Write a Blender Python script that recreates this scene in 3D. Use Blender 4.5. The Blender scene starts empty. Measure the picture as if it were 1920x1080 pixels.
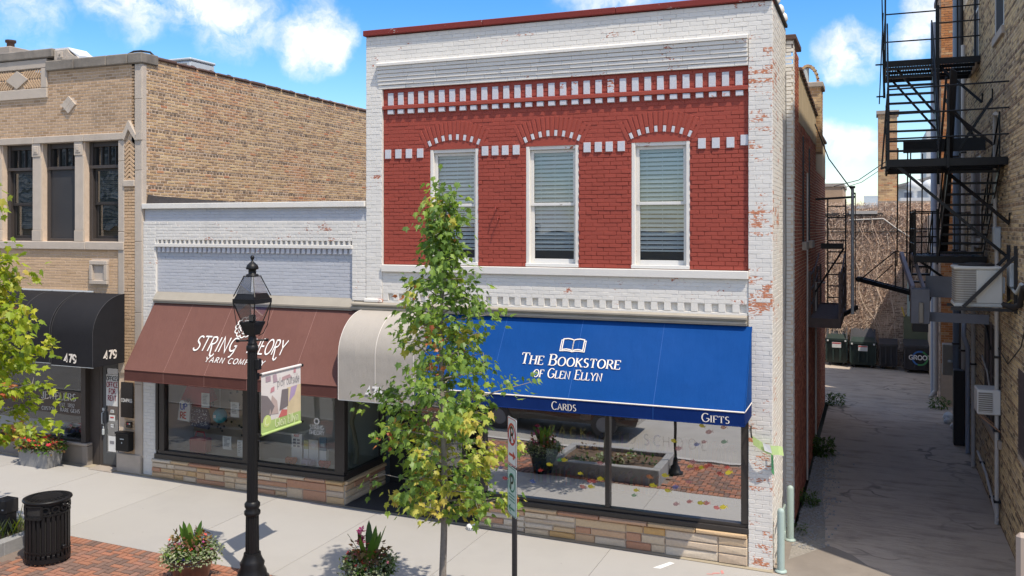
import bpy, math, random
from mathutils import Vector, Matrix, noise
random.seed(11)
SC = bpy.context.scene
COL = SC.collection
PI = math.pi
R = random.uniform

# ------------------------------------------------------------------ camera, sky, sun, exposure
CAM_H = 5.2
YAW = math.radians(22.07)
cam = bpy.data.cameras.new('camera'); cam_ob = bpy.data.objects.new('camera', cam); COL.objects.link(cam_ob)
cam.sensor_width = 36.0; cam.lens = 1677.0 / 1920 * 36.0
cam.shift_y = -115.0 / 1920
cam.clip_start = .05; cam.clip_end = 4000
cam_ob.location = (0, 0, CAM_H); cam_ob.rotation_euler = (PI / 2, 0, YAW)
SC.camera = cam_ob
FWD = Vector((-math.sin(YAW), math.cos(YAW), 0)); RGT = Vector((math.cos(YAW), math.sin(YAW), 0))

def in_view(p):
    """distance along the view and whether the point lies in the frame"""
    q = Vector(p) - Vector((0, 0, CAM_H)); d = q.dot(FWD)
    if d < .5: return d, False
    x = 960 + 1677 * q.dot(RGT) / d; y = 425 - 1677 * q.z / d
    return d, (-30 < x < 1950 and -30 < y < 1110)

SUN = Vector((.47, -.30, 1.0)).normalized()
SUN_EL = math.asin(SUN.z); SUN_ROT = math.atan2(SUN.x, SUN.y)

def nd(t, typ, ins=None, **at):
    n = t.nodes.new(typ)
    for k, v in at.items(): setattr(n, k, v)
    for k, v in (ins or {}).items():
        s = n.inputs[k]
        if isinstance(v, bpy.types.NodeSocket): t.links.new(v, s)
        else: s.default_value = v
    return n

def ramp(t, fac, stops, interp='LINEAR'):
    n = nd(t, 'ShaderNodeValToRGB', {0: fac}); n.color_ramp.interpolation = interp
    e = n.color_ramp.elements
    while len(e) < len(stops): e.new(.5)
    for i, (p, c) in enumerate(stops):
        e[i].position = p; e[i].color = (c[0], c[1], c[2], 1) if len(c) == 3 else c
    return n.outputs[0]

def math_n(t, op, a, b=None, c=None, clamp=False):
    ins = {0: a}
    if b is not None: ins[1] = b
    if c is not None: ins[2] = c
    return nd(t, 'ShaderNodeMath', ins, operation=op, use_clamp=clamp).outputs[0]

def mixc(t, fac, a, b, blend='MIX'):
    n = t.nodes.new('ShaderNodeMix'); n.data_type = 'RGBA'; n.blend_type = blend
    for s, v in ((n.inputs['Factor'], fac), (n.inputs[6], a), (n.inputs[7], b)):
        if isinstance(v, bpy.types.NodeSocket): t.links.new(v, s)
        elif isinstance(v, (tuple, list)): s.default_value = (v[0], v[1], v[2], 1)
        else: s.default_value = v
    return n.outputs[2]

world = bpy.data.worlds.new('World'); SC.world = world; world.use_nodes = True
wt = world.node_tree; wt.nodes.clear()
w_out = wt.nodes.new('ShaderNodeOutputWorld')
sky = nd(wt, 'ShaderNodeTexSky', sky_type='NISHITA', sun_disc=False)
sky.sun_elevation = SUN_EL; sky.sun_rotation = SUN_ROT
sky.altitude = 200; sky.air_density = 1.0; sky.dust_density = .6; sky.ozone_density = 2.0
hsv = nd(wt, 'ShaderNodeHueSaturation', {'Hue': .506, 'Saturation': 1.45, 'Value': .66, 'Color': sky.outputs[0]})
wc = nd(wt, 'ShaderNodeTexCoord')
gdir = wc.outputs['Generated']
warp = nd(wt, 'ShaderNodeTexNoise', {'Vector': gdir, 'Scale': 18.0, 'Detail': 7.0, 'Roughness': .6})
w1 = nd(wt, 'ShaderNodeVectorMath', {0: warp.outputs['Color'], 1: (.5, .5, .5)}, operation='SUBTRACT')
w2 = nd(wt, 'ShaderNodeVectorMath', {0: w1.outputs[0], 'Scale': .045}, operation='SCALE')
w3 = nd(wt, 'ShaderNodeVectorMath', {0: nd(wt, 'ShaderNodeVectorMath', {0: gdir, 1: w2.outputs[0]}, operation='ADD').outputs[0]}, operation='NORMALIZE')
# cumulus puffs: (azimuth from +Y towards +X, elevation, radius) in degrees
PUFFS = [(-35.1, 11.4, 1.25, .95), (-34.2, 11.7, 1.35, 1.0), (-33.2, 11.9, .9, .9), (-38.0, 12.3, .8, .6), (-37.0, 11.6, .7, .55),
         (-39.7, 12.8, 1.6, .8), (-41.6, 13.6, 1.5, .85), (-38.6, 13.6, 1.2, .7), (-45.0, 13.4, 1.5, .85), (-46.6, 13.0, 1.0, .6), (-50.6, 12.3, 1.3, .55), (-49.5, 10.4, .8, .35),
         (-34.6, 14.2, .9, .5), (-1.5, 10.2, 1.05, .95), (-.9, 10.5, .95, .9), (-2.5, 10.8, .6, .65), (1.9, 10.6, .7, .75), (2.9, 11.6, 1.0, .9), (3.2, 12.8, 1.0, .85),
         (-1.8, 5.0, .8, .95), (-.9, 4.8, .8, .9), (-2.7, 5.2, .8, .9), (-1.4, 3.6, 1.0, .5), (-2.6, 3.2, .9, .45), (-15, 17.5, 3, .9), (-55, 18, 4, .9)]
acc = None
for az, el, r, s in PUFFS:
    a, e = math.radians(az), math.radians(el)
    d = (math.sin(a) * math.cos(e), math.cos(a) * math.cos(e), math.sin(e))
    dt = nd(wt, 'ShaderNodeVectorMath', {0: w3.outputs[0], 1: d}, operation='DOT_PRODUCT').outputs['Value']
    c = math.cos(math.radians(r * 2.1))
    mr = nd(wt, 'ShaderNodeMapRange', {0: dt, 1: c, 2: 1.0, 3: 0.0, 4: s}).outputs[0]
    acc = mr if acc is None else math_n(wt, 'MAXIMUM', acc, mr)
det = nd(wt, 'ShaderNodeTexNoise', {'Vector': w3.outputs[0], 'Scale': 24.0, 'Detail': 9.0, 'Roughness': .64})
cl = math_n(wt, 'MULTIPLY', acc, math_n(wt, 'ADD', math_n(wt, 'MULTIPLY', det.outputs[0], 2.5), -.5))
cloud = nd(wt, 'ShaderNodeMapRange', {0: cl, 1: .08, 2: .80, 3: 0.0, 4: .92}, interpolation_type='SMOOTHSTEP').outputs[0]
# extra cumulus added only outside the view, thickened to brighten the shaded alley
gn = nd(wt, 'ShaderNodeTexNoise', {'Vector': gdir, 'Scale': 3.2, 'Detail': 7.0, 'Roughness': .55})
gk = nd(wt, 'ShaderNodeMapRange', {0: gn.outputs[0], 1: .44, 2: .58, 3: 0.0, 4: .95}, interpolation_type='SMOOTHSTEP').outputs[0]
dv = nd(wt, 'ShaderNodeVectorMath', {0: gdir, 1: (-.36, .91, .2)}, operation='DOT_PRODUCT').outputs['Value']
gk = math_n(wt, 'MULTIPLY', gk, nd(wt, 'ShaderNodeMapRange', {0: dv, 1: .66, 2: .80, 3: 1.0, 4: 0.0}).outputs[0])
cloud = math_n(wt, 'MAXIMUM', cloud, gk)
fine = nd(wt, 'ShaderNodeTexNoise', {'Vector': w3.outputs[0], 'Scale': 34.0, 'Detail': 6.0, 'Roughness': .6})
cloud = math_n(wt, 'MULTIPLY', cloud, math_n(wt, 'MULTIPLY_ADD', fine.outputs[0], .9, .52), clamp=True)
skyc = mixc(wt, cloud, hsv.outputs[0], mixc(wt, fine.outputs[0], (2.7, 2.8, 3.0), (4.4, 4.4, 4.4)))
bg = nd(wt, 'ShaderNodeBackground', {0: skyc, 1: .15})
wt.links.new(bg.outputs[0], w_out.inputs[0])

sl = bpy.data.lights.new('sun', 'SUN'); sl.energy = 2.35; sl.angle = math.radians(.55); sl.color = (1.0, .90, .76)
so = bpy.data.objects.new('sun', sl); COL.objects.link(so)
so.rotation_euler = (-SUN).to_track_quat('-Z', 'Y').to_euler(); so.location = (10, -10, 30)

vs = SC.view_settings
SC.display_settings.display_device = 'sRGB'
vs.view_transform = 'Standard'; vs.look = 'None'; vs.gamma = 1.0; vs.use_curve_mapping = False
vs.exposure = 1.12
SC.cycles.max_bounces = 8; SC.cycles.transparent_max_bounces = 12

# ------------------------------------------------------------------ ground slope (the street climbs a little to the left)
SLOPE = .0147
def gz(x): return SLOPE * (-1.44 - max(-26.0, min(9.0, x)))

# ------------------------------------------------------------------ materials
MATS = {}
def new_mat(name):
    m = bpy.data.materials.new(name); m.use_nodes = True; t = m.node_tree; t.nodes.clear()
    out = t.nodes.new('ShaderNodeOutputMaterial'); MATS[name] = m
    return m, t, out

def rnd_n(t):
    """one random number per brick, whether it is its own object or an island of a joined mesh"""
    oi = nd(t, 'ShaderNodeObjectInfo'); g = nd(t, 'ShaderNodeNewGeometry')
    return math_n(t, 'FRACT', math_n(t, 'ADD', oi.outputs['Random'], g.outputs['Random Per Island'])), g.outputs['Position']

def noise_n(t, pos, scale, detail=4.0, rough=.55, stretch=None):
    if stretch:
        pos = nd(t, 'ShaderNodeVectorMath', {0: pos, 1: stretch}, operation='MULTIPLY').outputs[0]
    return nd(t, 'ShaderNodeTexNoise', {'Vector': pos, 'Scale': scale, 'Detail': detail, 'Roughness': rough}).outputs[0]

def finish(t, out, col, rough, bump_h=None, bump_s=.3, bump_d=.01, metal=0.0, spec=.5, coat=0.0):
    p = nd(t, 'ShaderNodeBsdfPrincipled', {'Base Color': col if isinstance(col, bpy.types.NodeSocket) else (*col, 1), 'Roughness': rough, 'Metallic': metal, 'Specular IOR Level': spec})
    if coat: p.inputs['Coat Weight'].default_value = coat
    if bump_h is not None:
        b = nd(t, 'ShaderNodeBump', {'Height': bump_h, 'Strength': bump_s, 'Distance': bump_d})
        t.links.new(b.outputs[0], p.inputs['Normal'])
    t.links.new(p.outputs[0], out.inputs[0])
    return p

def scale_col(c, k): return (c[0] * k, c[1] * k, c[2] * k)

def plain(name, col, rough=.6, var=.12, scale=6.0, bump=.0, bscale=40.0, metal=0.0, spec=.5, dirt=0.0, coat=0.0, spots=0.0):
    m, t, out = new_mat(name)
    r, pos = rnd_n(t)
    n = noise_n(t, pos, scale, 5.0)
    c = mixc(t, n, scale_col(col, 1 - var), scale_col(col, 1 + var))
    c = mixc(t, math_n(t, 'MULTIPLY', r, .09), c, (.02, .02, .02))
    if spots:
        vo = nd(t, 'ShaderNodeTexVoronoi', {'Vector': pos, 'Scale': 2.6}); big = noise_n(t, pos, .45, 6.0, .65)
        c = mixc(t, nd(t, 'ShaderNodeMapRange', {0: vo.outputs['Distance'], 1: .02, 2: .045, 3: .35, 4: 0.0}).outputs[0], c, (.1, .09, .08))
        c = mixc(t, nd(t, 'ShaderNodeMapRange', {0: big, 1: .5, 2: .72, 3: 0.0, 4: spots}).outputs[0], c, scale_col(col, .62))
    if dirt:
        d = noise_n(t, pos, 1.3, 6.0, .65, (1, 1, .35))
        dm = nd(t, 'ShaderNodeMapRange', {0: d, 1: .5, 2: .75, 3: 0.0, 4: dirt}).outputs[0]
        c = mixc(t, dm, c, scale_col(col, .35))
    bh = noise_n(t, pos, bscale, 3.0) if bump else None
    finish(t, out, c, rough, bh, bump, .01, metal, spec, coat)
    return m

def brick_mat(name, stops, rough=.9, stain=None, stain_amt=.5, stain_scale=.7, bump=.5, var=.16):
    """unpainted brick: colour picked per brick from stops, speckled, with stains that run over many bricks"""
    m, t, out = new_mat(name)
    r, pos = rnd_n(t)
    c = ramp(t, r, stops)
    n = noise_n(t, pos, 28.0, 4.0, .7)
    c = mixc(t, .55, c, mixc(t, n, scale_col((1, 1, 1), .55), scale_col((1, 1, 1), 1.35)), 'MULTIPLY')
    if stain:
        d = noise_n(t, pos, stain_scale, 5.0, .6)
        dm = nd(t, 'ShaderNodeMapRange', {0: d, 1: .52, 2: .68, 3: 0.0, 4: stain_amt}).outputs[0]
        c = mixc(t, dm, c, stain)
    finish(t, out, c, rough, noise_n(t, pos, 60.0, 4.0, .7), bump, .006, spec=.25)
    return m

def paint_mat(name, col, chip=(.40, .13, .07), chips=.0, rough=.55, bump=.5, dirt=.25, chip_scale=2.2, var=.05):
    """paint over brick: brush-thick relief, per-brick tone, dirt runs and flakes that bare the brick"""
    m, t, out = new_mat(name)
    r, pos = rnd_n(t)
    n = noise_n(t, pos, 5.0, 5.0)
    c = mixc(t, math_n(t, 'MULTIPLY_ADD', r, .5, math_n(t, 'MULTIPLY', n, .5)), scale_col(col, 1 - var * 1.6), scale_col(col, 1 + var))
    d = noise_n(t, pos, 1.6, 6.0, .65, (1.4, 1.4, .3))
    dm = nd(t, 'ShaderNodeMapRange', {0: d, 1: .5, 2: .78, 3: 0.0, 4: dirt}).outputs[0]
    c = mixc(t, dm, c, scale_col(col, .55))
    fine = noise_n(t, pos, 26.0, 5.0, .6)
    if chips:
        a = noise_n(t, pos, chip_scale, 3.0, .5)
        b = noise_n(t, pos, 17.0, 4.0, .65, (1, 1, 2.6))
        k = math_n(t, 'ADD', math_n(t, 'MULTIPLY_ADD', a, .5, math_n(t, 'MULTIPLY', r, .16)), math_n(t, 'MULTIPLY', b, .47))
        k = nd(t, 'ShaderNodeMapRange', {0: k, 1: .735 - chips * .1, 2: .75 - chips * .1, 3: 0.0, 4: 1.0}).outputs[0]
        c = mixc(t, k, c, mixc(t, fine, scale_col(chip, .55), scale_col(chip, 1.45)))
    finish(t, out, c, rough, fine, bump, .006, spec=.2)
    return m

def glass_mat(name, refl=.3, tint=(1, 1, 1), rough=0.0, wav=0.0):
    m, t, out = new_mat(name)
    lw = nd(t, 'ShaderNodeLayerWeight', {'Blend': .28})
    f = math_n(t, 'MULTIPLY_ADD', lw.outputs['Fresnel'], .8, refl, True)
    tr = nd(t, 'ShaderNodeBsdfTransparent', {0: (*tint, 1)})
    gl = nd(t, 'ShaderNodeBsdfGlossy', {0: (.95, .97, 1, 1), 'Roughness': rough})
    if wav:
        g = nd(t, 'ShaderNodeNewGeometry')
        b = nd(t, 'ShaderNodeBump', {'Height': noise_n(t, g.outputs['Position'], 1.8, 1.0), 'Strength': wav, 'Distance': .02})
        t.links.new(b.outputs[0], gl.inputs['Normal'])
    mx = nd(t, 'ShaderNodeMixShader', {0: f, 1: tr.outputs[0], 2: gl.outputs[0]})
    t.links.new(mx.outputs[0], out.inputs[0])
    return m

def leaf_mat(name, stops, trans=.35):
    m, t, out = new_mat(name)
    r, pos = rnd_n(t)
    n = noise_n(t, pos, 1.6, 2.0)
    k = math_n(t, 'ADD', math_n(t, 'MULTIPLY', r, .62), math_n(t, 'MULTIPLY_ADD', n, .9, -.26), clamp=True)
    c = ramp(t, k, stops)
    d = nd(t, 'ShaderNodeBsdfPrincipled', {'Base Color': c, 'Roughness': .45, 'Specular IOR Level': .4})
    tl = nd(t, 'ShaderNodeBsdfTranslucent', {0: mixc(t, 1.0, c, (1.5, 1.5, .8), 'MULTIPLY')})
    mx = nd(t, 'ShaderNodeMixShader', {0: trans, 1: d.outputs[0], 2: tl.outputs[0]})
    t.links.new(mx.outputs[0], out.inputs[0])
    return m

WHITE = paint_mat('white_paint', (.71, .685, .635), chips=.16, dirt=.18)
WHITE_CHIP = paint_mat('white_paint_flaking', (.70, .675, .63), chip=(.50, .20, .11), chips=.74, dirt=.2, chip_scale=1.4)
WHITE_RUN = paint_mat('white_paint_rusty_joints', (.69, .665, .62), chip=(.42, .2, .14), chips=.42, dirt=.25, chip_scale=1.8)
WHITE_TRIM = paint_mat('white_trim_paint', (.71, .685, .635), chips=.02, bump=.25)
WORN_TRIM = paint_mat('worn_white_wood', (.68, .67, .64), chip=(.3, .28, .25), chips=.25, bump=.4)
LILAC = paint_mat('pale_blue_paint', (.48, .495, .53), chips=0, dirt=.12)
LILAC_B = paint_mat('pale_blue_block_paint', (.55, .56, .60), chips=0.02, dirt=.12)
REDP = paint_mat('brick_red_paint', (.325, .068, .048), chip=(.12, .03, .025), chips=0, dirt=.12, var=.06, rough=.6)
REDCAP = paint_mat('red_metal_paint', (.20, .035, .028), chip=(.5, .5, .48), chips=.03, dirt=.15)
MORTAR = plain('mortar', (.50, .46, .40), .95, .15, 9, .5, 80)
MORTAR_PINK = plain('pale_mortar', (.64, .51, .39), .95, .15, 9, .5, 80)
MORTAR_D = plain('dark_mortar', (.66, .55, .41), .95, .2, 6, .5, 80)
TANB = brick_mat('tan_face_brick', [(0, (.36, .235, .135)), (.3, (.47, .32, .195)), (.6, (.54, .375, .235)), (1, (.42, .28, .17))], stain=(.16, .115, .08), stain_amt=.55, stain_scale=.75)
TANL = brick_mat('tan_roman_brick', [(0, (.50, .345, .21)), (.5, (.60, .42, .265)), (1, (.54, .375, .235))], stain=(.24, .17, .11), stain_amt=.4, stain_scale=.8)
YELB = brick_mat('common_yellow_brick', [(0, (.30, .20, .12)), (.10, (.38, .255, .15)), (.25, (.45, .305, .18)), (.5, (.54, .385, .215)), (.75, (.48, .31, .16)), (.9, (.62, .46, .26)), (1, (.46, .20, .10))], stain=(.46, .20, .10), stain_amt=.6, stain_scale=.42)
YELH = brick_mat('dark_header_brick', [(0, (.16, .115, .08)), (.4, (.27, .19, .12)), (.75, (.38, .26, .16)), (1, (.46, .33, .2))])
ALLB = brick_mat('weathered_yellow_brick', [(0, (.16, .12, .08)), (.2, (.40, .30, .19)), (.5, (.58, .43, .25)), (.8, (.66, .51, .29)), (1, (.46, .36, .26))], stain=(.2, .155, .11), stain_amt=.4, stain_scale=.5)
ORAB = brick_mat('orange_brick', [(0, (.42, .17, .07)), (.4, (.56, .25, .10)), (.7, (.60, .30, .14)), (.9, (.62, .40, .22)), (1, (.34, .12, .06))])
REDB = brick_mat('dark_red_brick', [(0, (.24, .08, .05)), (.4, (.36, .12, .07)), (.8, (.46, .17, .10)), (1, (.32, .13, .085))], stain=(.12, .05, .035), stain_amt=.5)
BACKB = brick_mat('brown_brick', [(0, (.28, .19, .14)), (.5, (.52, .37, .27)), (1, (.64, .48, .36))], stain=(.15, .1, .07))
PAVB = brick_mat('brick_paver', [(0, (.16, .105, .085)), (.35, (.22, .14, .11)), (.5, (.31, .15, .095)), (.8, (.36, .16, .10)), (1, (.26, .15, .115))], bump=.3, rough=.85)
STONE = brick_mat('ledge_stone', [(0, (.46, .24, .15)), (.15, (.54, .34, .22)), (.32, (.58, .42, .25)), (.5, (.58, .48, .36)), (.68, (.54, .33, .13)), (.82, (.64, .56, .45)), (1, (.50, .40, .30))], rough=.85, bump=.6)
LIME = plain('limestone', (.50, .43, .355), .85, .14, 5, .35, 60, dirt=.18)
LIMED = plain('weathered_limestone', (.22, .195, .165), .9, .5, 3.5, .5, 40, dirt=.75)
CAPST = plain('grey_cap_stone', (.36, .31, .26), .85, .25, 5, .5, 30)
CONC = plain('pale_concrete', (.385, .372, .35), .9, .05, 1.3, .25, 120, dirt=.04, spots=.22)
CONC_D = plain('tan_concrete', (.24, .21, .18), .9, .16, 2.2, .4, 60, dirt=.2, spots=.5)
CURB = plain('grey_granite', (.27, .27, .27), .85, .2, 22, .3, 90)
ASPH_ST = plain('street_asphalt', (.30, .285, .26), .92, .18, 2, .4, 120)
MULCH = plain('mulch', (.10, .065, .04), .95, .5, 14, .9, 60)
SOIL = plain('potting_soil', (.04, .03, .02), .95, .4, 20, .6, 60)
BLACK = plain('black_iron', (.009, .009, .010), .42, .25, 8, .12, 90, spec=.28)
BLACKR = plain('dull_black_iron', (.018, .017, .018), .6, .3, 8, .3, 60)
GREYST = plain('grey_painted_steel', (.20, .21, .24), .5, .2, 6, .2, 50)
RUSTST = plain('brown_primed_steel', (.085, .06, .055), .65, .35, 9, .3, 50)
BRONZE = plain('dark_bronze_frame', (.035, .03, .027), .38, .15, 6)
BRONZE_D = plain('brown_window_frame', (.055, .045, .04), .5, .15, 6)
BEIGE = plain('beige_metal', (.36, .325, .265), .5, .1, 5, .1, 40, dirt=.3)
PANELG = plain('grey_panel', (.27, .235, .2), .8, .1, 5, .2, 40)
GALV = plain('galvanised_steel', (.50, .54, .56), .5, .14, 7, .1, 40, metal=.1)
BLUEPIPE = plain('blue_grey_downspout', (.16, .21, .28), .5, .1, 6)
PALEPIPE = plain('pale_conduit', (.50, .48, .45), .55, .12, 6)
SAGE = plain('sage_green_paint', (.38, .48, .44), .55, .08, 6, dirt=.15)
GREENBIN = plain('dark_green_bin', (.022, .04, .036), .5, .3, 5, .2, 40)
BLACKBIN = plain('black_plastic_bin', (.045, .045, .052), .55, .3, 5)
ACBODY = plain('cream_appliance', (.55, .54, .49), .5, .06, 5, dirt=.15)
ACFIN = plain('condenser_fins', (.24, .22, .19), .6, .2, 30, .4, 90)
PLASTIC = plain('white_plastic', (.70, .71, .70), .45, .05, 5)
TAR = plain('roof_tar', (.045, .038, .036), .7, .4, 8, .7, 20)
ROOFG = plain('grey_roofing', (.24, .23, .22), .9, .2, 3)
TERRA = plain('terracotta_coping', (.10, .055, .04), .7, .3, 6, .3, 30)
ROOM = plain('shop_interior', (.30, .27, .23), .9, .15, 3)
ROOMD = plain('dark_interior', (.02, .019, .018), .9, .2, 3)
BLINDS = plain('white_blind_slat', (.72, .74, .74), .5, .05, 4)
TEALGL = glass_mat('teal_glass', .14, (.16, .34, .36))
GLASS = glass_mat('shop_glass', .60, (.86, .9, .88), wav=.05)
GLASSY = glass_mat('yarn_shop_glass', .085, (.92, .95, .94), wav=.05)
GLASSB = glass_mat('dark_glass', .20, (.62, .70, .66), wav=.12)
GLASSU = glass_mat('window_glass', .10, (.9, .95, .95), wav=.12)
LAMPGL = glass_mat('lantern_glass', .06, (.97, .97, .97))
SCREEN = plain('insect_screen', (.035, .034, .035), .55, .2, 2)
def fabric(name, col, rough=.75, var=.05):
    m, t, out = new_mat(name)
    r, pos = rnd_n(t)
    c = mixc(t, noise_n(t, pos, 1.7, 4.0), scale_col(col, 1 - var * 2), scale_col(col, 1 + var * 2))
    d = noise_n(t, pos, 3.0, 6.0, .7, (1.5, 1, .25))
    c = mixc(t, nd(t, 'ShaderNodeMapRange', {0: d, 1: .55, 2: .8, 3: 0.0, 4: .5}).outputs[0], c, mixc(t, .5, scale_col(col, .55), scale_col(col, 1.5)))
    fd = noise_n(t, pos, .55, 3.0)
    c = mixc(t, nd(t, 'ShaderNodeMapRange', {0: fd, 1: .35, 2: .7, 3: 0.0, 4: .16}).outputs[0], c, tuple(min(.6, v * 1.3 + .03) for v in col))
    wv = math_n(t, 'ADD', math_n(t, 'MULTIPLY', noise_n(t, pos, 240.0, 1.0), .1), math_n(t, 'ADD', noise_n(t, pos, 1.6, 2.0), math_n(t, 'MULTIPLY', noise_n(t, pos, 4.5, 3.0, .5, (1.6, .5, .5)), .35)))
    finish(t, out, c, rough, wv, .55, .05, spec=.08)
    return m
FBROWN = fabric('brown_canvas', (.16, .076, .062))
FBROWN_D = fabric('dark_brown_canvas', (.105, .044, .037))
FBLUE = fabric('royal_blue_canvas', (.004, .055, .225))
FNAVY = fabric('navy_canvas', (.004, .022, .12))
FBLACK = fabric('black_canvas', (.02, .02, .023))
FGREY = fabric('pale_grey_canvas', (.385, .355, .315), var=.03)
CREAM = plain('cream_print', (.80, .74, .66), .7, .02)
PRINT = plain('white_print', (.82, .81, .78), .7, .02)
SILVER = plain('grey_white_print', (.66, .66, .64), .7, .05)
BARK = plain('grey_bark', (.25, .22, .19), .95, .35, 14, .8, 30)
POTBR = plain('brown_glazed_pot', (.085, .03, .02), .28, .2, 5, .05, 20, coat=.5)
POTGR = plain('green_glazed_pot', (.012, .03, .028), .22, .3, 6, coat=.5)
def colr(name, c, rough=.7, **k): return MATS.get(name) or plain(name, c, rough, **k)
GREEN_ST = [(0, (.06, .115, .025)), (.3, (.12, .21, .045)), (.6, (.20, .31, .06)), (.85, (.29, .40, .06)), (1, (.38, .45, .06))]
YELGR_ST = [(0, (.10, .18, .02)), (.3, (.22, .31, .025)), (.65, (.36, .42, .03)), (.88, (.48, .44, .04)), (1, (.38, .22, .05))]
LEAF_A = leaf_mat('maple_leaf', GREEN_ST, .42)
LEAF_Y = leaf_mat('yellow_maple_leaf', [(0, (.26, .35, .06)), (.4, (.40, .44, .08)), (.75, (.52, .46, .10)), (1, (.54, .36, .12))], .42)
LEAF_O = leaf_mat('orange_maple_leaf', [(0, (.40, .22, .05)), (.5, (.46, .16, .06)), (1, (.40, .09, .06))], .35)
LEAF_B = leaf_mat('yellow_green_leaf', YELGR_ST, .4)
LEAF_P = leaf_mat('pot_leaf', [(0, (.03, .07, .012)), (.5, (.06, .14, .02)), (.8, (.13, .22, .03)), (1, (.2, .26, .05))])
LEAF_G = leaf_mat('sage_leaf', [(0, (.16, .2, .12)), (.6, (.3, .34, .2)), (1, (.42, .43, .26))], .25)
LEAF_R = leaf_mat('bronze_leaf', [(0, (.05, .03, .012)), (.5, (.13, .07, .03)), (1, (.26, .2, .05))], .25)
WEED = leaf_mat('weed_leaf', [(0, (.03, .07, .015)), (1, (.1, .17, .03))])
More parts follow.
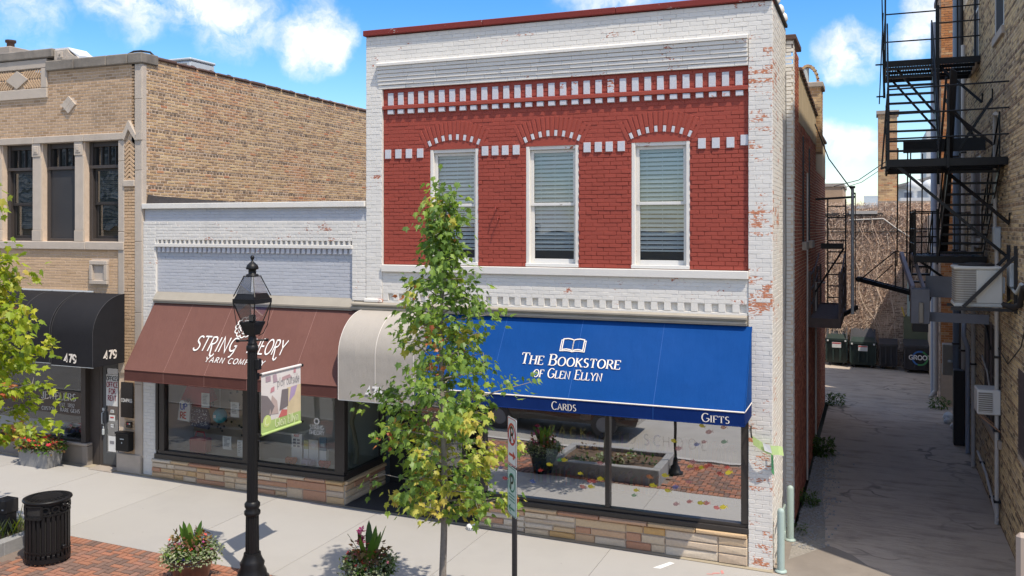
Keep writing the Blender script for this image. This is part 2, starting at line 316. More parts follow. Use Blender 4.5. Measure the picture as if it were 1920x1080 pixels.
# ------------------------------------------------------------------ mesh building
SPLIT = {'end_panel', 'brace', 'arm', 'wall_hook', 'kerb_stone', 'tile_coping', 'stepped_coping', 'side_coping', 'corner_quoin', 'lintel', 'coping', 'rib', 'bracket', 'strap', 'stringer', 'banner_arm', 'reflector', 'hinge', 'girder', 'hanger_rod', 'counterweight_rod', 'channel', 'parapet_cap', 'cornice_course', 'loose_pipes', 'transom_bar', 'sack', 'hem', 'pole'}
class MB:
    def __init__(s): s.v = []; s.f = []; s.mi = []; s.sm = []; s.mats = []
    def slot(s, m):
        if m not in s.mats: s.mats.append(m)
        return s.mats.index(m)
    def add(s, vs_, fs, m, smooth=False):
        o = len(s.v); k = s.slot(m)
        s.v.extend([tuple(p) for p in vs_])
        for f in fs: s.f.append([o + i for i in f]); s.mi.append(k); s.sm.append(smooth)
        return s
    def box(s, x0, x1, y0, y1, z0, z1, m, bev=0.0, M=None):
        if bev:
            b = bev; P = []
            for (a, c, d) in ((0, b, b), (b, 0, b), (b, b, 0)):
                for sx in (0, 1):
                    for sy in (0, 1):
                        for sz in (0, 1):
                            P.append((x1 - a if sx else x0 + a, y1 - c if sy else y0 + c, z1 - d if sz else z0 + d))
            def i(k, sx, sy, sz): return k * 8 + sx * 4 + sy * 2 + sz
            F = []
            F += [[i(0, 0, 0, 0), i(0, 0, 0, 1), i(0, 0, 1, 1), i(0, 0, 1, 0)], [i(0, 1, 0, 0), i(0, 1, 1, 0), i(0, 1, 1, 1), i(0, 1, 0, 1)],
                  [i(1, 0, 0, 0), i(1, 1, 0, 0), i(1, 1, 0, 1), i(1, 0, 0, 1)], [i(1, 0, 1, 0), i(1, 0, 1, 1), i(1, 1, 1, 1), i(1, 1, 1, 0)],
                  [i(2, 0, 0, 0), i(2, 0, 1, 0), i(2, 1, 1, 0), i(2, 1, 0, 0)], [i(2, 0, 0, 1), i(2, 1, 0, 1), i(2, 1, 1, 1), i(2, 0, 1, 1)]]
            for a in (0, 1):
                for c in (0, 1):
                    F.append([i(0, a, c, 0), i(0, a, c, 1), i(1, a, c, 1), i(1, a, c, 0)])
                    F.append([i(0, a, 0, c), i(0, a, 1, c), i(2, a, 1, c), i(2, a, 0, c)])
                    F.append([i(1, 0, a, c), i(1, 1, a, c), i(2, 1, a, c), i(2, 0, a, c)])
            for a in (0, 1):
                for c in (0, 1):
                    for d in (0, 1): F.append([i(0, a, c, d), i(1, a, c, d), i(2, a, c, d)])
            ctr = Vector(((x0 + x1) / 2, (y0 + y1) / 2, (z0 + z1) / 2)); G = []
            for f in F:
                p = [Vector(P[j]) for j in f]; n = (p[1] - p[0]).cross(p[2] - p[0])
                G.append(f if n.dot(sum(p, Vector()) / len(p) - ctr) > 0 else f[::-1])
            F = G
        else:
            P = [(x0, y0, z0), (x1, y0, z0), (x1, y1, z0), (x0, y1, z0), (x0, y0, z1), (x1, y0, z1), (x1, y1, z1), (x0, y1, z1)]
            F = [[0, 3, 2, 1], [4, 5, 6, 7], [0, 1, 5, 4], [1, 2, 6, 5], [2, 3, 7, 6], [3, 0, 4, 7]]
        if M is not None: P = [M @ Vector(p) for p in P]
        return s.add(P, F, m)
    def quad(s, a, b, c, d, m): return s.add([a, b, c, d], [[0, 1, 2, 3]], m)
    def prism(s, poly, fn, a, b, m, smooth=False):
        """poly: 2-D outline; fn(u, v, w) -> point; extruded from w=a to w=b"""
        n = len(poly)
        P = [fn(u, v, a) for u, v in poly] + [fn(u, v, b) for u, v in poly]
        F = [list(range(n))[::-1], [n + i for i in range(n)]]
        s.add(P, F, m)
        return s.add(P, [[i, (i + 1) % n, n + (i + 1) % n, n + i] for i in range(n)], m, smooth)
    def tube(s, pts, r, m, n=8, caps=True):
        pts = [Vector(p) for p in pts]; rs = r if isinstance(r, (list, tuple)) else [r] * len(pts)
        P = []; up = None
        for i, p in enumerate(pts):
            d = (pts[min(i + 1, len(pts) - 1)] - pts[max(i - 1, 0)])
            d = d.normalized() if d.length > 1e-9 else Vector((0, 0, 1))
            if up is None: up = Vector((0, 0, 1)) if abs(d.z) < .9 else Vector((1, 0, 0))
            a = d.cross(up).normalized(); b = a.cross(d).normalized(); up = b
            for k in range(n):
                t = 2 * PI * k / n; P.append(p + (a * math.cos(t) + b * math.sin(t)) * rs[i])
        F = []
        for i in range(len(pts) - 1):
            for k in range(n):
                F.append([i * n + k, i * n + (k + 1) % n, (i + 1) * n + (k + 1) % n, (i + 1) * n + k])
        s.add(P, F, m, n > 4)
        if caps:
            s.add(P[:n], [list(range(n))[::-1]], m); s.add(P[-n:], [list(range(n))], m)
        return s
    def bar(s, a, b, w, h, m):
        """rectangular bar from a to b, w wide (level), h high"""
        a = Vector(a); b = Vector(b); d = (b - a).normalized()
        up = Vector((0, 0, 1)) if abs(d.z) < .95 else Vector((0, 1, 0))
        sx = d.cross(up).normalized() * w / 2; uz = sx.cross(d).normalized() * h / 2
        P = [a - sx - uz, a + sx - uz, a + sx + uz, a - sx + uz, b - sx - uz, b + sx - uz, b + sx + uz, b - sx + uz]
        return s.add(P, [[0, 1, 2, 3], [7, 6, 5, 4], [0, 4, 5, 1], [1, 5, 6, 2], [2, 6, 7, 3], [3, 7, 4, 0]], m)
    def lathe(s, prof, c, m, n=20, smooth=True, flute=None):
        P = []; F = []
        for i, (r, z) in enumerate(prof):
            for k in range(n):
                t = 2 * PI * k / n; q = r * (flute(k) if flute else 1)
                P.append((c[0] + q * math.cos(t), c[1] + q * math.sin(t), c[2] + z))
        for i in range(len(prof) - 1):
            for k in range(n):
                F.append([i * n + k, i * n + (k + 1) % n, (i + 1) * n + (k + 1) % n, (i + 1) * n + k])
        s.add(P, F, m, smooth)
        s.add(P[:n], [list(range(n))[::-1]], m); s.add(P[-n:], [list(range(n))], m)
        return s
    def disc(s, c, U, V, ru, rv, m, n=16):
        c = Vector(c); U = Vector(U); V = Vector(V)
        return s.add([c + U * ru * math.cos(2 * PI * k / n) + V * rv * math.sin(2 * PI * k / n) for k in range(n)], [list(range(n))], m)
    def mesh(s, name):
        me = bpy.data.meshes.new(name); me.from_pydata(s.v, [], s.f)
        for m in s.mats: me.materials.append(m)
        me.polygons.foreach_set('material_index', s.mi); me.polygons.foreach_set('use_smooth', s.sm)
        me.update(); return me
    def build(s, name, parent=None, **k):
        if name in SPLIT and not k: return s.each(name, parent)
        return place(s.mesh(name), name, parent, **k)
    def each(s, name, parent):
        """every loose piece becomes a part of its own"""
        up = {}
        def find(p):
            while up.setdefault(p, p) != p: up[p] = up[up[p]]; p = up[p]
            return p
        key = [tuple(round(c, 5) for c in v) for v in s.v]
        for f in s.f:
            for i in f[1:]: up[find(key[i])] = find(key[f[0]])
        groups = {}
        for n, f in enumerate(s.f): groups.setdefault(find(key[f[0]]), []).append(n)
        first = None
        for g in groups.values():
            b = MB(); ix = {}
            for n in g:
                q = []
                for i in s.f[n]:
                    if i not in ix: ix[i] = len(b.v); b.v.append(s.v[i])
                    q.append(ix[i])
                b.f.append(q); b.mi.append(b.slot(s.mats[s.mi[n]])); b.sm.append(s.sm[n])
            o = place(b.mesh(name), name, parent); first = first or o
        return first

def place(me, name, parent=None, M=None, kind=None, label=None, cat=None, group=None):
    o = bpy.data.objects.new(name, me); COL.objects.link(o)
    if M is not None: o.matrix_world = M
    if parent is not None:
        o.parent = parent; o.matrix_parent_inverse = ROOTINV[parent.name]
    for k_, v in (('kind', kind), ('label', label), ('category', cat), ('group', group)):
        if v: o[k_] = v
    ROOTINV[o.name] = M.inverted() if M is not None else Matrix()
    return o
ROOTINV = {}

def thing(name, label, cat, loc=(0, 0, 0), group=None, kind=None):
    """an Empty at the thing's base; its parts are built in world coordinates and hung under it"""
    o = bpy.data.objects.new(name, None); COL.objects.link(o); o.empty_display_size = .2
    o.location = loc; o['label'] = label; o['category'] = cat
    if group: o['group'] = group
    if kind: o['kind'] = kind
    ROOTINV[o.name] = Matrix.Translation(Vector(loc)).inverted()
    return o

def copy_thing(root, delta, label=None, parent=None):
    c = root.copy(); COL.objects.link(c)
    if parent is None:
        c.location = Vector(root.location) + Vector(delta)
        if label: c['label'] = label
    else: c.parent = parent
    for ch in root.children: copy_thing(ch, delta, None, c)
    return c

# ------------------------------------------------------------------ bricks laid one by one
BRICK_MESH = {}
def brick_mesh(w, h, p, mat, ins=.004, name='brick'):
    key = (round(w, 2), round(h, 3), round(p, 4), mat.name, name)
    if key not in BRICK_MESH:
        w, h = key[0], key[1]
        b = MB(); b.add(*brick_geo(w, h, p, ins), mat); BRICK_MESH[key] = b.mesh(name)
    return BRICK_MESH[key]
def brick_geo(w, h, p, ins):
    a, c = w / 2, h / 2; i = ins
    return ([(-a, 0, -c), (a, 0, -c), (a, 0, c), (-a, 0, c), (-a + i, -p, -c + i), (a - i, -p, -c + i), (a - i, -p, c - i), (-a + i, -p, c - i)],
            [[4, 5, 6, 7], [0, 1, 5, 4], [1, 2, 6, 5], [2, 3, 7, 6], [3, 0, 4, 7]])

class Wall:
    """a vertical wall plane: u runs along U from O, bricks stand proud along N"""
    def __init__(s, O, U, N): s.O = Vector(O); s.U = Vector(U); s.N = Vector(N)
    def pt(s, u, z, out=0): return s.O + s.U * u + s.N * out + Vector((0, 0, z))
    def mat(s, u, z, out=0, rot=0.0):
        X = s.U; Y = -s.N; Z = Vector((0, 0, 1))
        M = Matrix(((X.x, Y.x, Z.x, 0), (X.y, Y.y, Z.y, 0), (X.z, Y.z, Z.z, 0), (0, 0, 0, 1)))
        if rot: M = M @ Matrix.Rotation(rot, 4, 'Y')
        return Matrix.Translation(s.pt(u, z, out)) @ M

FRONT = Wall((0, 14.0, 0), (1, 0, 0), (0, -1, 0))
def front(y): return Wall((0, y, 0), (1, 0, 0), (0, -1, 0))
def side_px(x): return Wall((x, 0, 0), (0, 1, 0), (1, 0, 0))       # faces +x, u = y
def side_mx(x): return Wall((x, 0, 0), (0, -1, 0), (-1, 0, 0))     # faces -x, u = -y

class Bricks:
    def __init__(s, root, part='brick'): s.c = []; s.root = root; s.part = part
    def one(s, W, u0, u1, z0, z1, m, p=.008, out=0.0, rot=0.0, ins=.004):
        if u1 - u0 < .012 or z1 - z0 < .01: return
        s.c.append((W, (u0 + u1) / 2, (z0 + z1) / 2, u1 - u0, z1 - z0, m, p, out, rot, ins))
    def lay(s, W, u0, u1, z0, z1, m, bl=.205, bh=.0667, j=.009, holes=(), p=.008, out=0.0, pick=None, jit=.002, bond='run', skip=0.0, headers=0, ins=.004, hmat=None):
        n = max(1, round((z1 - z0) / bh)); ch = (z1 - z0) / n
        for r in range(n):
            za = z0 + r * ch; zb = za + ch - j
            step = bl; off = (bl / 2 if r % 2 else 0) + R(-.01, .01)
            if headers and r % headers == 0: step = bl / 2; off = bl / 4
            u = u0 - off
            while u < u1:
                ln = step + R(-.004, .004)
                a, b = max(u, u0), min(u + ln - j, u1)
                u += ln
                segs = [(a, b)]
                for h in holes:
                    if zb > h[2] and za < h[3]:
                        ns = []
                        for (c, d) in segs:
                            if d <= h[0] or c >= h[1]: ns.append((c, d)); continue
                            if c < h[0]: ns.append((c, h[0]))
                            if d > h[1]: ns.append((h[1], d))
                        segs = ns
                for (c, d) in segs:
                    if d - c < .03 or (skip and random.random() < skip): continue
                    if hmat and headers and r % headers == 0: m_ = hmat
                    else: m_ = m
                    mm = pick((c + d) / 2, (za + zb) / 2) if pick else m_
                    if mm is None: continue
                    s.one(W, c + R(-jit, jit), d + R(-jit, jit), za + R(-jit, jit) * .6, zb + R(-jit, jit) * .6, mm, max(.002, p + R(-jit, jit)), out, R(-.006, .006) if jit else 0, ins)
    def finish(s, limit=300, name=None):
        name = name or s.part
        sc = []
        for i, q in enumerate(s.c):
            W, u, z, w, h, m, p, out, rot, ins = q
            c = W.pt(u, z, out); d, vis = in_view(c)
            view = (Vector((0, 0, CAM_H)) - c).normalized()
            f = W.N.dot(view)
            sc.append((w * h * f / (d * d) if vis and f > 0 else -1, i))
        sc.sort(reverse=True)
        chosen = set(i for a, i in sc[:limit] if a > 0)
        mb = MB()
        for i, (W, u, z, w, h, m, p, out, rot, ins) in enumerate(s.c):
            M = W.mat(u, z, out, rot)
            if i in chosen:
                place(brick_mesh(w, h, p, m, ins, name), name, s.root, M)
            else:
                v, f = brick_geo(w, h, p, ins); mb.add([M @ Vector(q) for q in v], f, m)
        if mb.f: mb.build(name + '_field' if name != 'brick' else 'brickwork', s.root, kind='stuff')

def panel_wall(mb, W, u0, u1, z0, z1, thick, m, holes=()):
    """a wall slab with rectangular openings cut out; its face lies on the plane of W"""
    us = sorted({u0, u1, *[h[0] for h in holes], *[h[1] for h in holes]}); us = [u for u in us if u0 <= u <= u1]
    zs = sorted({z0, z1, *[h[2] for h in holes], *[h[3] for h in holes]}); zs = [z for z in zs if z0 <= z <= z1]
    solid = [[not any(h[0] <= (us[i] + us[i + 1]) / 2 <= h[1] and h[2] <= (zs[k] + zs[k + 1]) / 2 <= h[3] for h in holes) for k in range(len(zs) - 1)] for i in range(len(us) - 1)]
    for i in range(len(us) - 1):
        for k in range(len(zs) - 1):
            if not solid[i][k]: continue
            a, b, c, d = us[i], us[i + 1], zs[k], zs[k + 1]
            P = [W.pt(a, c), W.pt(b, c), W.pt(b, d), W.pt(a, d), W.pt(a, c, -thick), W.pt(b, c, -thick), W.pt(b, d, -thick), W.pt(a, d, -thick)]
            F = [[0, 1, 2, 3], [7, 6, 5, 4]]
            if k == 0 or not solid[i][k - 1]: F.append([0, 4, 5, 1])
            if k == len(zs) - 2 or not solid[i][k + 1]: F.append([3, 2, 6, 7])
            if i == 0 or not solid[i - 1][k]: F.append([0, 3, 7, 4])
            if i == len(us) - 2 or not solid[i + 1][k]: F.append([1, 5, 6, 2])
            mb.add(P, F, m)
    return mb

def wbox(mb, W, u0, u1, z0, z1, o0, o1, m, bev=0.0):
    """box on a wall plane standing from o0 to o1 out of it"""
    U, N = W.U, W.N
    M = Matrix(((U.x, -N.x, 0, W.O.x), (U.y, -N.y, 0, W.O.y), (0, 0, 1, W.O.z), (0, 0, 0, 1)))
    return mb.box(u0, u1, -o1, -o0, z0, z1, m, bev, M)

# ------------------------------------------------------------------ lettering drawn as strokes
def arc(cx, cy, rx, ry, a0, a1, n=10):
    return [(cx + rx * math.cos(math.radians(a0 + (a1 - a0) * i / n)), cy + ry * math.sin(math.radians(a0 + (a1 - a0) * i / n))) for i in range(n + 1)]
GL = {
 'A': (.72, [[(.02, 0), (.36, 1), (.70, 0)], [(.15, .34), (.57, .34)]]),
 'B': (.62, [[(.08, 0), (.08, 1)], [(.08, 1), (.3, 1)] + arc(.3, .77, .23, .23, 90, -90) + [(.08, .54)], [(.3, .54)] + arc(.31, .27, .27, .27, 90, -90) + [(.08, 0)]]),
 'C': (.68, [arc(.40, .5, .36, .5, 48, 312, 16)]),
 'D': (.72, [[(.08, 0), (.08, 1)], [(.08, 1), (.28, 1)] + arc(.28, .5, .38, .5, 90, -90, 14) + [(.08, 0)]]),
 'E': (.58, [[(.08, 0), (.08, 1)], [(.08, 1), (.54, 1)], [(.08, .52), (.44, .52)], [(.08, 0), (.56, 0)]]),
 'F': (.56, [[(.08, 0), (.08, 1)], [(.08, 1), (.54, 1)], [(.08, .5), (.44, .5)]]),
 'G': (.74, [arc(.40, .5, .36, .5, 48, 340, 16) + [(.68, .42), (.46, .42)]]),
 'H': (.74, [[(.08, 0), (.08, 1)], [(.64, 0), (.64, 1)], [(.08, .52), (.64, .52)]]),
 'I': (.24, [[(.12, 0), (.12, 1)]]),
 'J': (.46, [[(.34, 1), (.34, .24)] + arc(.18, .24, .16, .24, 0, -160, 8)]),
 'K': (.66, [[(.08, 0), (.08, 1)], [(.60, 1), (.09, .42)], [(.24, .58), (.64, 0)]]),
 'L': (.54, [[(.08, 0), (.08, 1)], [(.08, 0), (.52, 0)]]),
 'M': (.88, [[(.08, 0), (.10, 1), (.44, .15), (.78, 1), (.80, 0)]]),
 'N': (.76, [[(.08, 0), (.08, 1), (.66, 0), (.66, 1)]]),
 'O': (.80, [arc(.40, .5, .36, .5, 90, 450, 22)]),
 'P': (.60, [[(.08, 0), (.08, 1)], [(.08, 1), (.3, 1)] + arc(.3, .74, .26, .26, 90, -90) + [(.08, .48)]]),
 'R': (.66, [[(.08, 0), (.08, 1)], [(.08, 1), (.3, 1)] + arc(.3, .75, .24, .25, 90, -90) + [(.08, .5)], [(.3, .5), (.64, 0)]]),
 'S': (.54, [arc(.28, .76, .20, .24, 40, 250, 10) + arc(.27, .25, .22, .25, 90, -140, 10)]),
 'T': (.64, [[(.02, 1), (.62, 1)], [(.32, 1), (.32, 0)]]),
 'U': (.72, [[(.08, 1), (.08, .28)] + arc(.36, .28, .28, .28, 180, 360, 10) + [(.64, 1)]]),
 'V': (.70, [[(.02, 1), (.35, 0), (.68, 1)]]),
 'W': (.96, [[(.02, 1), (.26, 0), (.48, .9), (.70, 0), (.94, 1)]]),
 'X': (.68, [[(.04, 0), (.64, 1)], [(.04, 1), (.64, 0)]]),
 'Y': (.68, [[(.02, 1), (.34, .48), (.66, 1)], [(.34, .48), (.34, 0)]]),
 '0': (.66, [arc(.33, .5, .27, .5, 90, 450, 20)]),
 '1': (.40, [[(.06, .8), (.24, 1), (.24, 0)]]),
 '2': (.6, [arc(.3, .73, .24, .27, 160, -30, 8) + [(.06, 0), (.56, 0)]]),
 '4': (.64, [[(.44, 0), (.44, 1), (.04, .28), (.62, .28)]]),
 '5': (.6, [[(.5, 1), (.14, 1), (.1, .58)] + arc(.28, .33, .26, .33, 110, -150, 12)]),
 '7': (.56, [[(.04, 1), (.54, 1), (.2, 0)]]),
 '8': (.6, [arc(.3, .76, .21, .24, 90, 450, 14), arc(.3, .26, .25, .26, 90, 450, 14)]),
 '9': (.6, [arc(.3, .7, .25, .3, 0, 360, 14), [(.55, .7), (.52, .3)] + arc(.3, .26, .22, .26, 0, -130, 6)]),
 '.': (.24, [[(.1, .0), (.14, .05)]]), '*': (.4, [[(.17, .45), (.23, .5)]]), ' ': (.34, []),
 'e': (.52, [[(.07, .34), (.44, .34)] + arc(.26, .33, .19, .32, 0, 310, 12)]),
 'n': (.56, [[(.08, 0), (.08, .64)], [(.08, .44)] + arc(.27, .44, .19, .2, 160, 0, 6) + [(.46, 0)]]),
 'l': (.22, [[(.1, 0), (.1, 1.02)]]),
 'y': (.52, [[(.03, .64), (.26, .04)], [(.48, .64), (.2, -.25), (.05, -.27)]]),
 'p': (.56, [[(.08, -.3), (.08, .64)], arc(.28, .32, .2, .32, 150, -150, 12)]),
 'a': (.52, [arc(.25, .31, .19, .31, 30, 330, 12), [(.43, .63), (.43, 0)]]),
 'o': (.54, [arc(.27, .32, .21, .32, 90, 450, 16)]),
 'u': (.56, [[(.08, .64), (.08, .22)] + arc(.26, .22, .18, .22, 180, 350, 6) + [(.46, .64), (.46, 0)]]),
 't': (.36, [[(.16, .9), (.16, .1), (.3, 0)], [(.02, .62), (.32, .62)]]),
 's': (.42, [arc(.21, .48, .14, .16, 40, 250, 8) + arc(.2, .16, .16, .16, 80, -140, 8)]),
 'i': (.22, [[(.1, 0), (.1, .64)], [(.1, .84), (.1, .9)]]),
 'd': (.56, [arc(.25, .32, .19, .32, 30, 330, 12), [(.46, 0), (.46, 1.02)]]),
}
# the hand-lettered sign has long-tailed R, G and Y
GL2 = dict(GL)
GL2['R'] = (.62, [[(.08, 0), (.08, 1)], [(.0, .96), (.3, 1)] + arc(.28, .76, .24, .24, 80, -90) + [(.08, .5)], [(.2, .5), (.36, .1), (.46, -.24), (.62, -.34), (.76, -.26), (.8, -.14)]])
GL2['G'] = (.72, [arc(.38, .55, .32, .45, 50, 330, 14), [(.46, .46), (.70, .46)] , [(.66, .46), (.62, .0), (.48, -.28), (.34, -.3)]])
GL2['S'] = (.56, [arc(.34, .78, .22, .22, 30, 250, 10) + arc(.26, .27, .26, .27, 80, -160, 10)])

def stroke_poly(mb, pts, fn, thick, thin, m):
    n = len(pts)
    if n < 2: return
    closed = n > 3 and abs(pts[0][0] - pts[-1][0]) + abs(pts[0][1] - pts[-1][1]) < 1e-6
    L = []; Rr = []
    for i, (x, y) in enumerate(pts):
        a = pts[i - 1] if i else (pts[-2] if closed else pts[0])
        b = pts[i + 1] if i < n - 1 else (pts[1] if closed else pts[-1])
        d1 = Vector((x - a[0], y - a[1])); d2 = Vector((b[0] - x, b[1] - y))
        d1 = d1.normalized() if d1.length > 1e-9 else d2.normalized(); d2 = d2.normalized() if d2.length > 1e-9 else d1
        d = (d1 + d2)
        d = d.normalized() if d.length > .2 else d2
        w = (thin + (thick - thin) * abs(d.y) ** 1.3) / 2
        k = 1 / max(.45, d.dot(d2))
        nx, ny = -d.y * w * k, d.x * w * k
        L.append((x + nx, y + ny)); Rr.append((x - nx, y - ny))
    P = [fn(*p) for p in L] + [fn(*p) for p in Rr]
    mb.add(P, [[i, n + i, n + i + 1, i + 1] for i in range(n - 1)], m)

def text_width(txt, size, gap, caps=None, gl=GL):
    w = 0
    for i, ch in enumerate(txt):
        k = size if (caps is None or caps[i] == 'C') else size * .78
        w += gl[ch][0] * k + gap * size
    return w - gap * size

def letters(mb, txt, O, U, V, size, m, thick=.12, thin=.12, gap=.09, serif=False, small=False, slant=0.0, align='c', width=None, gl=GL, out=(0, 0, 0)):
    """txt centred on O (or starting there), baseline along U, up along V; small: only first letters at full height"""
    O = Vector(O) + Vector(out); U = Vector(U).normalized(); V = Vector(V).normalized()
    caps = None
    if isinstance(small, str): caps = small
    elif small: caps = ['C' if (i == 0 or txt[i - 1] == ' ') else 's' for i in range(len(txt))]
    tw = text_width(txt, size, gap, caps, gl); sx = (width / tw) if width else 1.0
    x = -tw / 2 if align == 'c' else 0.0
    for i, ch in enumerate(txt):
        k = size if caps is None or caps[i] == 'C' else size * .78
        g = gl[ch]
        def fn(px, py, x=x, k=k): return O + U * ((x + px * k + slant * py * k) * sx) + V * (py * k)
        tk = size / k * (.9 if k != size else 1)
        for st in g[1]:
            stroke_poly(mb, st, fn, thick * tk, thin * tk, m)
            if serif:
                for e, q in ((st[0], st[1]), (st[-1], st[-2])):
                    dx, dy = q[0] - e[0], q[1] - e[1]
                    if abs(dy) > abs(dx) * 1.2 and (abs(e[1]) < .02 or abs(e[1] - 1) < .02):
                        yy = e[1] + (.02 if e[1] < .5 else -.02)
                        stroke_poly(mb, [(e[0] - .13, yy), (e[0] + .13, yy)], fn, .055 * tk, .055 * tk, m)
                    elif abs(dx) > abs(dy) and ch in 'TELFCGSZ' and len(st) == 2 and (e[1] > .9 or e[1] < .1) and e[0] > .1 or (ch == 'T' and len(st) == 2 and abs(dx) > abs(dy)):
                        s_ = -.2 if e[1] > .5 else .2
                        stroke_poly(mb, [e, (e[0], e[1] + s_)], fn, .06 * tk, .06 * tk, m)
        x += g[0] * k + gap * size
    return tw * sx
# ------------------------------------------------------------------ ground, street, pavement
def sheet(name, xs, ys, dz, m, kind='structure', poly=None):
    mb = MB()
    if poly: mb.add([(x, y, gz(x) + dz) for x, y in poly], [list(range(len(poly)))], m)
    else:
        P = [(x, y, gz(x) + dz) for y in ys for x in xs]; n = len(xs)
        mb.add(P, [[j * n + i, j * n + i + 1, (j + 1) * n + i + 1, (j + 1) * n + i] for j in range(len(ys) - 1) for i in range(n - 1)], m)
    return mb.build(name, kind=kind)

gm, gt, go = new_mat('far_ground')
gr, gp = rnd_n(gt)
finish(gt, go, mixc(gt, noise_n(gt, gp, .05, 5.0), (.10, .10, .09), (.16, .15, .12)), .95)
mb = MB(); mb.quad((-1500, -1500, -.62), (1500, -1500, -.62), (1500, 1500, -.62), (-1500, 1500, -.62), gm); mb.build('ground', kind='structure')
XS = [-40, -26, -20, -14, -10, -6, -2, 2, 6, 9, 30]
sheet('road', XS, [-9.0, 0, 8.2], -.13, ASPH_ST)
mb = MB()
for y in (-.45, -.75):
    for a, b in ((-40, -26), (-26, 9), (9, 30)): mb.add([(a, y, gz(a) - .126), (b, y, gz(b) - .126), (b, y + .12, gz(b) - .126), (a, y + .12, gz(a) - .126)], [[0, 1, 2, 3]], colr('yellow_road_paint', (.55, .36, .05)))
mb.build('road_markings', kind='structure')
mb = MB()
for a, b in ((-40, -26), (-26, 9), (9, 30)):
    P = [(x, y, gz(x) + z) for x in (a, b) for y, z in ((8.2, -.3), (8.2, .004), (8.38, .012), (8.38, -.3))]
    mb.add(P, [[0, 4, 5, 1], [1, 5, 6, 2], [3, 2, 6, 7]], CONC)
mb.build('kerb', kind='structure')
sheet('far_pavement', XS, [-12.0, -9.0], .0, CONC)
BEDM = plain('paver_bedding', (.19, .15, .125), .95, .2, 8, .3)
# bedding under slabs and pavers
mb = MB()
for a, b in ((-30, -26), (-26, -1.0)):
    P = [(x, y, gz(x) + z) for x in (a, b) for y, z in ((8.38, -.02), (14.35, -.02))]
    mb.add(P, [[0, 2, 3, 1]], BEDM)
bed = mb.build('pavement', kind='structure')
EDGES = [-27.55, -25.4, -23.25, -21.1, -18.95, -16.8, -14.65, -12.5, -10.35, -8.2, -6.05, -3.92, -1.2]
for a, b in zip(EDGES, EDGES[1:]):
    mb = MB(); j = .004
    P = [(x, y, gz(x) + z + R(-.001, .001)) for x in (a + j, b - j) for y, z in ((10.815, -.03), (10.815, 0), (13.90, 0), (13.90, -.03))]
    mb.add(P, [[0, 4, 5, 1], [1, 5, 6, 2], [2, 6, 7, 3], [0, 1, 2, 3], [4, 7, 6, 5]], CONC); mb.build('slab', bed)
mb = MB()
P = [(x, y, gz(x) + .004) for x in (-26.0, -1.42) for y in (13.905, 14.2)]
mb.add(P, [[0, 2, 3, 1]], plain('tan_kerb_strip', (.36, .31, .225), .9, .15, 3, .3, 60)); mb.build('edging_strip', bed)
# brick pavers: a soldier course along the slabs, herringbone beyond
pcand = []
x = -15.0
while x < -.9:
    pcand.append((x, 10.71, .1, .2, 0)); x += .103
W2, L2 = .105, .21
for i in range(0, 150):
    for k in range(0, 22):
        t = (i - k) % 4; gx = -15.2 + i * W2; gy = 8.42 + k * W2
        if t == 0: pcand.append((gx + W2, gy + W2 / 2, L2, W2, 1))
        elif t == 3: pcand.append((gx + W2 / 2, gy + W2, W2, L2, 1))
sel = []
for (cx, cy, w, h, t) in pcand:
    X, Y = cx, cy
    if not (-15.2 < X < -1.0 and 8.5 < Y < 10.80): continue
    if t and Y + h / 2 > 10.606:
        if Y - h / 2 > 10.57: continue
        lo = Y - h / 2; Y = (lo + 10.606) / 2; h = round(10.606 - lo, 3)
    if -6.35 < X < -3.9 and 9.0 < Y < 10.68: continue
    if X < -12.05 and Y > 9.62 + (X + 12.05) * .0 and t: continue
    sel.append((X, Y, w, h))
pm = {}
def paver_mesh(w, h):
    k = (w, h)
    if k not in pm:
        b = MB(); a, c, i = w / 2 - .004, h / 2 - .004, .006
        b.add([(-a, -c, -.03), (a, -c, -.03), (a, c, -.03), (-a, c, -.03), (-a + i, -c + i, .004), (a - i, -c + i, .004), (a - i, c - i, .004), (-a + i, c - i, .004)],
              [[4, 5, 6, 7], [0, 1, 5, 4], [1, 2, 6, 5], [2, 3, 7, 6], [3, 0, 4, 7]], PAVB); pm[k] = b.mesh('paver')
    return pm[k]
inv = sorted([(in_view((X, Y, 0))[0] if in_view((X, Y, 0))[1] else 1e6, X, Y, w, h) for X, Y, w, h in sel])
mb = MB()
for n, (d, X, Y, w, h) in enumerate(inv):
    z = gz(X) + R(-.0015, .0015)
    if n < 300 and d < 1e5: place(paver_mesh(w, h), 'paver', bed, Matrix.Translation((X, Y, z)) @ Matrix.Rotation(R(-.01, .01), 4, 'Z'))
    else:
        a, c, i = w / 2 - .004, h / 2 - .004, .006
        mb.add([(X + p, Y + q, z + r) for p, q, r in [(-a, -c, -.03), (a, -c, -.03), (a, c, -.03), (-a, c, -.03), (-a + i, -c + i, .004), (a - i, -c + i, .004), (a - i, c - i, .004), (-a + i, c - i, .004)]],
              [[4, 5, 6, 7], [0, 1, 5, 4], [1, 2, 6, 5], [2, 3, 7, 6], [3, 0, 4, 7]], PAVB)
mb.build('paver_field', bed, kind='stuff')
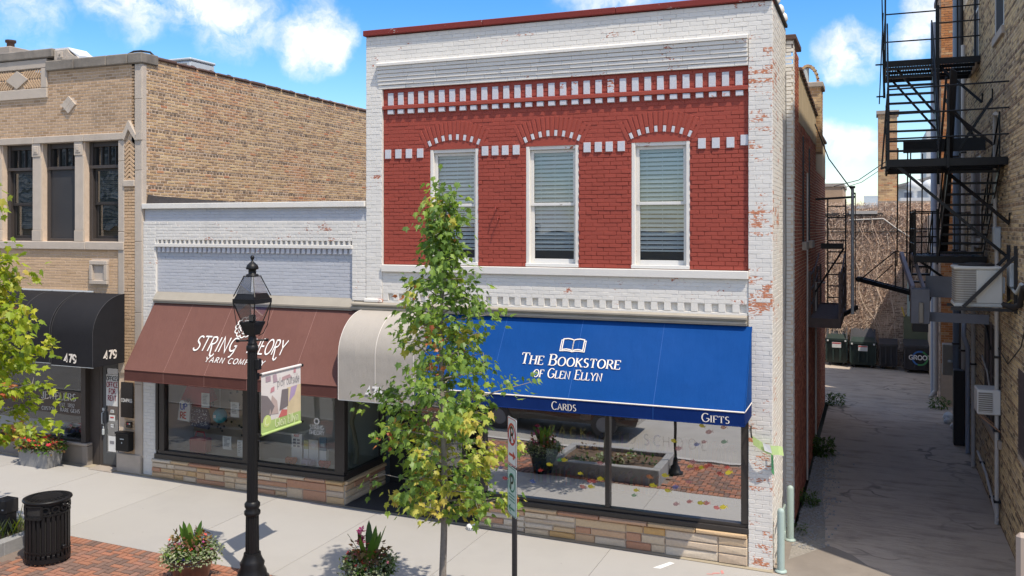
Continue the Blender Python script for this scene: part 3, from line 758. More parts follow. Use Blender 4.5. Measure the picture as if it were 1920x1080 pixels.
# alley and its concrete apron
am, at_, ao = new_mat('alley_asphalt')
ar, ap = rnd_n(at_)
a1 = noise_n(at_, ap, .55, 6.0, .6, (1, .45, 1)); a2 = noise_n(at_, ap, 2.6, 7.0, .66, (.45, 1.3, 1)); a3 = noise_n(at_, ap, 90.0, 3.0)
c_ = mixc(at_, a1, (.22, .18, .145), (.58, .49, .395)); c_ = mixc(at_, nd(at_, 'ShaderNodeMapRange', {0: a2, 1: .5, 2: .72, 3: 0.0, 4: .75}).outputs[0], c_, (.10, .082, .066))
vor = nd(at_, 'ShaderNodeTexVoronoi', {'Vector': nd(at_, 'ShaderNodeVectorMath', {0: ap, 1: nd(at_, 'ShaderNodeTexNoise', {'Vector': ap, 'Scale': 1.5}).outputs[1]}, operation='ADD').outputs[0], 'Scale': .55}, feature='DISTANCE_TO_EDGE')
crack = nd(at_, 'ShaderNodeMapRange', {0: vor.outputs[0], 1: .006, 2: .028, 3: .8, 4: 0.0}).outputs[0]
c_ = mixc(at_, math_n(at_, 'MULTIPLY', crack, nd(at_, 'ShaderNodeMapRange', {0: a1, 1: .48, 2: .6, 3: 0.0, 4: 1.0}).outputs[0]), c_, (.06, .055, .05))
finish(at_, ao, mixc(at_, math_n(at_, 'MULTIPLY', a3, .35), c_, (.60, .51, .42)), .93, math_n(at_, 'ADD', math_n(at_, 'MULTIPLY', a3, .4), math_n(at_, 'MULTIPLY', a2, 3.0)), .7, .02)
al = sheet('alley', None, None, -.012, am, poly=[(-1.45, 10.8), (9, 10.8), (9, 14.2), (2.12, 14.2), (2.12, 40), (-3.5, 40), (-3.5, 28), (-1.25, 28), (-1.25, 16.2), (-1.45, 16.2)])
apr = [(-1.2, 10.8), (9, 10.8), (9, 13.35), (4, 13.6), (2.1, 13.95), (1.1, 14.2), (.45, 14.45), (.15, 14.62), (-.1, 14.85), (-.33, 15.22), (-.6, 15.45), (-.9, 15.55), (-1.1, 15.66), (-1.2, 15.85), (-1.4, 15.9), (-1.42, 13.98), (-1.2, 13.9)]
sheet('driveway_apron', None, None, -.006, CONC_D, poly=apr)
mb = MB(); mb.add([(x, y, gz(x) - .004) for x, y in ((-1.25, 14.6), (-.75, 15.4), (-.8, 16.6), (-.95, 18.5), (-1.0, 21), (-1.25, 22), (-1.25, 16.2))], [list(range(7))], plain('gravelly_edge', (.27, .25, .22), .95, .5, 30, .9, 60)); mb.build('gravel_edge', kind='structure')
gb = MB(); rr = random.Random(3)
for i in range(900):
    x = -1.25 + abs(rr.gauss(0, .25)); y = rr.uniform(15.2, 22); s_ = rr.uniform(.006, .02)
    gb.box(x - s_, x + s_, y - s_, y + s_, gz(x) - .02, gz(x) + s_ * .6, CURB)
gb.build('gravel', kind='stuff')
# a white patch and pink marks laid flat on the pavement by the bookshop
mb = MB()
def flat_mark(x, y, w, h, a, m):
    c, s_ = math.cos(a), math.sin(a)
    mb.add([(x + p * c - q * s_, y + p * s_ + q * c, gz(x) + .004) for p, q in ((-w, -h), (w, -h * .7), (w * .9, h), (-w * .8, h * .9))], [[0, 1, 2, 3]], m)
PK = plain('faded_red_spray', (.62, .25, .23), .9, .2, 20); WS = plain('white_patch', (.78, .78, .77), .9, .05)
flat_mark(-2.98, 13.53, .05, .2, -.5, WS); flat_mark(-2.2, 13.55, .06, .02, .4, PK); flat_mark(-2.12, 13.63, .02, .07, .3, PK); flat_mark(-2.28, 13.48, .05, .014, .2, PK)
mb.build('pavement_markings', kind='structure')

# ------------------------------------------------------------------ the red and white brick bookshop
BK = thing('brick_building', 'two storey brick building with red painted wall and white piers above the blue awning', 'building', (-5.0, 14.0, gz(-5)))
X0, X1, XR = -8.53, -1.43, -1.31
UPWIN = [(-7.26, -6.33), (-5.45, -4.52), (-3.63, -2.69)]
WZ0, WZS, WZC = 4.53, 6.60, 6.70
core = MB()
holes = [(a, b, WZ0, WZC + .02) for a, b in UPWIN]
FW = front(14.075)
panel_wall(core, FW, -8.2, -1.79, 4.42, 7.67, .26, REDP, holes)
panel_wall(core, FW, X0 + .02, -8.2, 3.72, 8.64, .26, WHITE); panel_wall(core, FW, -1.79, X1 - .02, 3.72, 8.64, .26, WHITE); panel_wall(core, FW, -8.2, -1.79, 3.72, 4.42, .26, WHITE); panel_wall(core, FW, -8.2, -1.79, 7.67, 8.64, .26, WHITE)
core.box(X0 + .02, X1 - .02, 16.0, 16.2, .0, 3.6, MORTAR)          # rear of the shop front room, above and below
core.box(X0 + .02, X0 + .2, 14.34, 16.2, 3.6, 8.6, MORTAR)
core.box(X1 - .2, X1 - .004, 14.076, 16.2, -.05, 8.6, WHITE)
core.box(X0 + .002, -8.2, 14.013, 14.07, 3.86, 8.62, WHITE); core.box(-1.785, X1 - .004, 14.013, 14.07, -.05, 8.62, WHITE); core.box(-8.199, -1.786, 14.014, 14.07, 8.1, 8.62, WHITE); core.box(-8.199, -1.786, 14.031, 14.07, 4.0, 4.40, WHITE); core.box(-8.199, -1.786, 14.067, 14.0745, 6.55, 7.67, REDP)
core.box(X0 + .02, XR - .004, 16.205, 22.6, -.05, 8.0, MORTAR_D)
core.box(X0 + .02, XR - .05, 22.605, 28.0, -.05, 7.6, MORTAR_D)
core.box(X0 + .2, X1 - .2, 14.34, 16.2, 3.55, 3.75, ROOMD)
core.build('wall', BK)
rf = MB(); rf.box(X0 + .2, X1 - .2, 14.36, 16.2, 8.2, 8.3, ROOFG); rf.build('roof', BK)
# painted brickwork of the front
B = Bricks(BK)
RW = front(14.067)
arches = []
hol = [(a - .0, b + .0, WZ0, WZS + .06) for a, b in UPWIN]
def in_arch(u, z):
    for a, b in UPWIN:
        c = (a + b) / 2; zc = WZC - 1.12
        if z > 6.5 and math.hypot(u - c, z - zc) < 1.47 and abs(u - c) < .57: return True
    return False
B.lay(RW, -8.19, -1.79, 4.53, 7.66, REDP, holes=hol, p=.006, j=.005, ins=.004, pick=lambda u, z: None if in_arch(u, z) else REDP, jit=.0035)
# white piers
PWL = front(14.012); PWS = front(14.012)
B.lay(PWL, X0, -8.2, 3.87, 8.12, WHITE, p=.004, j=.004, ins=.004, bl=.21, jit=.002)
B.lay(PWS, -1.785, X1, -.02, 8.12, WHITE_CHIP, p=.004, j=.004, ins=.004, bl=.21, jit=.002)
B.lay(PWL, X0, X1, 8.12, 8.62, WHITE, p=.004, j=.004, ins=.004, jit=.002)
B.lay(front(14.03), -8.2, -1.79, 4.01, 4.39, WHITE, p=.004, j=.004, ins=.004, jit=.002)
SWR = side_px(X1 - .004)
B.lay(SWR, 14.02, 16.19, -.02, 8.62, WHITE_CHIP, p=.004, j=.004, ins=.004, jit=.002, pick=lambda u, z: WHITE_CHIP if u < 15.0 else WHITE)
B.lay(front(16.2), X1, XR, -.02, 8.5, WHITE, p=.010)
B.lay(side_px(XR - .004), 16.2, 16.5, -.02, 8.45, WHITE, p=.008, jit=.003)
SWB = side_px(XR - .004)
rw_holes = [(18.3, 18.9, 4.9, 7.0), (20.1, 20.7, 4.9, 6.9)]
B.lay(SWB, 16.5, 22.6, -.02, 7.15, REDB, p=.008, j=.011, holes=rw_holes, headers=6)
B.lay(SWB, 16.5, 17.4, 7.15, 8.35, REDB, p=.008, j=.011)
B.lay(side_px(XR - .054), 22.6, 28.0, -.02, 6.6, REDB, p=.008, j=.011, headers=6)
# arched heads: voussoirs, every second one ending in a pale block
for a, b in UPWIN:
    c = (a + b) / 2; zc = WZC - 1.12; n = 17; r0, r1 = 1.125, 1.46; span = .50
    for i in range(n):
        t = -span + (i + .5) * 2 * span / n; wv = 2 * span / n * (r0 + r1) / 2 - .012
        mid = (r0 + r1) / 2
        lo = r0 + (.115 if i % 2 else 0)
        u = c + math.sin(t) * (lo + r1) / 2; z = zc + math.cos(t) * (lo + r1) / 2
        M = RW.mat(u, z, .002, t)
        place(brick_mesh(wv, r1 - lo, .008, REDP, .004, 'voussoir'), 'voussoir', BK, M)
        if i % 2:
            u = c + math.sin(t) * (r0 + .055); z = zc + math.cos(t) * (r0 + .055)
            place(brick_mesh(wv * .8, .10, .016, LILAC_B, .004, 'arch_block'), 'arch_block', BK, RW.mat(u, z, .002, t))
B.finish()
# pale blocks, ledges and the corbelled cornice
for i in range(31):
    u = -8.044 + i * .2037
    place(brick_mesh(.112, .225, .020, LILAC_B, .004, 'dentil'), 'dentil', BK, RW.mat(u, 7.483, .004))
    place(brick_mesh(.118, .085, .045, LILAC_B, .006, 'dentil'), 'dentil', BK, RW.mat(u + .01, 7.252, .004))
for row in ((-8.10, -7.89, -7.677, -7.452), (-6.198, -6.01, -5.823, -5.623), (-4.37, -4.179, -3.995, -3.795), (-2.50, -2.285, -2.062)):
    for u in row: place(brick_mesh(.115, .165, .022, LILAC_B, .004, 'dentil'), 'dentil', BK, RW.mat(u, 6.50, .004))
place(brick_mesh(.12, .165, .022, LILAC_B, .004, 'dentil'), 'dentil', BK, RW.mat(-1.85, 6.53, .004))
led = MB(); wbox(led, RW, -8.195, -1.792, 7.298, 7.362, 0, .06, REDP, .006); led.build('ledge', BK)
nb = 0
for k in range(6):
    mb = MB(); z0 = 7.665 + k * .0667; o = .012 + k * .0148
    u = -8.275; Wc = front(14.02)
    while u < -1.80:
        l = min(.62 + R(-.1, .1), -1.795 - u)
        wbox(mb, Wc, u, u + l, z0 + R(0, .003), z0 + .064 + R(-.002, .002), -.02, o + R(-.002, .003), WHITE, .006); u += l + .001
    mb.build('cornice_course', BK)
mb = MB(); P = [(0, 8.066), (.112, 8.066), (.112, 8.11), (.03, 8.142), (0, 8.142)]
mb.prism(P, lambda u, v, w: (w, 14.02 - u, v), -8.28, -1.79, WHITE); mb.build('cornice_cap', BK)
mb = MB()
u = X0 - .03
while u < X1 + .02:
    l = min(2.35, X1 + .02 - u)
    wbox(mb, front(14.0), u, u + l - .006, 8.635, 8.73 + R(-.004, .004), -.36, .055 + R(-.005, .005), REDCAP, .008); u += l
mb.box(X1 - .3, X1 + .035, 14.06, 16.15, 8.64, 8.70, TAR, .01)
mb.build('parapet_cap', BK)
mb = MB()
for y in (14.5, 15.2, 15.8): mb.lathe([(.05, 0), (.07, .04), (.05, .12), (.02, .15)], (X1 + .0, y, 8.68), WHITE_TRIM, 8)
mb.box(X1 - .2, XR + .05, 16.15, 17.4, 8.44, 8.53, TERRA, .01)
mb.build('side_coping', BK)
# stepped parapet, stucco and the arched chimney further back along the alley
mb = MB()
y = 17.45
while y < 22.6:
    k = (y - 17.45) / 5.2; mb.box(XR - .35, XR + .06, y, y + .38, 8.10 - k * .28, 8.17 - k * .28 + R(-.01, .015), TERRA, .02); y += .4
for y in (22.9, 23.3, 23.7, 24.1, 24.5, 24.9, 25.3, 25.7, 26.1, 26.5, 26.9, 27.3): mb.box(XR - .4, XR + .02, y, y + .37, 7.6, 7.68 + R(-.01, .015), TERRA, .02)
mb.build('stepped_coping', BK)
STUC = plain('tan_stucco', (.44, .35, .22), .9, .18, 1.5, .4, 30, dirt=.3)
mb = MB(); mb.box(XR - .3, XR + .012, 17.42, 22.6, 7.15, 8.10, STUC); mb.box(XR - .3, XR - .04, 22.6, 28, 6.6, 7.6, STUC); mb.build('stucco_band', BK)
ch = MB(); ch.box(-1.90, XR + .11, 22.7, 23.5, 7.0, 8.55, MORTAR_PINK); ch.box(-1.96, XR + .17, 22.62, 23.58, 8.55, 8.68, CAPST, .02)
ch = ch.build('chimney', BK)
CB = Bricks(ch, 'brick')
CB.lay(front(22.7), -1.90, XR + .11, 7.0, 8.54, YELB, p=.008); CB.lay(side_px(XR + .11), 22.7, 23.5, 7.0, 8.54, YELB, p=.008); CB.finish(60)
mb = MB(); mb.tube([(-1.58, 23.1, 8.66), (-1.58, 23.1, 9.08)], .085, GALV, 12); mb.build('flue', ch)
for i in range(13):
    t = math.radians(8 + i * 164 / 12); c = Vector((-1.52 + .24 * math.cos(t), 23.1, 8.68 + .46 * math.sin(t)))
    bm_ = brick_mesh(.075, .075, .2, YELB, .004, 'arch_brick')
    place(bm_, 'arch_brick', ch, Matrix.Translation((c.x, 23.2, c.z)) @ Matrix.Rotation(-t, 4, 'Y'))
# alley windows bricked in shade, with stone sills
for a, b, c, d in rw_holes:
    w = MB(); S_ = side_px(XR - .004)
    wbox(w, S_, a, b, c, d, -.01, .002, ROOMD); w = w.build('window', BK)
    s_ = MB(); wbox(s_, S_, a - .08, b + .08, c - .16, c, -.01, .09, CAPST, .01); s_.build('sill', w)
    s_ = MB()
    for q in range(9):
        t = math.radians(20 + q * 140 / 8); wbox(s_, S_, (a + b) / 2 - math.cos(t) * .34 - .035, (a + b) / 2 - math.cos(t) * .34 + .035, d - .1 + .16 * math.sin(t), d + .12 + .16 * math.sin(t), 0, .014, REDB)
    s_.build('arch', w)
mb = MB(); mb.tube([(XR + .03, 19.3, gz(XR)), (XR + .03, 19.3, 6.3)], .02, PALEPIPE, 6)
mb.tube([(XR + .04, 22.0, gz(XR)), (XR + .04, 22.0, 3.9), (XR + .25, 22.0, 3.9)], .025, PALEPIPE, 6)
mb.build('conduit', BK)
mb = MB(); mb.tube([(X1 + .02, 15.98 + math.sin(z * 3) * .03, z) for z in [3.6 + .25 * i for i in range(18)]], .008, plain('grey_cable', (.2, .2, .2)), 4, False); mb.build('cable', BK)
# sill band, white band with blocks, metal cornice
mb = MB(); wbox(mb, front(14.02), -8.2, -1.785, 4.395, 4.52, -.04, .055, WHITE_TRIM, .008); mb.build('sill_band', BK)
mb = MB(); wbox(mb, front(14.085), -8.2, -1.79, 3.84, 4.01, -.05, 0, WHITE); mb.build('band_back', BK)
u = -8.19; i = 0
while u < -1.80:
    place(brick_mesh(.106, .135, .06, WHITE, .004, 'dentil'), 'dentil', BK, front(14.085).mat(u + .053, 3.942, 0)); u += .2125
mb = MB(); wbox(mb, front(14.03), -8.195, -1.795, 3.835, 3.872, -.05, .004, WHITE, .004); mb.build('band_course', BK)
mb = MB()
P = [(-.1, 3.69), (.06, 3.69), (.06, 3.715), (.08, 3.72), (.08, 3.745), (.05, 3.75), (.06, 3.78), (.10, 3.79), (.10, 3.815), (.06, 3.83), (-.1, 3.845)]
mb.prism(P, lambda u, v, w: (w, 14.0 - u, v), -8.78, -1.80, BEIGE); mb.build('metal_cornice', BK)
mb = MB(); mb.box(-8.55, -8.19, 13.96, 14.1, 3.84, 3.9, WHITE, .01); mb.build('pier_foot', BK)
# two iron hooks left in the wall
mb = MB()
for u, z in ((-5.97, 5.52), (-5.93, 5.34)): mb.tube([(u, 14.06, z), (u, 13.97, z + .01), (u + .01, 13.95, z - .04)], .012, REDCAP, 6)
mb.build('wall_hook', BK)

# upper sash windows
def sash_window(a, b):
    c = (a + b) / 2; yF = 14.05
    root = MB()
    # outer casing with arched head
    mb = root
    n = 12; arcp = [(a + (b - a) * i / n, WZS + (WZC - WZS) * (1 - ((i / n - .5) * 2) ** 2)) for i in range(n + 1)]
    arcp_in = [(b - .05, 6.56), (a + .05, 6.56)]
    mb.prism([(a, 6.56)] + arcp + [(b, 6.56)], lambda u, v, w: (u, w, v), 14.07, 14.24, WHITE_TRIM)
    mb.box(a, a + .06, 14.07, 14.24, WZ0, 6.56, WHITE_TRIM, .006); mb.box(b - .06, b, 14.07, 14.24, WZ0, 6.56, WHITE_TRIM, .006)
    mb.box(a, b, 14.04, 14.24, WZ0, WZ0 + .055, WORN_TRIM, .006)
    mb.box(a + .06, b - .06, 14.085, 14.12, 6.49, 6.558, WHITE_TRIM, .006)
    w = mb.build('window', BK)
    s = MB()
    for (z0, z1, y) in ((5.55, 6.49, 14.135), (WZ0 + .055, 5.60, 14.165)):
        s.box(a + .06, a + .115, y, y + .04, z0, z1, WHITE_TRIM, .004); s.box(b - .115, b - .06, y, y + .04, z0, z1, WHITE_TRIM, .004)
        s.box(a + .115, b - .115, y, y + .04, z1 - .05, z1, WHITE_TRIM, .004); s.box(a + .115, b - .115, y, y + .04, z0, z0 + (.05 if z0 > 5 else .075), WORN_TRIM, .004)
    s.build('sash', w)
    for (z0, z1, y) in ((5.60, 6.44, 14.157), (WZ0 + .13, 5.55, 14.187)):
        g = MB(); g.quad((a + .115, y, z0), (b - .115, y, z0), (b - .115, y, z1), (a + .115, y, z1), GLASSU); g.build('pane', w)
    sm = None; n = 23
    for i in range(n):
        z = 4.87 + i * .0705
        if sm is None:
            q = MB(); q.add([(-.375, -.031, -.001), (.375, -.031, -.001), (.375, .031, -.001), (-.375, .031, -.001), (-.375, -.031, .002), (.375, -.031, .002), (.375, .031, .002), (-.375, .031, .002)],
                            [[0, 3, 2, 1], [4, 5, 6, 7], [0, 1, 5, 4], [2, 3, 7, 6]], BLINDS); sm = sash_window.slat = sash_window.slat or q.mesh('slat')
        place(sm, 'slat', w, Matrix.Translation((c + R(-.003, .003), 14.238, z + R(-.002, .002))) @ Matrix.Rotation(R(-.006, .006), 4, 'Y') @ Matrix.Rotation(.92, 4, 'X'))
    q = MB(); q.box(a + .11, b - .11, 14.23, 14.27, 4.80, 4.825, BLINDS)
    for u in (-.25, 0, .25): q.box(c + u - .002, c + u + .002, 14.222, 14.226, 4.82, 6.5, BLINDS)
    q.build('blind_rail', w)
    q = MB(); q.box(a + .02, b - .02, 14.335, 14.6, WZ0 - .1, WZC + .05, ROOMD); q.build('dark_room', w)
sash_window.slat = None
for a, b in UPWIN: sash_window(a, b)
# ------------------------------------------------------------------ bookshop front: stone base, frames, panes
def stone_base(root, W, u0, u1, zb, zt, depth, cap_h=.075, seed=1, label=None):
    """ledge stones of uneven size in courses, capped by long slabs; zb(u) is the pavement"""
    rr = random.Random(seed)
    mb = MB(); wbox(mb, W, u0, u1, min(zb(u0), zb(u1)) - .05, zt - cap_h, -.2, 0, MORTAR); mb.build('stone_backing', root)
    def put(a, b, z0, z1, p, nm):
        m = MB(); w, h = b - a - .008, z1 - z0 - .008; x = [rr.uniform(-.006, .006) for _ in range(8)]; i = .012
        v = [(-w / 2, 0, -h / 2), (w / 2, 0, -h / 2), (w / 2, 0, h / 2), (-w / 2, 0, h / 2),
             (-w / 2 + i, -p + x[0], -h / 2 + i), (w / 2 - i, -p + x[1], -h / 2 + i), (w / 2 - i, -p + x[2], h / 2 - i), (-w / 2 + i, -p + x[3], h / 2 - i), (x[6] * 4, -p - .008, x[7])]
        m.add(v, [[4, 5, 8], [5, 6, 8], [6, 7, 8], [7, 4, 8], [0, 1, 5, 4], [1, 2, 6, 5], [2, 3, 7, 6], [3, 0, 4, 7]], STONE)
        place(m.mesh('stone'), nm, root, W.mat((a + b) / 2, (z0 + z1) / 2))
    u = u0
    while u < u1 - .02:
        l = min(rr.uniform(.45, .8), u1 - u)
        if u1 - u - l < .25: l = u1 - u
        put(u, u + l, zt - cap_h, zt, .05 + rr.uniform(0, .012), 'cap_stone'); u += l
    u = u0
    while u < u1 - .02:
        l = min(rr.uniform(.55, .95), u1 - u)
        if u1 - u - l < .3: l = u1 - u
        lo = min(zb(u), zb(u + l)) - .01; hi = zt - cap_h; H = hi - lo
        n = rr.choice((2, 3, 3, 4)); cuts = sorted([lo + H * (q + rr.uniform(-.12, .12)) / n for q in range(1, n)])
        zs = [lo] + cuts + [hi]
        for z0, z1 in zip(zs, zs[1:]):
            if l > .5 and rr.random() < .65:
                k = rr.uniform(.3, .7); put(u, u + l * k, z0, z1, rr.uniform(.018, .038), 'stone'); put(u + l * k, u + l, z0, z1, rr.uniform(.018, .038), 'stone')
            else: put(u, u + l, z0, z1, rr.uniform(.018, .038), 'stone')
        u += l

SF = front(14.02)
stone_base(BK, SF, -6.30, -1.80, lambda u: gz(u) + .015, .50, .2, seed=5)
ST0, ST1 = .50, 2.75
mb = MB()
mb.box(-6.30, -1.78, 14.0, 14.2, .50, .585, BRONZE, .008); mb.box(-6.30, -1.78, 14.04, 14.18, .585, .64, BRONZE, .006)
mb.box(-6.30, -1.78, 14.02, 14.2, 2.62, 2.75, BRONZE, .006)
for a, b in ((-1.90, -1.78), (-4.06, -3.985), (-6.30, -6.19)): mb.box(a, b, 14.03, 14.17, .64, 2.62, BRONZE, .008)
shop = mb.build('storefront_frame', BK)
for a, b in ((-6.19, -4.06), (-3.985, -1.90)):
    g = MB(); g.quad((a, 14.10, .64), (b, 14.10, .64), (b, 14.10, 2.62), (a, 14.10, 2.62), GLASS); g.build('pane', shop)
# frame above shop windows behind the awning
mb = MB(); panel_wall(mb, front(14.10), -8.5, -1.785, 2.75, 3.72, .12, PANELG); mb.build('sign_panel', BK)
# rooms behind the glass
mb = MB()
mb.box(-6.30, -1.65, 14.2, 15.98, .34, .42, plain('display_floor', (.34, .31, .27), .8, .1), 0)
mb.box(-6.32, -6.28, 14.2, 15.98, .34, 3.0, ROOM); mb.box(-1.66, -1.60, 14.2, 15.98, .34, 3.0, ROOM)
mb.box(-6.3, -1.65, 15.9, 15.98, .34, 3.0, ROOM); mb.box(-6.3, -1.65, 14.2, 15.98, 2.9, 3.0, ROOMD)
mb.build('shop_room', BK)
rr = random.Random(8)
bc = [(.5, .06, .05), (.06, .12, .35), (.5, .38, .06), (.06, .25, .12), (.55, .5, .42), (.3, .08, .25), (.03, .03, .05)]
shelf = MB(); shelf.box(-6.0, -1.9, 15.55, 15.9, .42, .46, colr('shelf_wood', (.25, .14, .07))); shelf.box(-6.0, -1.9, 15.55, 15.9, 1.1, 1.13, colr('shelf_wood', (.25, .14, .07))); shelf.box(-6.0, -1.9, 15.55, 15.9, 1.75, 1.78, colr('shelf_wood', (.25, .14, .07)))
sh = thing('bookshelf', 'long wooden bookshelf along the back of the bookshop window', 'shelf', (-4, 15.7, .42)); shelf.build('shelf_board', sh)
mb = MB()
for z in (.46, 1.13, 1.78):
    x = -5.95
    while x < -1.95:
        w_ = rr.uniform(.025, .06); c = rr.choice(bc); mb.box(x, x + w_ - .003, 15.6, 15.8, z, z + rr.uniform(.2, .34), colr('book_cover_%d' % bc.index(c), c)); x += w_ + (rr.random() < .05) * .1
mb.build('books', sh, kind='stuff')
FISHC = [('yellow', (.72, .60, .04)), ('red', (.62, .06, .05)), ('orange', (.70, .25, .08)), ('green', (.10, .36, .14)), ('blue', (.10, .16, .45)), ('pink', (.62, .25, .24))]
def paper_mat(name, c, tr_=None):
    if name in MATS: return MATS[name]
    m, t, out = new_mat(name)
    d = nd(t, 'ShaderNodeBsdfPrincipled', {'Base Color': (*c, 1), 'Roughness': .8}); tr = nd(t, 'ShaderNodeBsdfTransparent')
    t.links.new(nd(t, 'ShaderNodeMixShader', {0: tr_ or (.5 if 'yellow' in name else .72), 1: d.outputs[0], 2: tr.outputs[0]}).outputs[0], out.inputs[0]); return m
fm = {}
def fish_mesh(c):
    if c[0] not in fm:
        b = MB(); pts = [(.062 * math.cos(t) - .01, .04 * math.sin(t)) for t in [math.radians(q) for q in (20, 50, 90, 130, 165, 195, 230, 270, 310, 340)]] + []
        m = paper_mat('paper_' + c[0], c[1])
        b.add([(x, 0, z) for x, z in pts] + [(.085, 0, .042), (.072, 0, 0), (.085, 0, -.042), (.04, 0, 0)], [list(range(10))[::-1], [13, 12, 11], [13, 11, 10]], m)
        b.add([(x, .002, z) for x, z in pts], [list(range(10))], m); b.add([(-.012, -.001, .034), (.02, -.001, .03), (.012, -.001, .06)], [[0, 1, 2]], m)
        fm[c[0]] = b.mesh('paper_fish')
    return fm[c[0]]
for i in range(52):
    right = i < 36
    u = rr.uniform(-2.95, -1.98) if right and i < 30 else (rr.uniform(-3.9, -2.9) if right else rr.uniform(-6.0, -4.15))
    z = rr.uniform(.80, 2.25) if right and i < 30 else rr.uniform(.85, 1.35)
    c = FISHC[rr.choice((0, 0, 0, 1, 1, 1, 2, 3, 4, 5, 5, 5))]
    place(fish_mesh(c), 'paper_fish', shop, Matrix.Translation((u, 14.094, z)) @ Matrix.Rotation(rr.uniform(-.3, .3), 4, 'Y') @ Matrix.Scale(rr.uniform(.62, .85), 4))
mb = MB(); LET = paper_mat('faint_lemon_letter', (.66, .6, .16), .9); BLT = paper_mat('brown_paper_letter', (.33, .22, .16), .88); BLL = paper_mat('blue_paper_letter', (.25, .33, .55), .85)
letters(mb, 'BACK', (-4.72, 14.095, 1.72), (1, 0, 0), (0, 0, 1), .16, LET, .16, .16, .45)
letters(mb, 'TO', (-3.72, 14.095, 1.70), (1, 0, 0), (0, 0, 1), .16, BLT, .1, .1, .45)
letters(mb, 'SC', (-3.30, 14.095, 1.70), (1, 0, 0), (0, 0, 1), .17, BLL, .14, .14, .4)
letters(mb, 'HOOL', (-2.78, 14.095, 1.70), (1, 0, 0), (0, 0, 1), .16, BLT, .12, .12, .5)
mb.build('paper_lettering', shop, kind='stuff')
for u, z, w_, h_ in ((-4.42, 2.12, .09, .1), (-3.62, 2.16, .13, .09), (-5.0, 1.35, .1, .13)):
    m = MB(); m.box(u - w_, u + w_, 14.115, 14.118, z - h_, z + h_, PLASTIC); m.build('notice', shop)

# entrance bay between the shops: the yarn shop's glass turns the corner and runs back to the door
ent = MB()
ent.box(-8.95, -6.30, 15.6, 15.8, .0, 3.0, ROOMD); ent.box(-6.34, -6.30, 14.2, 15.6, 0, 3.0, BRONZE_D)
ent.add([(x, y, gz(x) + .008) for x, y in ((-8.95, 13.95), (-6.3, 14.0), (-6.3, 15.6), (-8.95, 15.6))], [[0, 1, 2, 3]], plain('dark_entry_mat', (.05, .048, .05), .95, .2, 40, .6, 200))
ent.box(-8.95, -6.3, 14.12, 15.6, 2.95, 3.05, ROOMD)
ent.build('entrance_recess', BK)
dm = MB()
for a, b in ((-8.3, -8.2), (-7.3, -7.2)): dm.box(a, b, 15.45, 15.55, .05, 2.3, BRONZE, .006)
dm.box(-8.2, -7.3, 15.45, 15.55, 2.18, 2.3, BRONZE, .006); dm.box(-8.2, -7.3, 15.45, 15.55, .08, .3, BRONZE, .006)
dr = dm.build('door', BK); g = MB(); g.quad((-8.2, 15.5, .3), (-7.3, 15.5, .3), (-7.3, 15.5, 2.18), (-8.2, 15.5, 2.18), GLASSB); g.build('pane', dr)
h = MB(); h.tube([(-7.36, 15.42, .95), (-7.36, 15.38, .97), (-7.36, 15.38, 1.25), (-7.36, 15.42, 1.27)], .012, GALV, 6); h.build('handle', dr)

# ------------------------------------------------------------------ the low white yarn shop
YN = thing('yarn_shop', 'low white brick shop with a pale blue recessed panel above the brown awning', 'building', (-11.1, 14.0, gz(-11)))
YX0, YX1 = -13.765, -8.535
mb = MB()
panel_wall(mb, front(14.072), YX0, YX1, 3.7, 5.56, .25, LILAC)
mb.box(YX0, -13.44, 14.021, 14.3, .1, 3.7, WHITE_TRIM); mb.box(YX0, YX0 + .15, 14.32, 27, .1, 5.5, MORTAR); mb.build('wall', YN)
mb = MB(); mb.add([(YX0, 14.2, 5.55), (YX1, 14.2, 5.50), (YX1, 27, 5.32), (YX0, 27, 5.32)], [[0, 1, 2, 3]], TAR)
P = []
for i in range(11):
    x = YX0 + 5.22 * i / 10; hgt = (.17 * max(0, 1 - i / 4.5) ** 1.3 + .012)
    P.append((x, hgt))
mb.add([(x, 14.10, 5.66) for x, q in P] + [(x, 14.14, 5.665 + q) for x, q in P] + [(x, 14.6, 5.66) for x, q in P], [[i, i + 1, 12 + i, 11 + i] for i in range(10)] + [[11 + i, 12 + i, 23 + i, 22 + i] for i in range(10)], TAR)
mb.add([(YX0 + .0, 14.2, 5.84), (YX0 + .02, 14.2, 5.66), (YX0 + .02, 24, 5.5), (YX0 + .0, 24, 5.58)], [[0, 1, 2, 3]], TAR)
mb.build('roof', YN)
B = Bricks(YN)
B.lay(front(14.02), YX0, -13.44, .18, 5.31, WHITE_TRIM, p=.005, j=.006, ins=.005, jit=.0015)
B.lay(front(14.02), -8.83, YX1, 3.86, 5.31, WHITE_TRIM, p=.005, j=.006, ins=.005, jit=.0015)
B.lay(front(14.02), -13.44, -8.83, 4.935, 5.31, WHITE_RUN, p=.006, j=.006, ins=.005, jit=.002)
B.lay(front(14.055), YX0 + .06, YX1, 5.315, 5.56, LILAC, p=.005, j=.006, ins=.005, jit=.002)
B.lay(front(14.07), -13.44, -8.835, 3.89, 4.80, LILAC, p=.004, j=.006, ins=.004, jit=.0015)
B.finish()
mb = MB(); wbox(mb, front(14.0), YX0, YX1 - .01, 5.56, 5.665, -.3, .03, WHITE_TRIM, .008); mb.build('parapet_cap', YN)
mb = MB(); wbox(mb, front(14.056), YX0 + .01, YX1 - .01, 5.306, 5.56, -.015, 0, LILAC); wbox(mb, front(14.04), YX0, -13.44, 3.7, 5.305, -.03, .0195, WHITE_TRIM); wbox(mb, front(14.04), -8.83, YX1 - .01, 3.86, 5.305, -.03, .0195, WHITE_TRIM)
wbox(mb, front(14.02), -13.439, -8.831, 4.94, 5.305, -.05, -.0005, WHITE_RUN); mb.build('pier_backing', YN)
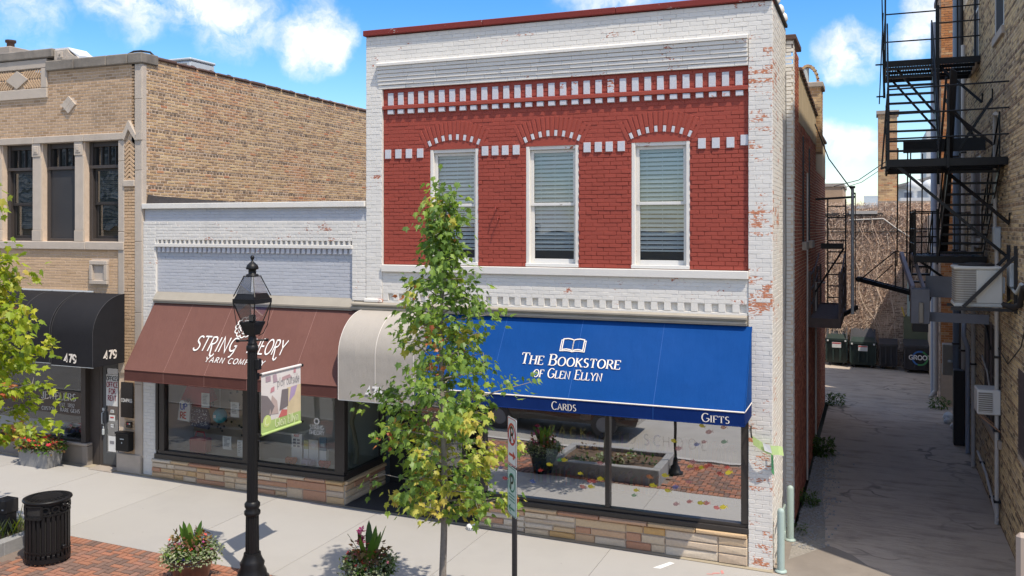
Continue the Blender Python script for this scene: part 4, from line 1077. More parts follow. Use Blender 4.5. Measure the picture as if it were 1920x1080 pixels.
mb = MB(); wbox(mb, front(14.02), -13.45, -8.82, 4.795, 4.862, -.06, .028, WHITE_TRIM, .006); mb.build('ledge', YN)
for i in range(40):
    u = -13.39 + i * .1155
    q = brick_mesh(.036, .07, .075, WHITE_TRIM, .002, 'dentil'); place(q, 'dentil', YN, front(14.085).mat(u, 4.898, 0))
    q = brick_mesh(.066, .10, .05, LILAC_B, .003, 'dentil'); place(q, 'dentil', YN, front(14.07).mat(u + .03, 4.745, 0))
mb = MB()
P = [(-.1, 3.675), (.07, 3.675), (.07, 3.71), (.09, 3.715), (.09, 3.745), (.075, 3.75), (-.02, 3.89), (-.1, 3.89)]
mb.prism(P, lambda u, v, w: (w, 14.03 - u, v), -13.45, -8.79, BEIGE); mb.build('metal_cornice', YN)
YB = stone_base
stone_base(YN, front(13.985), -13.49, -8.97, lambda u: gz(u) + .01, .545, .09, seed=21)
RTW = Wall((-8.985, 0, 0), (0, 1, 0), (1, 0, 0))
stone_base(YN, RTW, 14.0, 15.45, lambda u: gz(-9) + .01, .545, .09, seed=23)
mb = MB()
mb.box(-13.43, -8.97, 13.96, 14.12, .545, .64, BRONZE, .008); mb.box(-13.38, -9.0, 14.0, 14.12, .64, .71, BRONZE, .006)
for a, b in ((-13.43, -13.36), (-13.33, -13.20), (-11.27, -11.13), (-9.19, -8.98)): mb.box(a, b, 13.99, 14.12, .70, 2.7, BRONZE, .008)
mb.box(-11.12, -10.95, 14.03, 14.12, .70, 2.7, BRONZE, .006)
mb.box(-13.43, -8.98, 14.0, 14.12, 2.6, 3.7, BRONZE, .006)
mb.box(-9.1, -8.985, 14.12, 15.5, .545, .66, BRONZE, .006); mb.box(-9.1, -8.985, 15.4, 15.5, .6, 2.7, BRONZE, .006); mb.box(-9.1, -8.985, 14.12, 15.5, 2.6, 3.0, BRONZE, .006)
ysf = mb.build('storefront_frame', YN)
for a, b in ((-13.20, -11.27), (-10.95, -9.19)):
    g = MB(); g.quad((a, 14.06, .71), (b, 14.06, .71), (b, 14.06, 2.6), (a, 14.06, 2.6), GLASSY); g.build('pane', ysf)
g = MB(); g.quad((-9.05, 14.12, .66), (-9.05, 15.4, .66), (-9.05, 15.4, 2.6), (-9.05, 14.12, 2.6), GLASSB); g.build('pane', ysf)
mb = MB()
mb.box(-13.4, -9.1, 14.14, 15.6, .55, .60, plain('pale_display_floor', (.55, .56, .53), .5, .08)); SHOPW = plain('pale_shop_wall', (.62, .59, .54), .9, .05); mb.box(-13.4, -9.15, 15.58, 15.62, .5, 3.0, SHOPW); mb.box(-13.42, -13.38, 14.14, 15.6, .5, 3.0, SHOPW); mb.box(-13.4, -9.1, 14.14, 15.6, 2.75, 2.9, SHOPW)
mb.build('shop_room', YN)
KRAFT = colr('kraft_board', (.44, .34, .24)); 
# things on show in the yarn shop window
def show(name, label, cat, loc, fn, group=None):
    t = thing(name, label, cat, loc, group); fn(t); return t
def f(t):
    m = MB(); m.box(-13.95 + .6, -11.75, 15.0, 15.06, .62, 2.4, KRAFT, .01); m.build('board', t)
    m = MB(); q = random.Random(4)
    for i in range(46): m.disc((q.uniform(-13.3, -11.8), 14.992, q.uniform(.85, 1.95)), (1, 0, 0), (0, 0, 1), .03, .026, ROOMD, 8)
    m.build('spots', t)
show('display_board', 'brown spotted board standing behind the yarn shop display', 'board', (-12.6, 15.0, .6), f)
def garment(t, pts, m, y=14.55, th=.10, n2=None):
    b = MB(); b.prism(pts, lambda u, v, w: (u, w, v), y, y + th, m); b.build(n2 or 'body', t)
RED_K = colr('red_knit', (.42, .03, .035), .95, bump=.6, bscale=60); NAVY_S = colr('navy_knit', (.04, .045, .08), .95, bump=.6)
def f(t):
    garment(t, [(-13.18, 1.62), (-12.98, 2.0), (-12.82, 2.12), (-12.6, 2.12), (-12.42, 1.95), (-12.30, 1.70), (-12.42, 1.66), (-12.5, 1.78), (-12.48, 1.52), (-12.90, 1.50), (-12.94, 1.72), (-13.08, 1.56)], RED_K, 14.42)
    m = MB(); m.tube([(-12.7, 14.46, 2.1), (-12.7, 14.46, 2.7)], .006, GALV, 5); m.build('hanger', t)
show('knitted_sweater', 'dark red knitted sweater hanging in the left yarn shop window', 'sweater', (-12.7, 14.45, 1.5), f)
def f(t):
    garment(t, [(-12.86, 1.16), (-12.42, 1.12), (-12.38, 1.3), (-12.46, 1.52), (-12.82, 1.54), (-12.88, 1.35)], NAVY_S, 14.36, .06)
    m = MB(); q = random.Random(2)
    for i in range(70): m.box(*(lambda x, z: (x, x + .015, 14.352, 14.359, z, z + .012))(q.uniform(-12.84, -12.44), q.uniform(1.17, 1.50)), PLASTIC)
    m.build('flecks', t, kind='stuff')
show('knitted_skirt', 'navy knitted skirt with white flecks hanging below the red sweater', 'skirt', (-12.6, 14.4, 1.1), f)
def f(t):
    garment(t, [(-13.12, 1.28), (-12.82, 1.26), (-12.80, 1.62), (-13.0, 1.69), (-13.06, 1.66)], PLASTIC, 14.28, .05)
    m = MB(); letters(m, 'UP', (-12.96, 14.275, 1.50), (1, 0, 0), (0, 0, 1), .125, colr('blue_print', (.05, .12, .45)), .2, .2, .05); letters(m, 'RE', (-12.97, 14.275, 1.32), (1, 0, 0), (0, 0, 1), .125, colr('red_print', (.55, .04, .04)), .2, .2, .05); m.build('lettering', t)
show('tote_bag', 'white tote bag with big blue and red letters beside the red sweater', 'bag', (-12.97, 14.3, 1.25), f)
def f(t):
    m = MB(); m.lathe([(.01, -.15), (.08, -.13), (.13, -.07), (.145, 0), (.13, .07), (.08, .13), (.03, .15)], (-12.23, 14.5, 1.39), colr('teal_paper', (.03, .36, .45)), 16); m.build('shade', t)
    m = MB(); m.box(-12.27, -12.21, 14.345, 14.35, 1.37, 1.43, PLASTIC); m.build('print', t); m = MB(); m.tube([(-12.23, 14.5, 1.54), (-12.23, 14.5, 2.7)], .005, PLASTIC, 5); m.build('string', t)
show('paper_lantern', 'round teal paper globe hanging over the yarn shop display', 'lantern', (-12.23, 14.5, 1.24), f)
def f(t):
    m = MB(); m.box(-12.95, -12.52, 14.4, 14.62, .61, .90, RED_K, .03); m.build('body', t)
    m = MB(); m.tube([(-12.86, 14.5, .9), (-12.82, 14.5, 1.02), (-12.64, 14.5, 1.02), (-12.6, 14.5, .9)], .015, RED_K, 6); m.build('handle', t)
show('knitting_bag', 'red knitting bag with a loop handle on the shop window floor', 'bag', (-12.73, 14.5, .6), f)
for i, (u, z, w_, h_, y, lb) in enumerate([(-12.385, 1.73, .10, .145, 14.25, 'white pattern sheet hanging above the navy skirt in the shop window'), (-11.66, 1.60, .10, .145, 14.25, 'white pattern sheet hanging right of the teal paper globe'), (-11.85, .93, .105, .13, 14.25, 'white card with small pictures propped on the floor by the mullion'), (-11.53, .85, .07, .16, 14.25, 'narrow white card leaning against the middle mullion')]):
    def f(t):
        m = MB(); m.box(u - w_, u + w_, y, y + .008, z - h_, z + h_, PLASTIC); m.build('card', t)
        m = MB(); q = random.Random(i)
        for k in range(7): m.box(u - w_ * .7, u + w_ * q.uniform(0, .7), y - .004, y - .001, z + h_ * .7 - k * h_ * .2, z + h_ * .7 - k * h_ * .2 + .012, colr('grey_print', (.25, .25, .27)))
        m.build('print', t)
    show('pattern_sheet', lb, 'card', (u, y, z - h_), f, 'cards shown in the yarn shop window')
for i, (u, w_, h_, c, lb) in enumerate([(-10.31, .12, .27, (.75, .73, .7), 'white knitting poster propped behind the right yarn shop pane'), (-10.10, .05, .17, (.5, .52, .3), 'small green and yellow book beside the knitting poster'), (-9.93, .11, .19, (.66, .62, .55), 'square book with a diamond cover between two darker books'), (-9.72, .075, .26, (.12, .2, .26), 'dark blue book leaning by the corner post of the shop')]):
    def f(t):
        B0 = .94
        m = MB(); m.box(u - w_, u + w_, 14.4, 14.42, B0, B0 + h_, colr('cover_%d' % i, c)); m.build('cover', t)
        m = MB()
        if i == 0:
            letters(m, 'KNIT', (u, 14.395, B0 + h_ * .8), (1, 0, 0), (0, 0, 1), .045, colr('red_print', (.55, .04, .04)), .2, .2, .1)
            for k in range(6): m.box(u - .08 + (k % 2) * .09, u - .02 + (k % 2) * .09, 14.394, 14.397, B0 + .02 + (k // 2) * .06, B0 + .055 + (k // 2) * .06, colr('grey_print', (.25, .25, .27)))
        elif i == 2: m.add([(u - .08, 14.395, B0 + .095), (u, 14.395, B0 + .02), (u + .08, 14.395, B0 + .095), (u, 14.395, B0 + .17)], [[0, 1, 2, 3]], PLASTIC)
        else: m.box(u - w_ * .6, u + w_ * .6, 14.394, 14.397, B0 + h_ * .3, B0 + h_ * .55, colr('print_%d' % i, (.6, .55, .2) if i == 1 else (.3, .5, .55)))
        m.build('print', t)
        m = MB(); m.box(u - w_, u + w_, 14.4, 14.5, .645, B0, PLASTIC); m.build('stand', t)
    show('display_book', lb, 'book', (u, 14.4, .6), f, 'books shown in the yarn shop window')
def f(t):
    m = MB(); m.box(-11.05, -9.22, 14.15, 14.58, .60, .642, plain('pale_shelf', (.62, .66, .62), .3, .05)); m.build('top', t)
    for x, c in ((-10.4, (.45, .12, .05)), (-10.0, (.5, .42, .5)), (-9.6, (.5, .1, .08))):
        m = MB(); q = random.Random(int(x * 10))
        for k in range(5): m.tube([(x + q.uniform(-.15, .15), 14.27, .70 + q.uniform(0, .05)), (x + q.uniform(-.15, .15), 14.37, .72)], .05, colr('yarn_%d' % int(-x * 10), c, .95, bump=.6), 8)
        m.build('yarn_skein', t)
show('display_shelf', 'pale low shelf of yarn skeins in the right yarn shop window', 'shelf', (-10.0, 14.4, .6), f)
def f(t):
    m = MB(); m.tube([(-9.3, 14.9, .62), (-9.28, 14.9, .95), (-9.38, 14.88, 1.4), (-9.3, 14.86, 1.8), (-9.42, 14.8, 2.4)], [.05, .04, .045, .035, .02], BARK_P, 7)
    m.tube([(-9.36, 14.88, 1.45), (-9.2, 14.9, 1.9), (-9.15, 14.95, 2.4)], [.03, .025, .012], BARK_P, 6); m.tube([(-9.3, 14.86, 1.8), (-9.55, 14.8, 2.3)], [.025, .01], BARK_P, 6); m.build('branch', t)
BARK_P = plain('pale_driftwood', (.50, .42, .32), .9, .2, 12, .5)
show('driftwood_branch', 'pale bare driftwood branch standing in the corner shop window', 'branch', (-9.3, 14.9, .62), f)
mb = MB()
letters(mb, 'STRING', (-9.62, 14.052, 1.43), (1, 0, 0), (0, 0, 1), .075, PRINT, .14, .14, .1); letters(mb, 'THEORY', (-9.62, 14.052, 1.33), (1, 0, 0), (0, 0, 1), .075, PRINT, .14, .14, .1)
for q in range(10):
    t = 2 * PI * q / 10; mb.disc((-9.62 + .05 * math.cos(t), 14.052, 1.58 + .05 * math.sin(t)), (1, 0, 0), (0, 0, 1), .017, .017, PRINT, 8)
mb.build('window_lettering', ysf)
# ------------------------------------------------------------------ the tan brick corner building
TN = thing('corner_building', 'two storey tan brick and limestone building with dark windows above black awnings', 'building', (-17.5, 14.0, gz(-17)))
TX1 = -13.78; TXL = -24.0
TW = [(-19.6, -18.1), (-17.80 - 1.2 + .02, -17.98 + .0), (-16.86 - .92, -16.86), (-16.57, -15.635), (-15.36, -14.41)]
TW = [(-21.1, -20.15), (-19.9, -18.96), (-18.7, -17.99), (-17.78, -16.86), (-16.575, -15.635), (-15.36, -14.41)]
TZ0, TZ1 = 4.89, 7.0
mb = MB()
oh = [(a, b, TZ0, TZ1) for a, b in TW] + [(TXL, -14.42, .0, 2.9)]
panel_wall(mb, front(14.03), TXL, TX1 - .03, .0, 8.52, .3, MORTAR_PINK, oh)
mb.box(TX1 - .3, TX1 - .012, 14.03, 30, .0, 8.60, MORTAR_PINK); mb.box(TXL, TX1 - .3, 14.6, 30, 7.9, 8.0, ROOFG); mb.box(TXL, TX1, 29.8, 30, 0, 8.5, MORTAR_PINK)
mb.build('wall', TN)
B = Bricks(TN)
fh = [(a - .35, b + .35, 4.7, 7.14) for a, b in TW[2:]] + [(TXL, -16.41, 7.95, 9.1), (-15.99, -15.57, 7.59, 7.96)]
def dia(u, z): return abs(u + 15.79) / .21 + abs(z - 7.775) / .19 < 1
B.lay(front(14.0285), -18.6, -13.97, 7.13, 8.50, TANB, bl=.195, bh=.0625, j=.015, ins=.002, holes=[(TXL, -16.41, 7.95, 9.1)], p=.003, jit=.001, pick=lambda u, z: None if dia(u, z) else TANB)
B.lay(front(14.0285), -18.6, -14.40, 3.75, 4.72, TANL, bl=.30, bh=.058, j=.007, holes=[(-15.175, -14.68, 4.0, 4.5)], p=.004)
B.lay(front(14.005), -14.25, -13.965, .55, 6.2, TANL, bl=.19, bh=.0625, j=.009, p=.006)
B.lay(front(14.02), -14.41, -14.25, 2.3, 3.75, TANL, bl=.19, bh=.0625, j=.009, p=.006)
TS = side_px(TX1)
B.lay(TS, 14.12, 24.5, 5.6, 8.66, YELB, bl=.205, bh=.0655, j=.019, ins=.003, p=.006, out=-.010, jit=.004, headers=6, hmat=YELH)
B.finish()
mb = MB()
for a, b, c, d, o in ((-13.965, TX1 + .008, .55, 8.52, .012), (-14.41, -14.25, 2.2, 6.98, .008)): 
    z = c
    while z < d - .01:
        l = min(1.45, d - z); wbox(mb, front(14.0), a, b, z, z + l - .006, -.06, o, LIME, .008); z += l
mb.box(TX1 - .1, TX1 + .012, 14.0, 14.12, .5, 8.5, LIME, .01)
mb.build('corner_quoin', TN)
# lintel, sill, mullion piers
mb = MB()
for a, b in ((-21.2, -18.9), (-18.894, -16.8), (-16.794, -15.35), (-15.344, -14.27)): wbox(mb, front(14.0), a, b, 6.985, 7.13, -.3, .03, LIME, .01)
mb.build('lintel', TN)
mb = MB()
for a, b in ((-21.2, -18.2), (-18.194, -15.3), (-15.294, -14.25)): wbox(mb, front(14.0), a, b, 4.72, 4.885, -.3, .03, LIME, .01)
mb.build('sill', TN)
for (a, b) in ((-17.985, -17.785), (-16.855, -16.58), (-15.63, -15.365)):
    mb = MB(); wbox(mb, front(14.0), a, b, 4.89, 5.12, -.3, .012, LIME, .008); wbox(mb, front(14.0), a + .01, b - .01, 5.124, 6.70, -.3, .0, LIME, .008); wbox(mb, front(14.0), a, b - .03, 6.70, 6.985, -.3, .014, LIME, .008)
    c = (a + b) / 2 - .015
    wbox(mb, front(14.0), c - .07, c + .07, 6.76, 6.93, .0, .026, LIME, .008); wbox(mb, front(14.0), c - .035, c + .035, 6.80, 6.89, .0, .036, LIME, .006); mb.build('pier', TN)
# peaked hood and herringbone panel on the end pier
mb = MB()
for q in (((-14.30, 7.02), (-14.11, 7.37), (-14.11, 7.19), (-14.22, 6.97)), ((-14.107, 7.37), (-13.90, 7.05), (-13.93, 6.96), (-14.107, 7.19)), ((-13.896, 7.12), (-13.765, 7.12), (-13.765, 6.965), (-13.925, 6.965))):
    mb.prism([(u, z) for u, z in q][::-1], lambda u, v, w: (u, w, v), 13.955, 14.1, LIME)
wbox(mb, front(14.0), -14.26, -13.96, 6.02, 6.15, -.02, .035, LIME, .01); mb.build('peaked_hood', TN)
hb = Bricks(TN, 'herringbone_brick')
for i in range(9):
    z = 6.22 + i * .085
    for s_ in (-1, 1): hb.one(front(14.005), -14.11 + s_ * .063 - .085, -14.11 + s_ * .063 + .085, z - .026, z + .026, TANL, .010, 0, s_ * .72)
# panel with diamond in the raised parapet
hc = [-17.26]
for row in range(2):
    for i in range(28):
        u = -18.55 + i * .075; z = 8.28 + row * .21
        if abs(u + 17.29) / .33 + abs(z - 8.385) / .2 < .9: continue
        hb.one(front(14.005), u - .12, u + .12, z - .022, z + .022, TANL, .010, 0, (.85 if row else -.85) * (1 if u < -17.29 else -1))
hb.finish(200, 'herringbone_brick')
mb = MB()
wbox(mb, front(14.0), TXL, -16.41, 7.96, 8.175, -.2, .02, LIME, .01); wbox(mb, front(14.0), -16.58, -16.41, 8.18, 8.60, -.2, .02, LIME, .01); wbox(mb, front(14.0), TXL, -16.41, 8.605, 8.80, -.2, .02, LIME, .01); mb.build('panel_frame', TN)
mb = MB(); mb.prism([(-17.62, 8.385), (-17.29, 8.19), (-16.96, 8.385), (-17.29, 8.58)], lambda u, v, w: (u, w, v), 13.975, 14.05, LIME); mb.build('diamond_panel', TN)
for (du, dz) in ((-.1, 0), (0, .093), (.1, 0), (0, -.093)):
    mb = MB(); c = (-15.79 + du, 7.775 + dz); k = .097
    mb.prism([(c[0] - k, c[1]), (c[0], c[1] - .09), (c[0] + k, c[1]), (c[0], c[1] + .09)], lambda u, v, w: (u, w, v), 13.985, 14.05, LIME); mb.build('diamond_tile', TN)
mb = MB()
for a, b in ((-24, -21.6), (-21.59, -19.2), (-19.19, -17.9), (-17.89, -16.20)): wbox(mb, front(14.0), a, b, 8.81, 9.0, -.32, .06, LIMED, .02)
u = -16.41
for l in (.82, .9, .88): wbox(mb, front(14.0), u, min(u + l, TX1 - .342) - .008, 8.52, 8.735, -.32, .06, LIMED, .02); u += l
mb.box(TX1 - .34, TX1 + .045, 13.94, 14.42, 8.52, 8.735, LIMED, .02)
mb.build('coping', TN)
mb = MB()
mb.box(-16.20, -15.83, 13.99, 14.3, 8.74, 8.96, LIME, .01)
mb.prism([(-15.83, 8.74), (-15.5, 8.74), (-15.56, 8.79), (-15.66, 8.81), (-15.76, 8.87), (-15.83, 8.96)], lambda u, v, w: (u, w, v), 13.99, 14.3, LIME)
mb.box(-16.1, -15.95, 13.975, 14.0, 8.78, 8.91, LIME, .01); mb.box(-16.05, -16.0, 13.965, 14.0, 8.82, 8.87, LIMED, .01)
mb.prism([(-16.2, 8.96), (-15.83, 8.965), (-15.5, 8.745), (-15.15, 8.742), (-15.5, 8.80), (-15.7, 8.9), (-15.83, 9.0), (-16.2, 9.0)], lambda u, v, w: (u, w, v), 14.02, 14.5, plain('white_flashing', (.7, .72, .74), .5))
mb.build('scroll_bracket', TN)
# terracotta coping along the side wall
y = 14.42; mb = MB()
while y < 26:
    k = (y - 14.4) * .012; mb.box(TX1 - .32, TX1 + .03, y, y + .56, 8.64 - k, 8.71 - k + R(-.008, .012), TERRA, .025); mb.tube([(TX1 - .15, y + .56, 8.70 - k), (TX1 - .15, y + .62, 8.70 - k)], .06, TERRA, 8); y += .6
mb.build('tile_coping', TN)
# framed box and diamond frieze
mb = MB()
for a, b, c, d in ((-15.17, -14.685, 4.41, 4.495), (-15.17, -14.685, 4.005, 4.085), (-15.17, -15.09, 4.09, 4.405), (-14.77, -14.685, 4.09, 4.405)): wbox(mb, front(14.0), a, b, c, d, -.02, .045, LIME, .008)
wbox(mb, front(14.02), -15.09, -14.77, 4.085, 4.41, -.02, .01, LIME); mb.build('framed_tablet', TN)
# windows
for k, (a, b) in enumerate(TW[2:]):
    m = MB(); y = 14.22
    m.box(a, a + .09, 14.14, 14.34, TZ0, TZ1, BRONZE_D, .006); m.box(b - .09, b, 14.14, 14.34, TZ0, TZ1, BRONZE_D, .006)
    m.box(a + .09, b - .09, 14.14, 14.34, TZ0, TZ0 + .06, BRONZE_D, .006); m.box(a + .09, b - .09, 14.16, 14.34, TZ1 - .12, TZ1, BRONZE_D, .006); m.box(a + .02, b - .02, 14.12, 14.34, 6.42, 6.49, BRONZE_D, .006)
    w = m.build('window', TN)
    m = MB()
    for q in range(5):
        u = a + .09 + (b - a - .18) * q / 4; m.box(u - .012, u + .012, 14.2, 14.26, 6.49, 6.88, BRONZE, .003)
    m.build('transom_bar', w)
    for q in range(4):
        u = a + .09 + (b - a - .18) * q / 4; m = MB(); m.quad((u + .012, 14.235, 6.49), (u + (b - a - .18) / 4 - .012, 14.235, 6.49), (u + (b - a - .18) / 4 - .012, 14.235, 6.88), (u + .012, 14.235, 6.88), TEALGL); m.build('pane', w)
    m = MB()
    for (z0, z1, yy) in ((5.66, 6.42, 14.2), (TZ0 + .06, 5.70, 14.24)):
        m.box(a + .09, a + .15, yy, yy + .04, z0, z1, BRONZE, .004); m.box(b - .15, b - .09, yy, yy + .04, z0, z1, BRONZE, .004); m.box(a + .15, b - .15, yy, yy + .04, z1 - .05, z1, BRONZE, .004); m.box(a + .15, b - .15, yy, yy + .04, z0, z0 + .06, BRONZE, .004)
    m.build('sash', w)
    for (z0, z1, yy) in ((5.72, 6.37, 14.22), (TZ0 + .12, 5.65, 14.26)):
        m = MB(); m.quad((a + .15, yy, z0), (b - .15, yy, z0), (b - .15, yy, z1), (a + .15, yy, z1), GLASSB); m.build('pane', w)
    if k == 2:
        m = MB(); m.box(a + .09, b - .09, 14.17, 14.175, TZ0 + .06, 6.42, SCREEN); m.build('insect_screen', w)
    if k != 2:
        m = MB()
        for q in range(34): z = 5.0 + q * .041; m.box(a + .12, b - .12, 14.31, 14.325, z, z + .004, colr('cream_blind', (.34, .33, .2)))
        m.build('blind', w, kind='stuff')
        m = MB(); m.box(a + .1, a + .14, 14.28, 14.33, TZ0, 6.4, colr('cream_jamb', (.46, .40, .24))); m.build('jamb', w)
    if k == 1: m = MB(); m.box(-16.98, -16.88 + .02, 14.285, 14.29, 5.22, 5.42, PLASTIC); m.build('paper', w)
    m = MB(); m.box(a - .1, b + .1, 14.42, 14.6, TZ0 - .1, TZ1, ROOMD); m.build('dark_room', w)
# ground floor: jeweller's window, recessed door, pier base
mb = MB()
mb.box(TXL, -15.40, 14.02, 14.3, .05, .60, PANELG, .01); mb.box(-15.40, -15.245, 13.985, 14.5, .05, .60, PANELG, .01)
mb.box(-16.9, -15.25, 13.97, 14.25, .605, .66, CAPST, .01); mb.build('window_bulkhead', TN)
mb = MB()
mb.box(-15.445, -15.32, 14.0, 14.5, .66, 2.9, BRONZE_D, .006); mb.box(TXL, -15.45, 14.03, 14.15, .66, .715, BRONZE, .006); mb.box(-15.32, -15.05, 14.12, 14.5, .1, 2.9, BRONZE_D)
mb.box(-18.2, -18.1, 14.03, 14.15, .7, 2.9, BRONZE_D)
sfj = mb.build('storefront_frame', TN)
g = MB(); g.quad((-18.1, 14.09, .715), (-15.45, 14.09, .715), (-15.45, 14.09, 2.9), (-18.1, 14.09, 2.9), GLASSY); g.build('pane', sfj)
mb = MB()
letters(mb, 'JEWELERS', (-16.18, 14.084, 1.50), (1, 0, 0), (0, 0, 1), .15, SILVER, .14, .07, .12, True, width=1.0)
letters(mb, 'EST. 1892', (-15.93, 14.084, 1.365), (1, 0, 0), (0, 0, 1), .075, SILVER, .14, .08, .14, True)
letters(mb, 'CUSTOM * RARE GEMS', (-16.12, 14.084, 1.255), (1, 0, 0), (0, 0, 1), .075, SILVER, .14, .09, .14, True, width=1.1)
mb.build('window_lettering', sfj)
mb = MB(); mb.box(TXL, -15.45, 14.2, 15.4, .62, .68, PLASTIC); mb.box(TXL, -15.3, 15.3, 15.4, .6, 3.0, ROOMD); mb.box(-15.45, -15.40, 14.5, 15.4, .6, 3, ROOMD); mb.box(TXL, -14.3, 14.3, 15.5, 2.9, 3.0, ROOMD); mb.build('shop_room', TN)
for u, y_, c in ((-16.3, 14.6, 'navy'), (-15.8, 14.5, 'plum'), (-16.0, 14.35, 'dark'), (-15.75, 14.35, 'dark')):
    m = MB(); q = random.Random(int(u * 100)); col = {'navy': (.05, .06, .14), 'plum': (.16, .06, .10), 'dark': (.04, .04, .05)}[c]
    for i in range(22): s_ = q.uniform(.02, .05); x = u + q.uniform(-.2, .2) * (1 if c != 'dark' else .5); yy = y_ + q.uniform(-.08, .08); m.box(x - s_, x + s_, yy - s_, yy + s_, .68, .70 + q.uniform(.02, .10 if c != 'dark' else .04), colr('jewel_' + c, col, .3))
    o = m.build('jewel_tray', None, label={-16.3: 'navy tray of jewellery at the back of the jeweller window', -15.8: 'plum coloured tray of jewellery beside the window post', -16.0: 'dark velvet pad in front of the navy jewellery tray', -15.75: 'dark velvet pad in front of the plum jewellery tray'}[u], cat='tray', group='trays in the jeweller window')
m = MB(); m.box(-14.98, -14.44, 14.085, 14.15, .12, .24, BRONZE_D); m.build('threshold', TN)
DY = 14.10
m = MB()
m.box(-15.03, -14.95, DY, DY + .08, .22, 2.6, BRONZE_D, .005); m.box(-14.47, -14.41, DY, DY + .08, .22, 2.6, BRONZE_D, .005); m.box(-14.95, -14.47, DY, DY + .08, 2.42, 2.6, BRONZE_D, .005); m.box(-15.03, -14.41, DY - .3, DY + .1, .14, .22, CAPST, .01)
m.build('door_frame', TN)
m = MB(); dk = plain('slate_door', (.075, .08, .085), .5, .1)
m.box(-14.945, -14.86, DY + .01, DY + .06, .24, 2.4, dk, .005); m.box(-14.54, -14.475, DY + .01, DY + .06, .24, 2.4, dk, .005); m.box(-14.86, -14.54, DY + .01, DY + .06, .24, .50, dk, .005); m.box(-14.86, -14.54, DY + .01, DY + .06, 2.25, 2.4, dk, .005)
dr = m.build('door', TN)
m = MB(); m.quad((-14.86, DY + .03, .5), (-14.54, DY + .03, .5), (-14.54, DY + .03, 2.25), (-14.86, DY + .03, 2.25), glass_mat('door_glass', .3, (.6, .68, .68))); m.build('pane', dr)
m = MB(); m.tube([(-14.91, DY, 1.08), (-14.91, DY - .05, 1.1), (-14.91, DY - .05, 1.32), (-14.91, DY, 1.34)], .012, GALV, 6); m.box(-14.935, -14.885, DY - .02, DY + .01, 1.36, 1.42, GALV); m.box(-14.93, -14.88, DY - .04, DY, .86, .98, GALV, .01); m.tube([(-14.92, DY - .02, .97), (-14.92, DY - .03, 1.05), (-14.89, DY - .03, 1.05), (-14.89, DY - .02, .97)], .006, GALV, 5); m.build('handle', dr)
SIGNR = colr('maroon_print', (.30, .02, .05)); 
m = MB(); m.box(-14.86, -14.53, DY + .015, DY + .022, 1.47, 2.12, PLASTIC); s_ = m.build('notice', dr)
m = MB()
for i, tx in enumerate(('OFFICE', 'FOR', 'RENT')): letters(m, tx, (-14.695, DY + .012, 1.86 - i * .14), (1, 0, 0), (0, 0, 1), .105, SIGNR, .2, .2, .12, width=min(.3, .06 * len(tx)))
letters(m, 'OFFICES', (-14.695, DY + .012, 2.0), (1, 0, 0), (0, 0, 1), .085, colr('black_print', (.02, .02, .02)), .2, .2, .1, width=.31)
m.build('lettering', dr)
for z, w_, h_ in ((1.36, .05, .03), (1.22, .08, .06), (1.06, .035, .035), (.68, .10, .16)):
    m = MB(); m.box(-14.7 - w_, -14.7 + w_, DY + .016, DY + .02, z - h_, z + h_, PLASTIC); n_ = m.build('sticker', dr)
    m = MB(); m.box(-14.7 - w_ * .6, -14.7 + w_ * .6, DY + .012, DY + .014, z, z + h_ * .4, colr('red_print', (.55, .04, .04)) if z > 1.1 and z < 1.3 else colr('grey_print', (.25, .25, .27))); m.build('print', dr)
m = MB(); wbox(m, front(14.0), -14.43, -13.79, .10, .56, -.3, .04, LIME, .012); m.build('pier_base', TN)
m = MB(); m.add([(x, y, z) for x, y, z in ((-15.1, 13.9, .20), (-14.4, 13.9, .19), (-14.4, 14.4, .215), (-15.1, 14.4, .215))], [[0, 1, 2, 3]], CONC_D); m.build('door_ramp', kind='structure')
SGB = plain('black_gloss_panel', (.008, .008, .009), .15, .1)
t = thing('wall_sign', 'tall black wall sign with white lettering beside the office door', 'sign', (-14.14, 13.98, 1.3))
m = MB(); m.box(-14.31, -13.99, 13.965, 13.995, 1.30, 2.02, SGB, .004); m.build('panel', t)
m = MB(); letters(m, 'COMPASS', (-14.15, 13.962, 1.62), (1, 0, 0), (0, 0, 1), .065, PRINT, .17, .17, .14, width=.29); m.build('lettering', t)
t = thing('intercom', 'small black intercom box with a red light under the black sign', 'intercom', (-14.1, 13.98, 1.1))
m = MB(); m.box(-14.17, -14.02, 13.955, 13.99, 1.10, 1.22, SGB, .008); m.build('housing', t); m = MB(); m.box(-14.13, -14.09, 13.95, 13.954, 1.17, 1.195, colr('red_print', (.55, .04, .04))); m.box(-14.08, -14.05, 13.95, 13.954, 1.17, 1.195, PLASTIC); m.build('button', t)
t = thing('mailbox', 'black wall mailbox hung below the intercom by the office door', 'mailbox', (-14.15, 13.98, .64))
m = MB(); m.box(-14.33, -13.98, 13.84, 13.985, .64, 1.0, BLACK, .01); m.build('box', t); m = MB(); m.box(-14.34, -13.97, 13.82, 13.988, .985, 1.025, BLACK, .012); m.build('lid', t); m = MB(); m.box(-14.2, -14.1, 13.834, 13.839, .88, .90, GALV); m.box(-14.165, -14.145, 13.834, 13.839, .80, .83, GALV); m.build('lock', t)
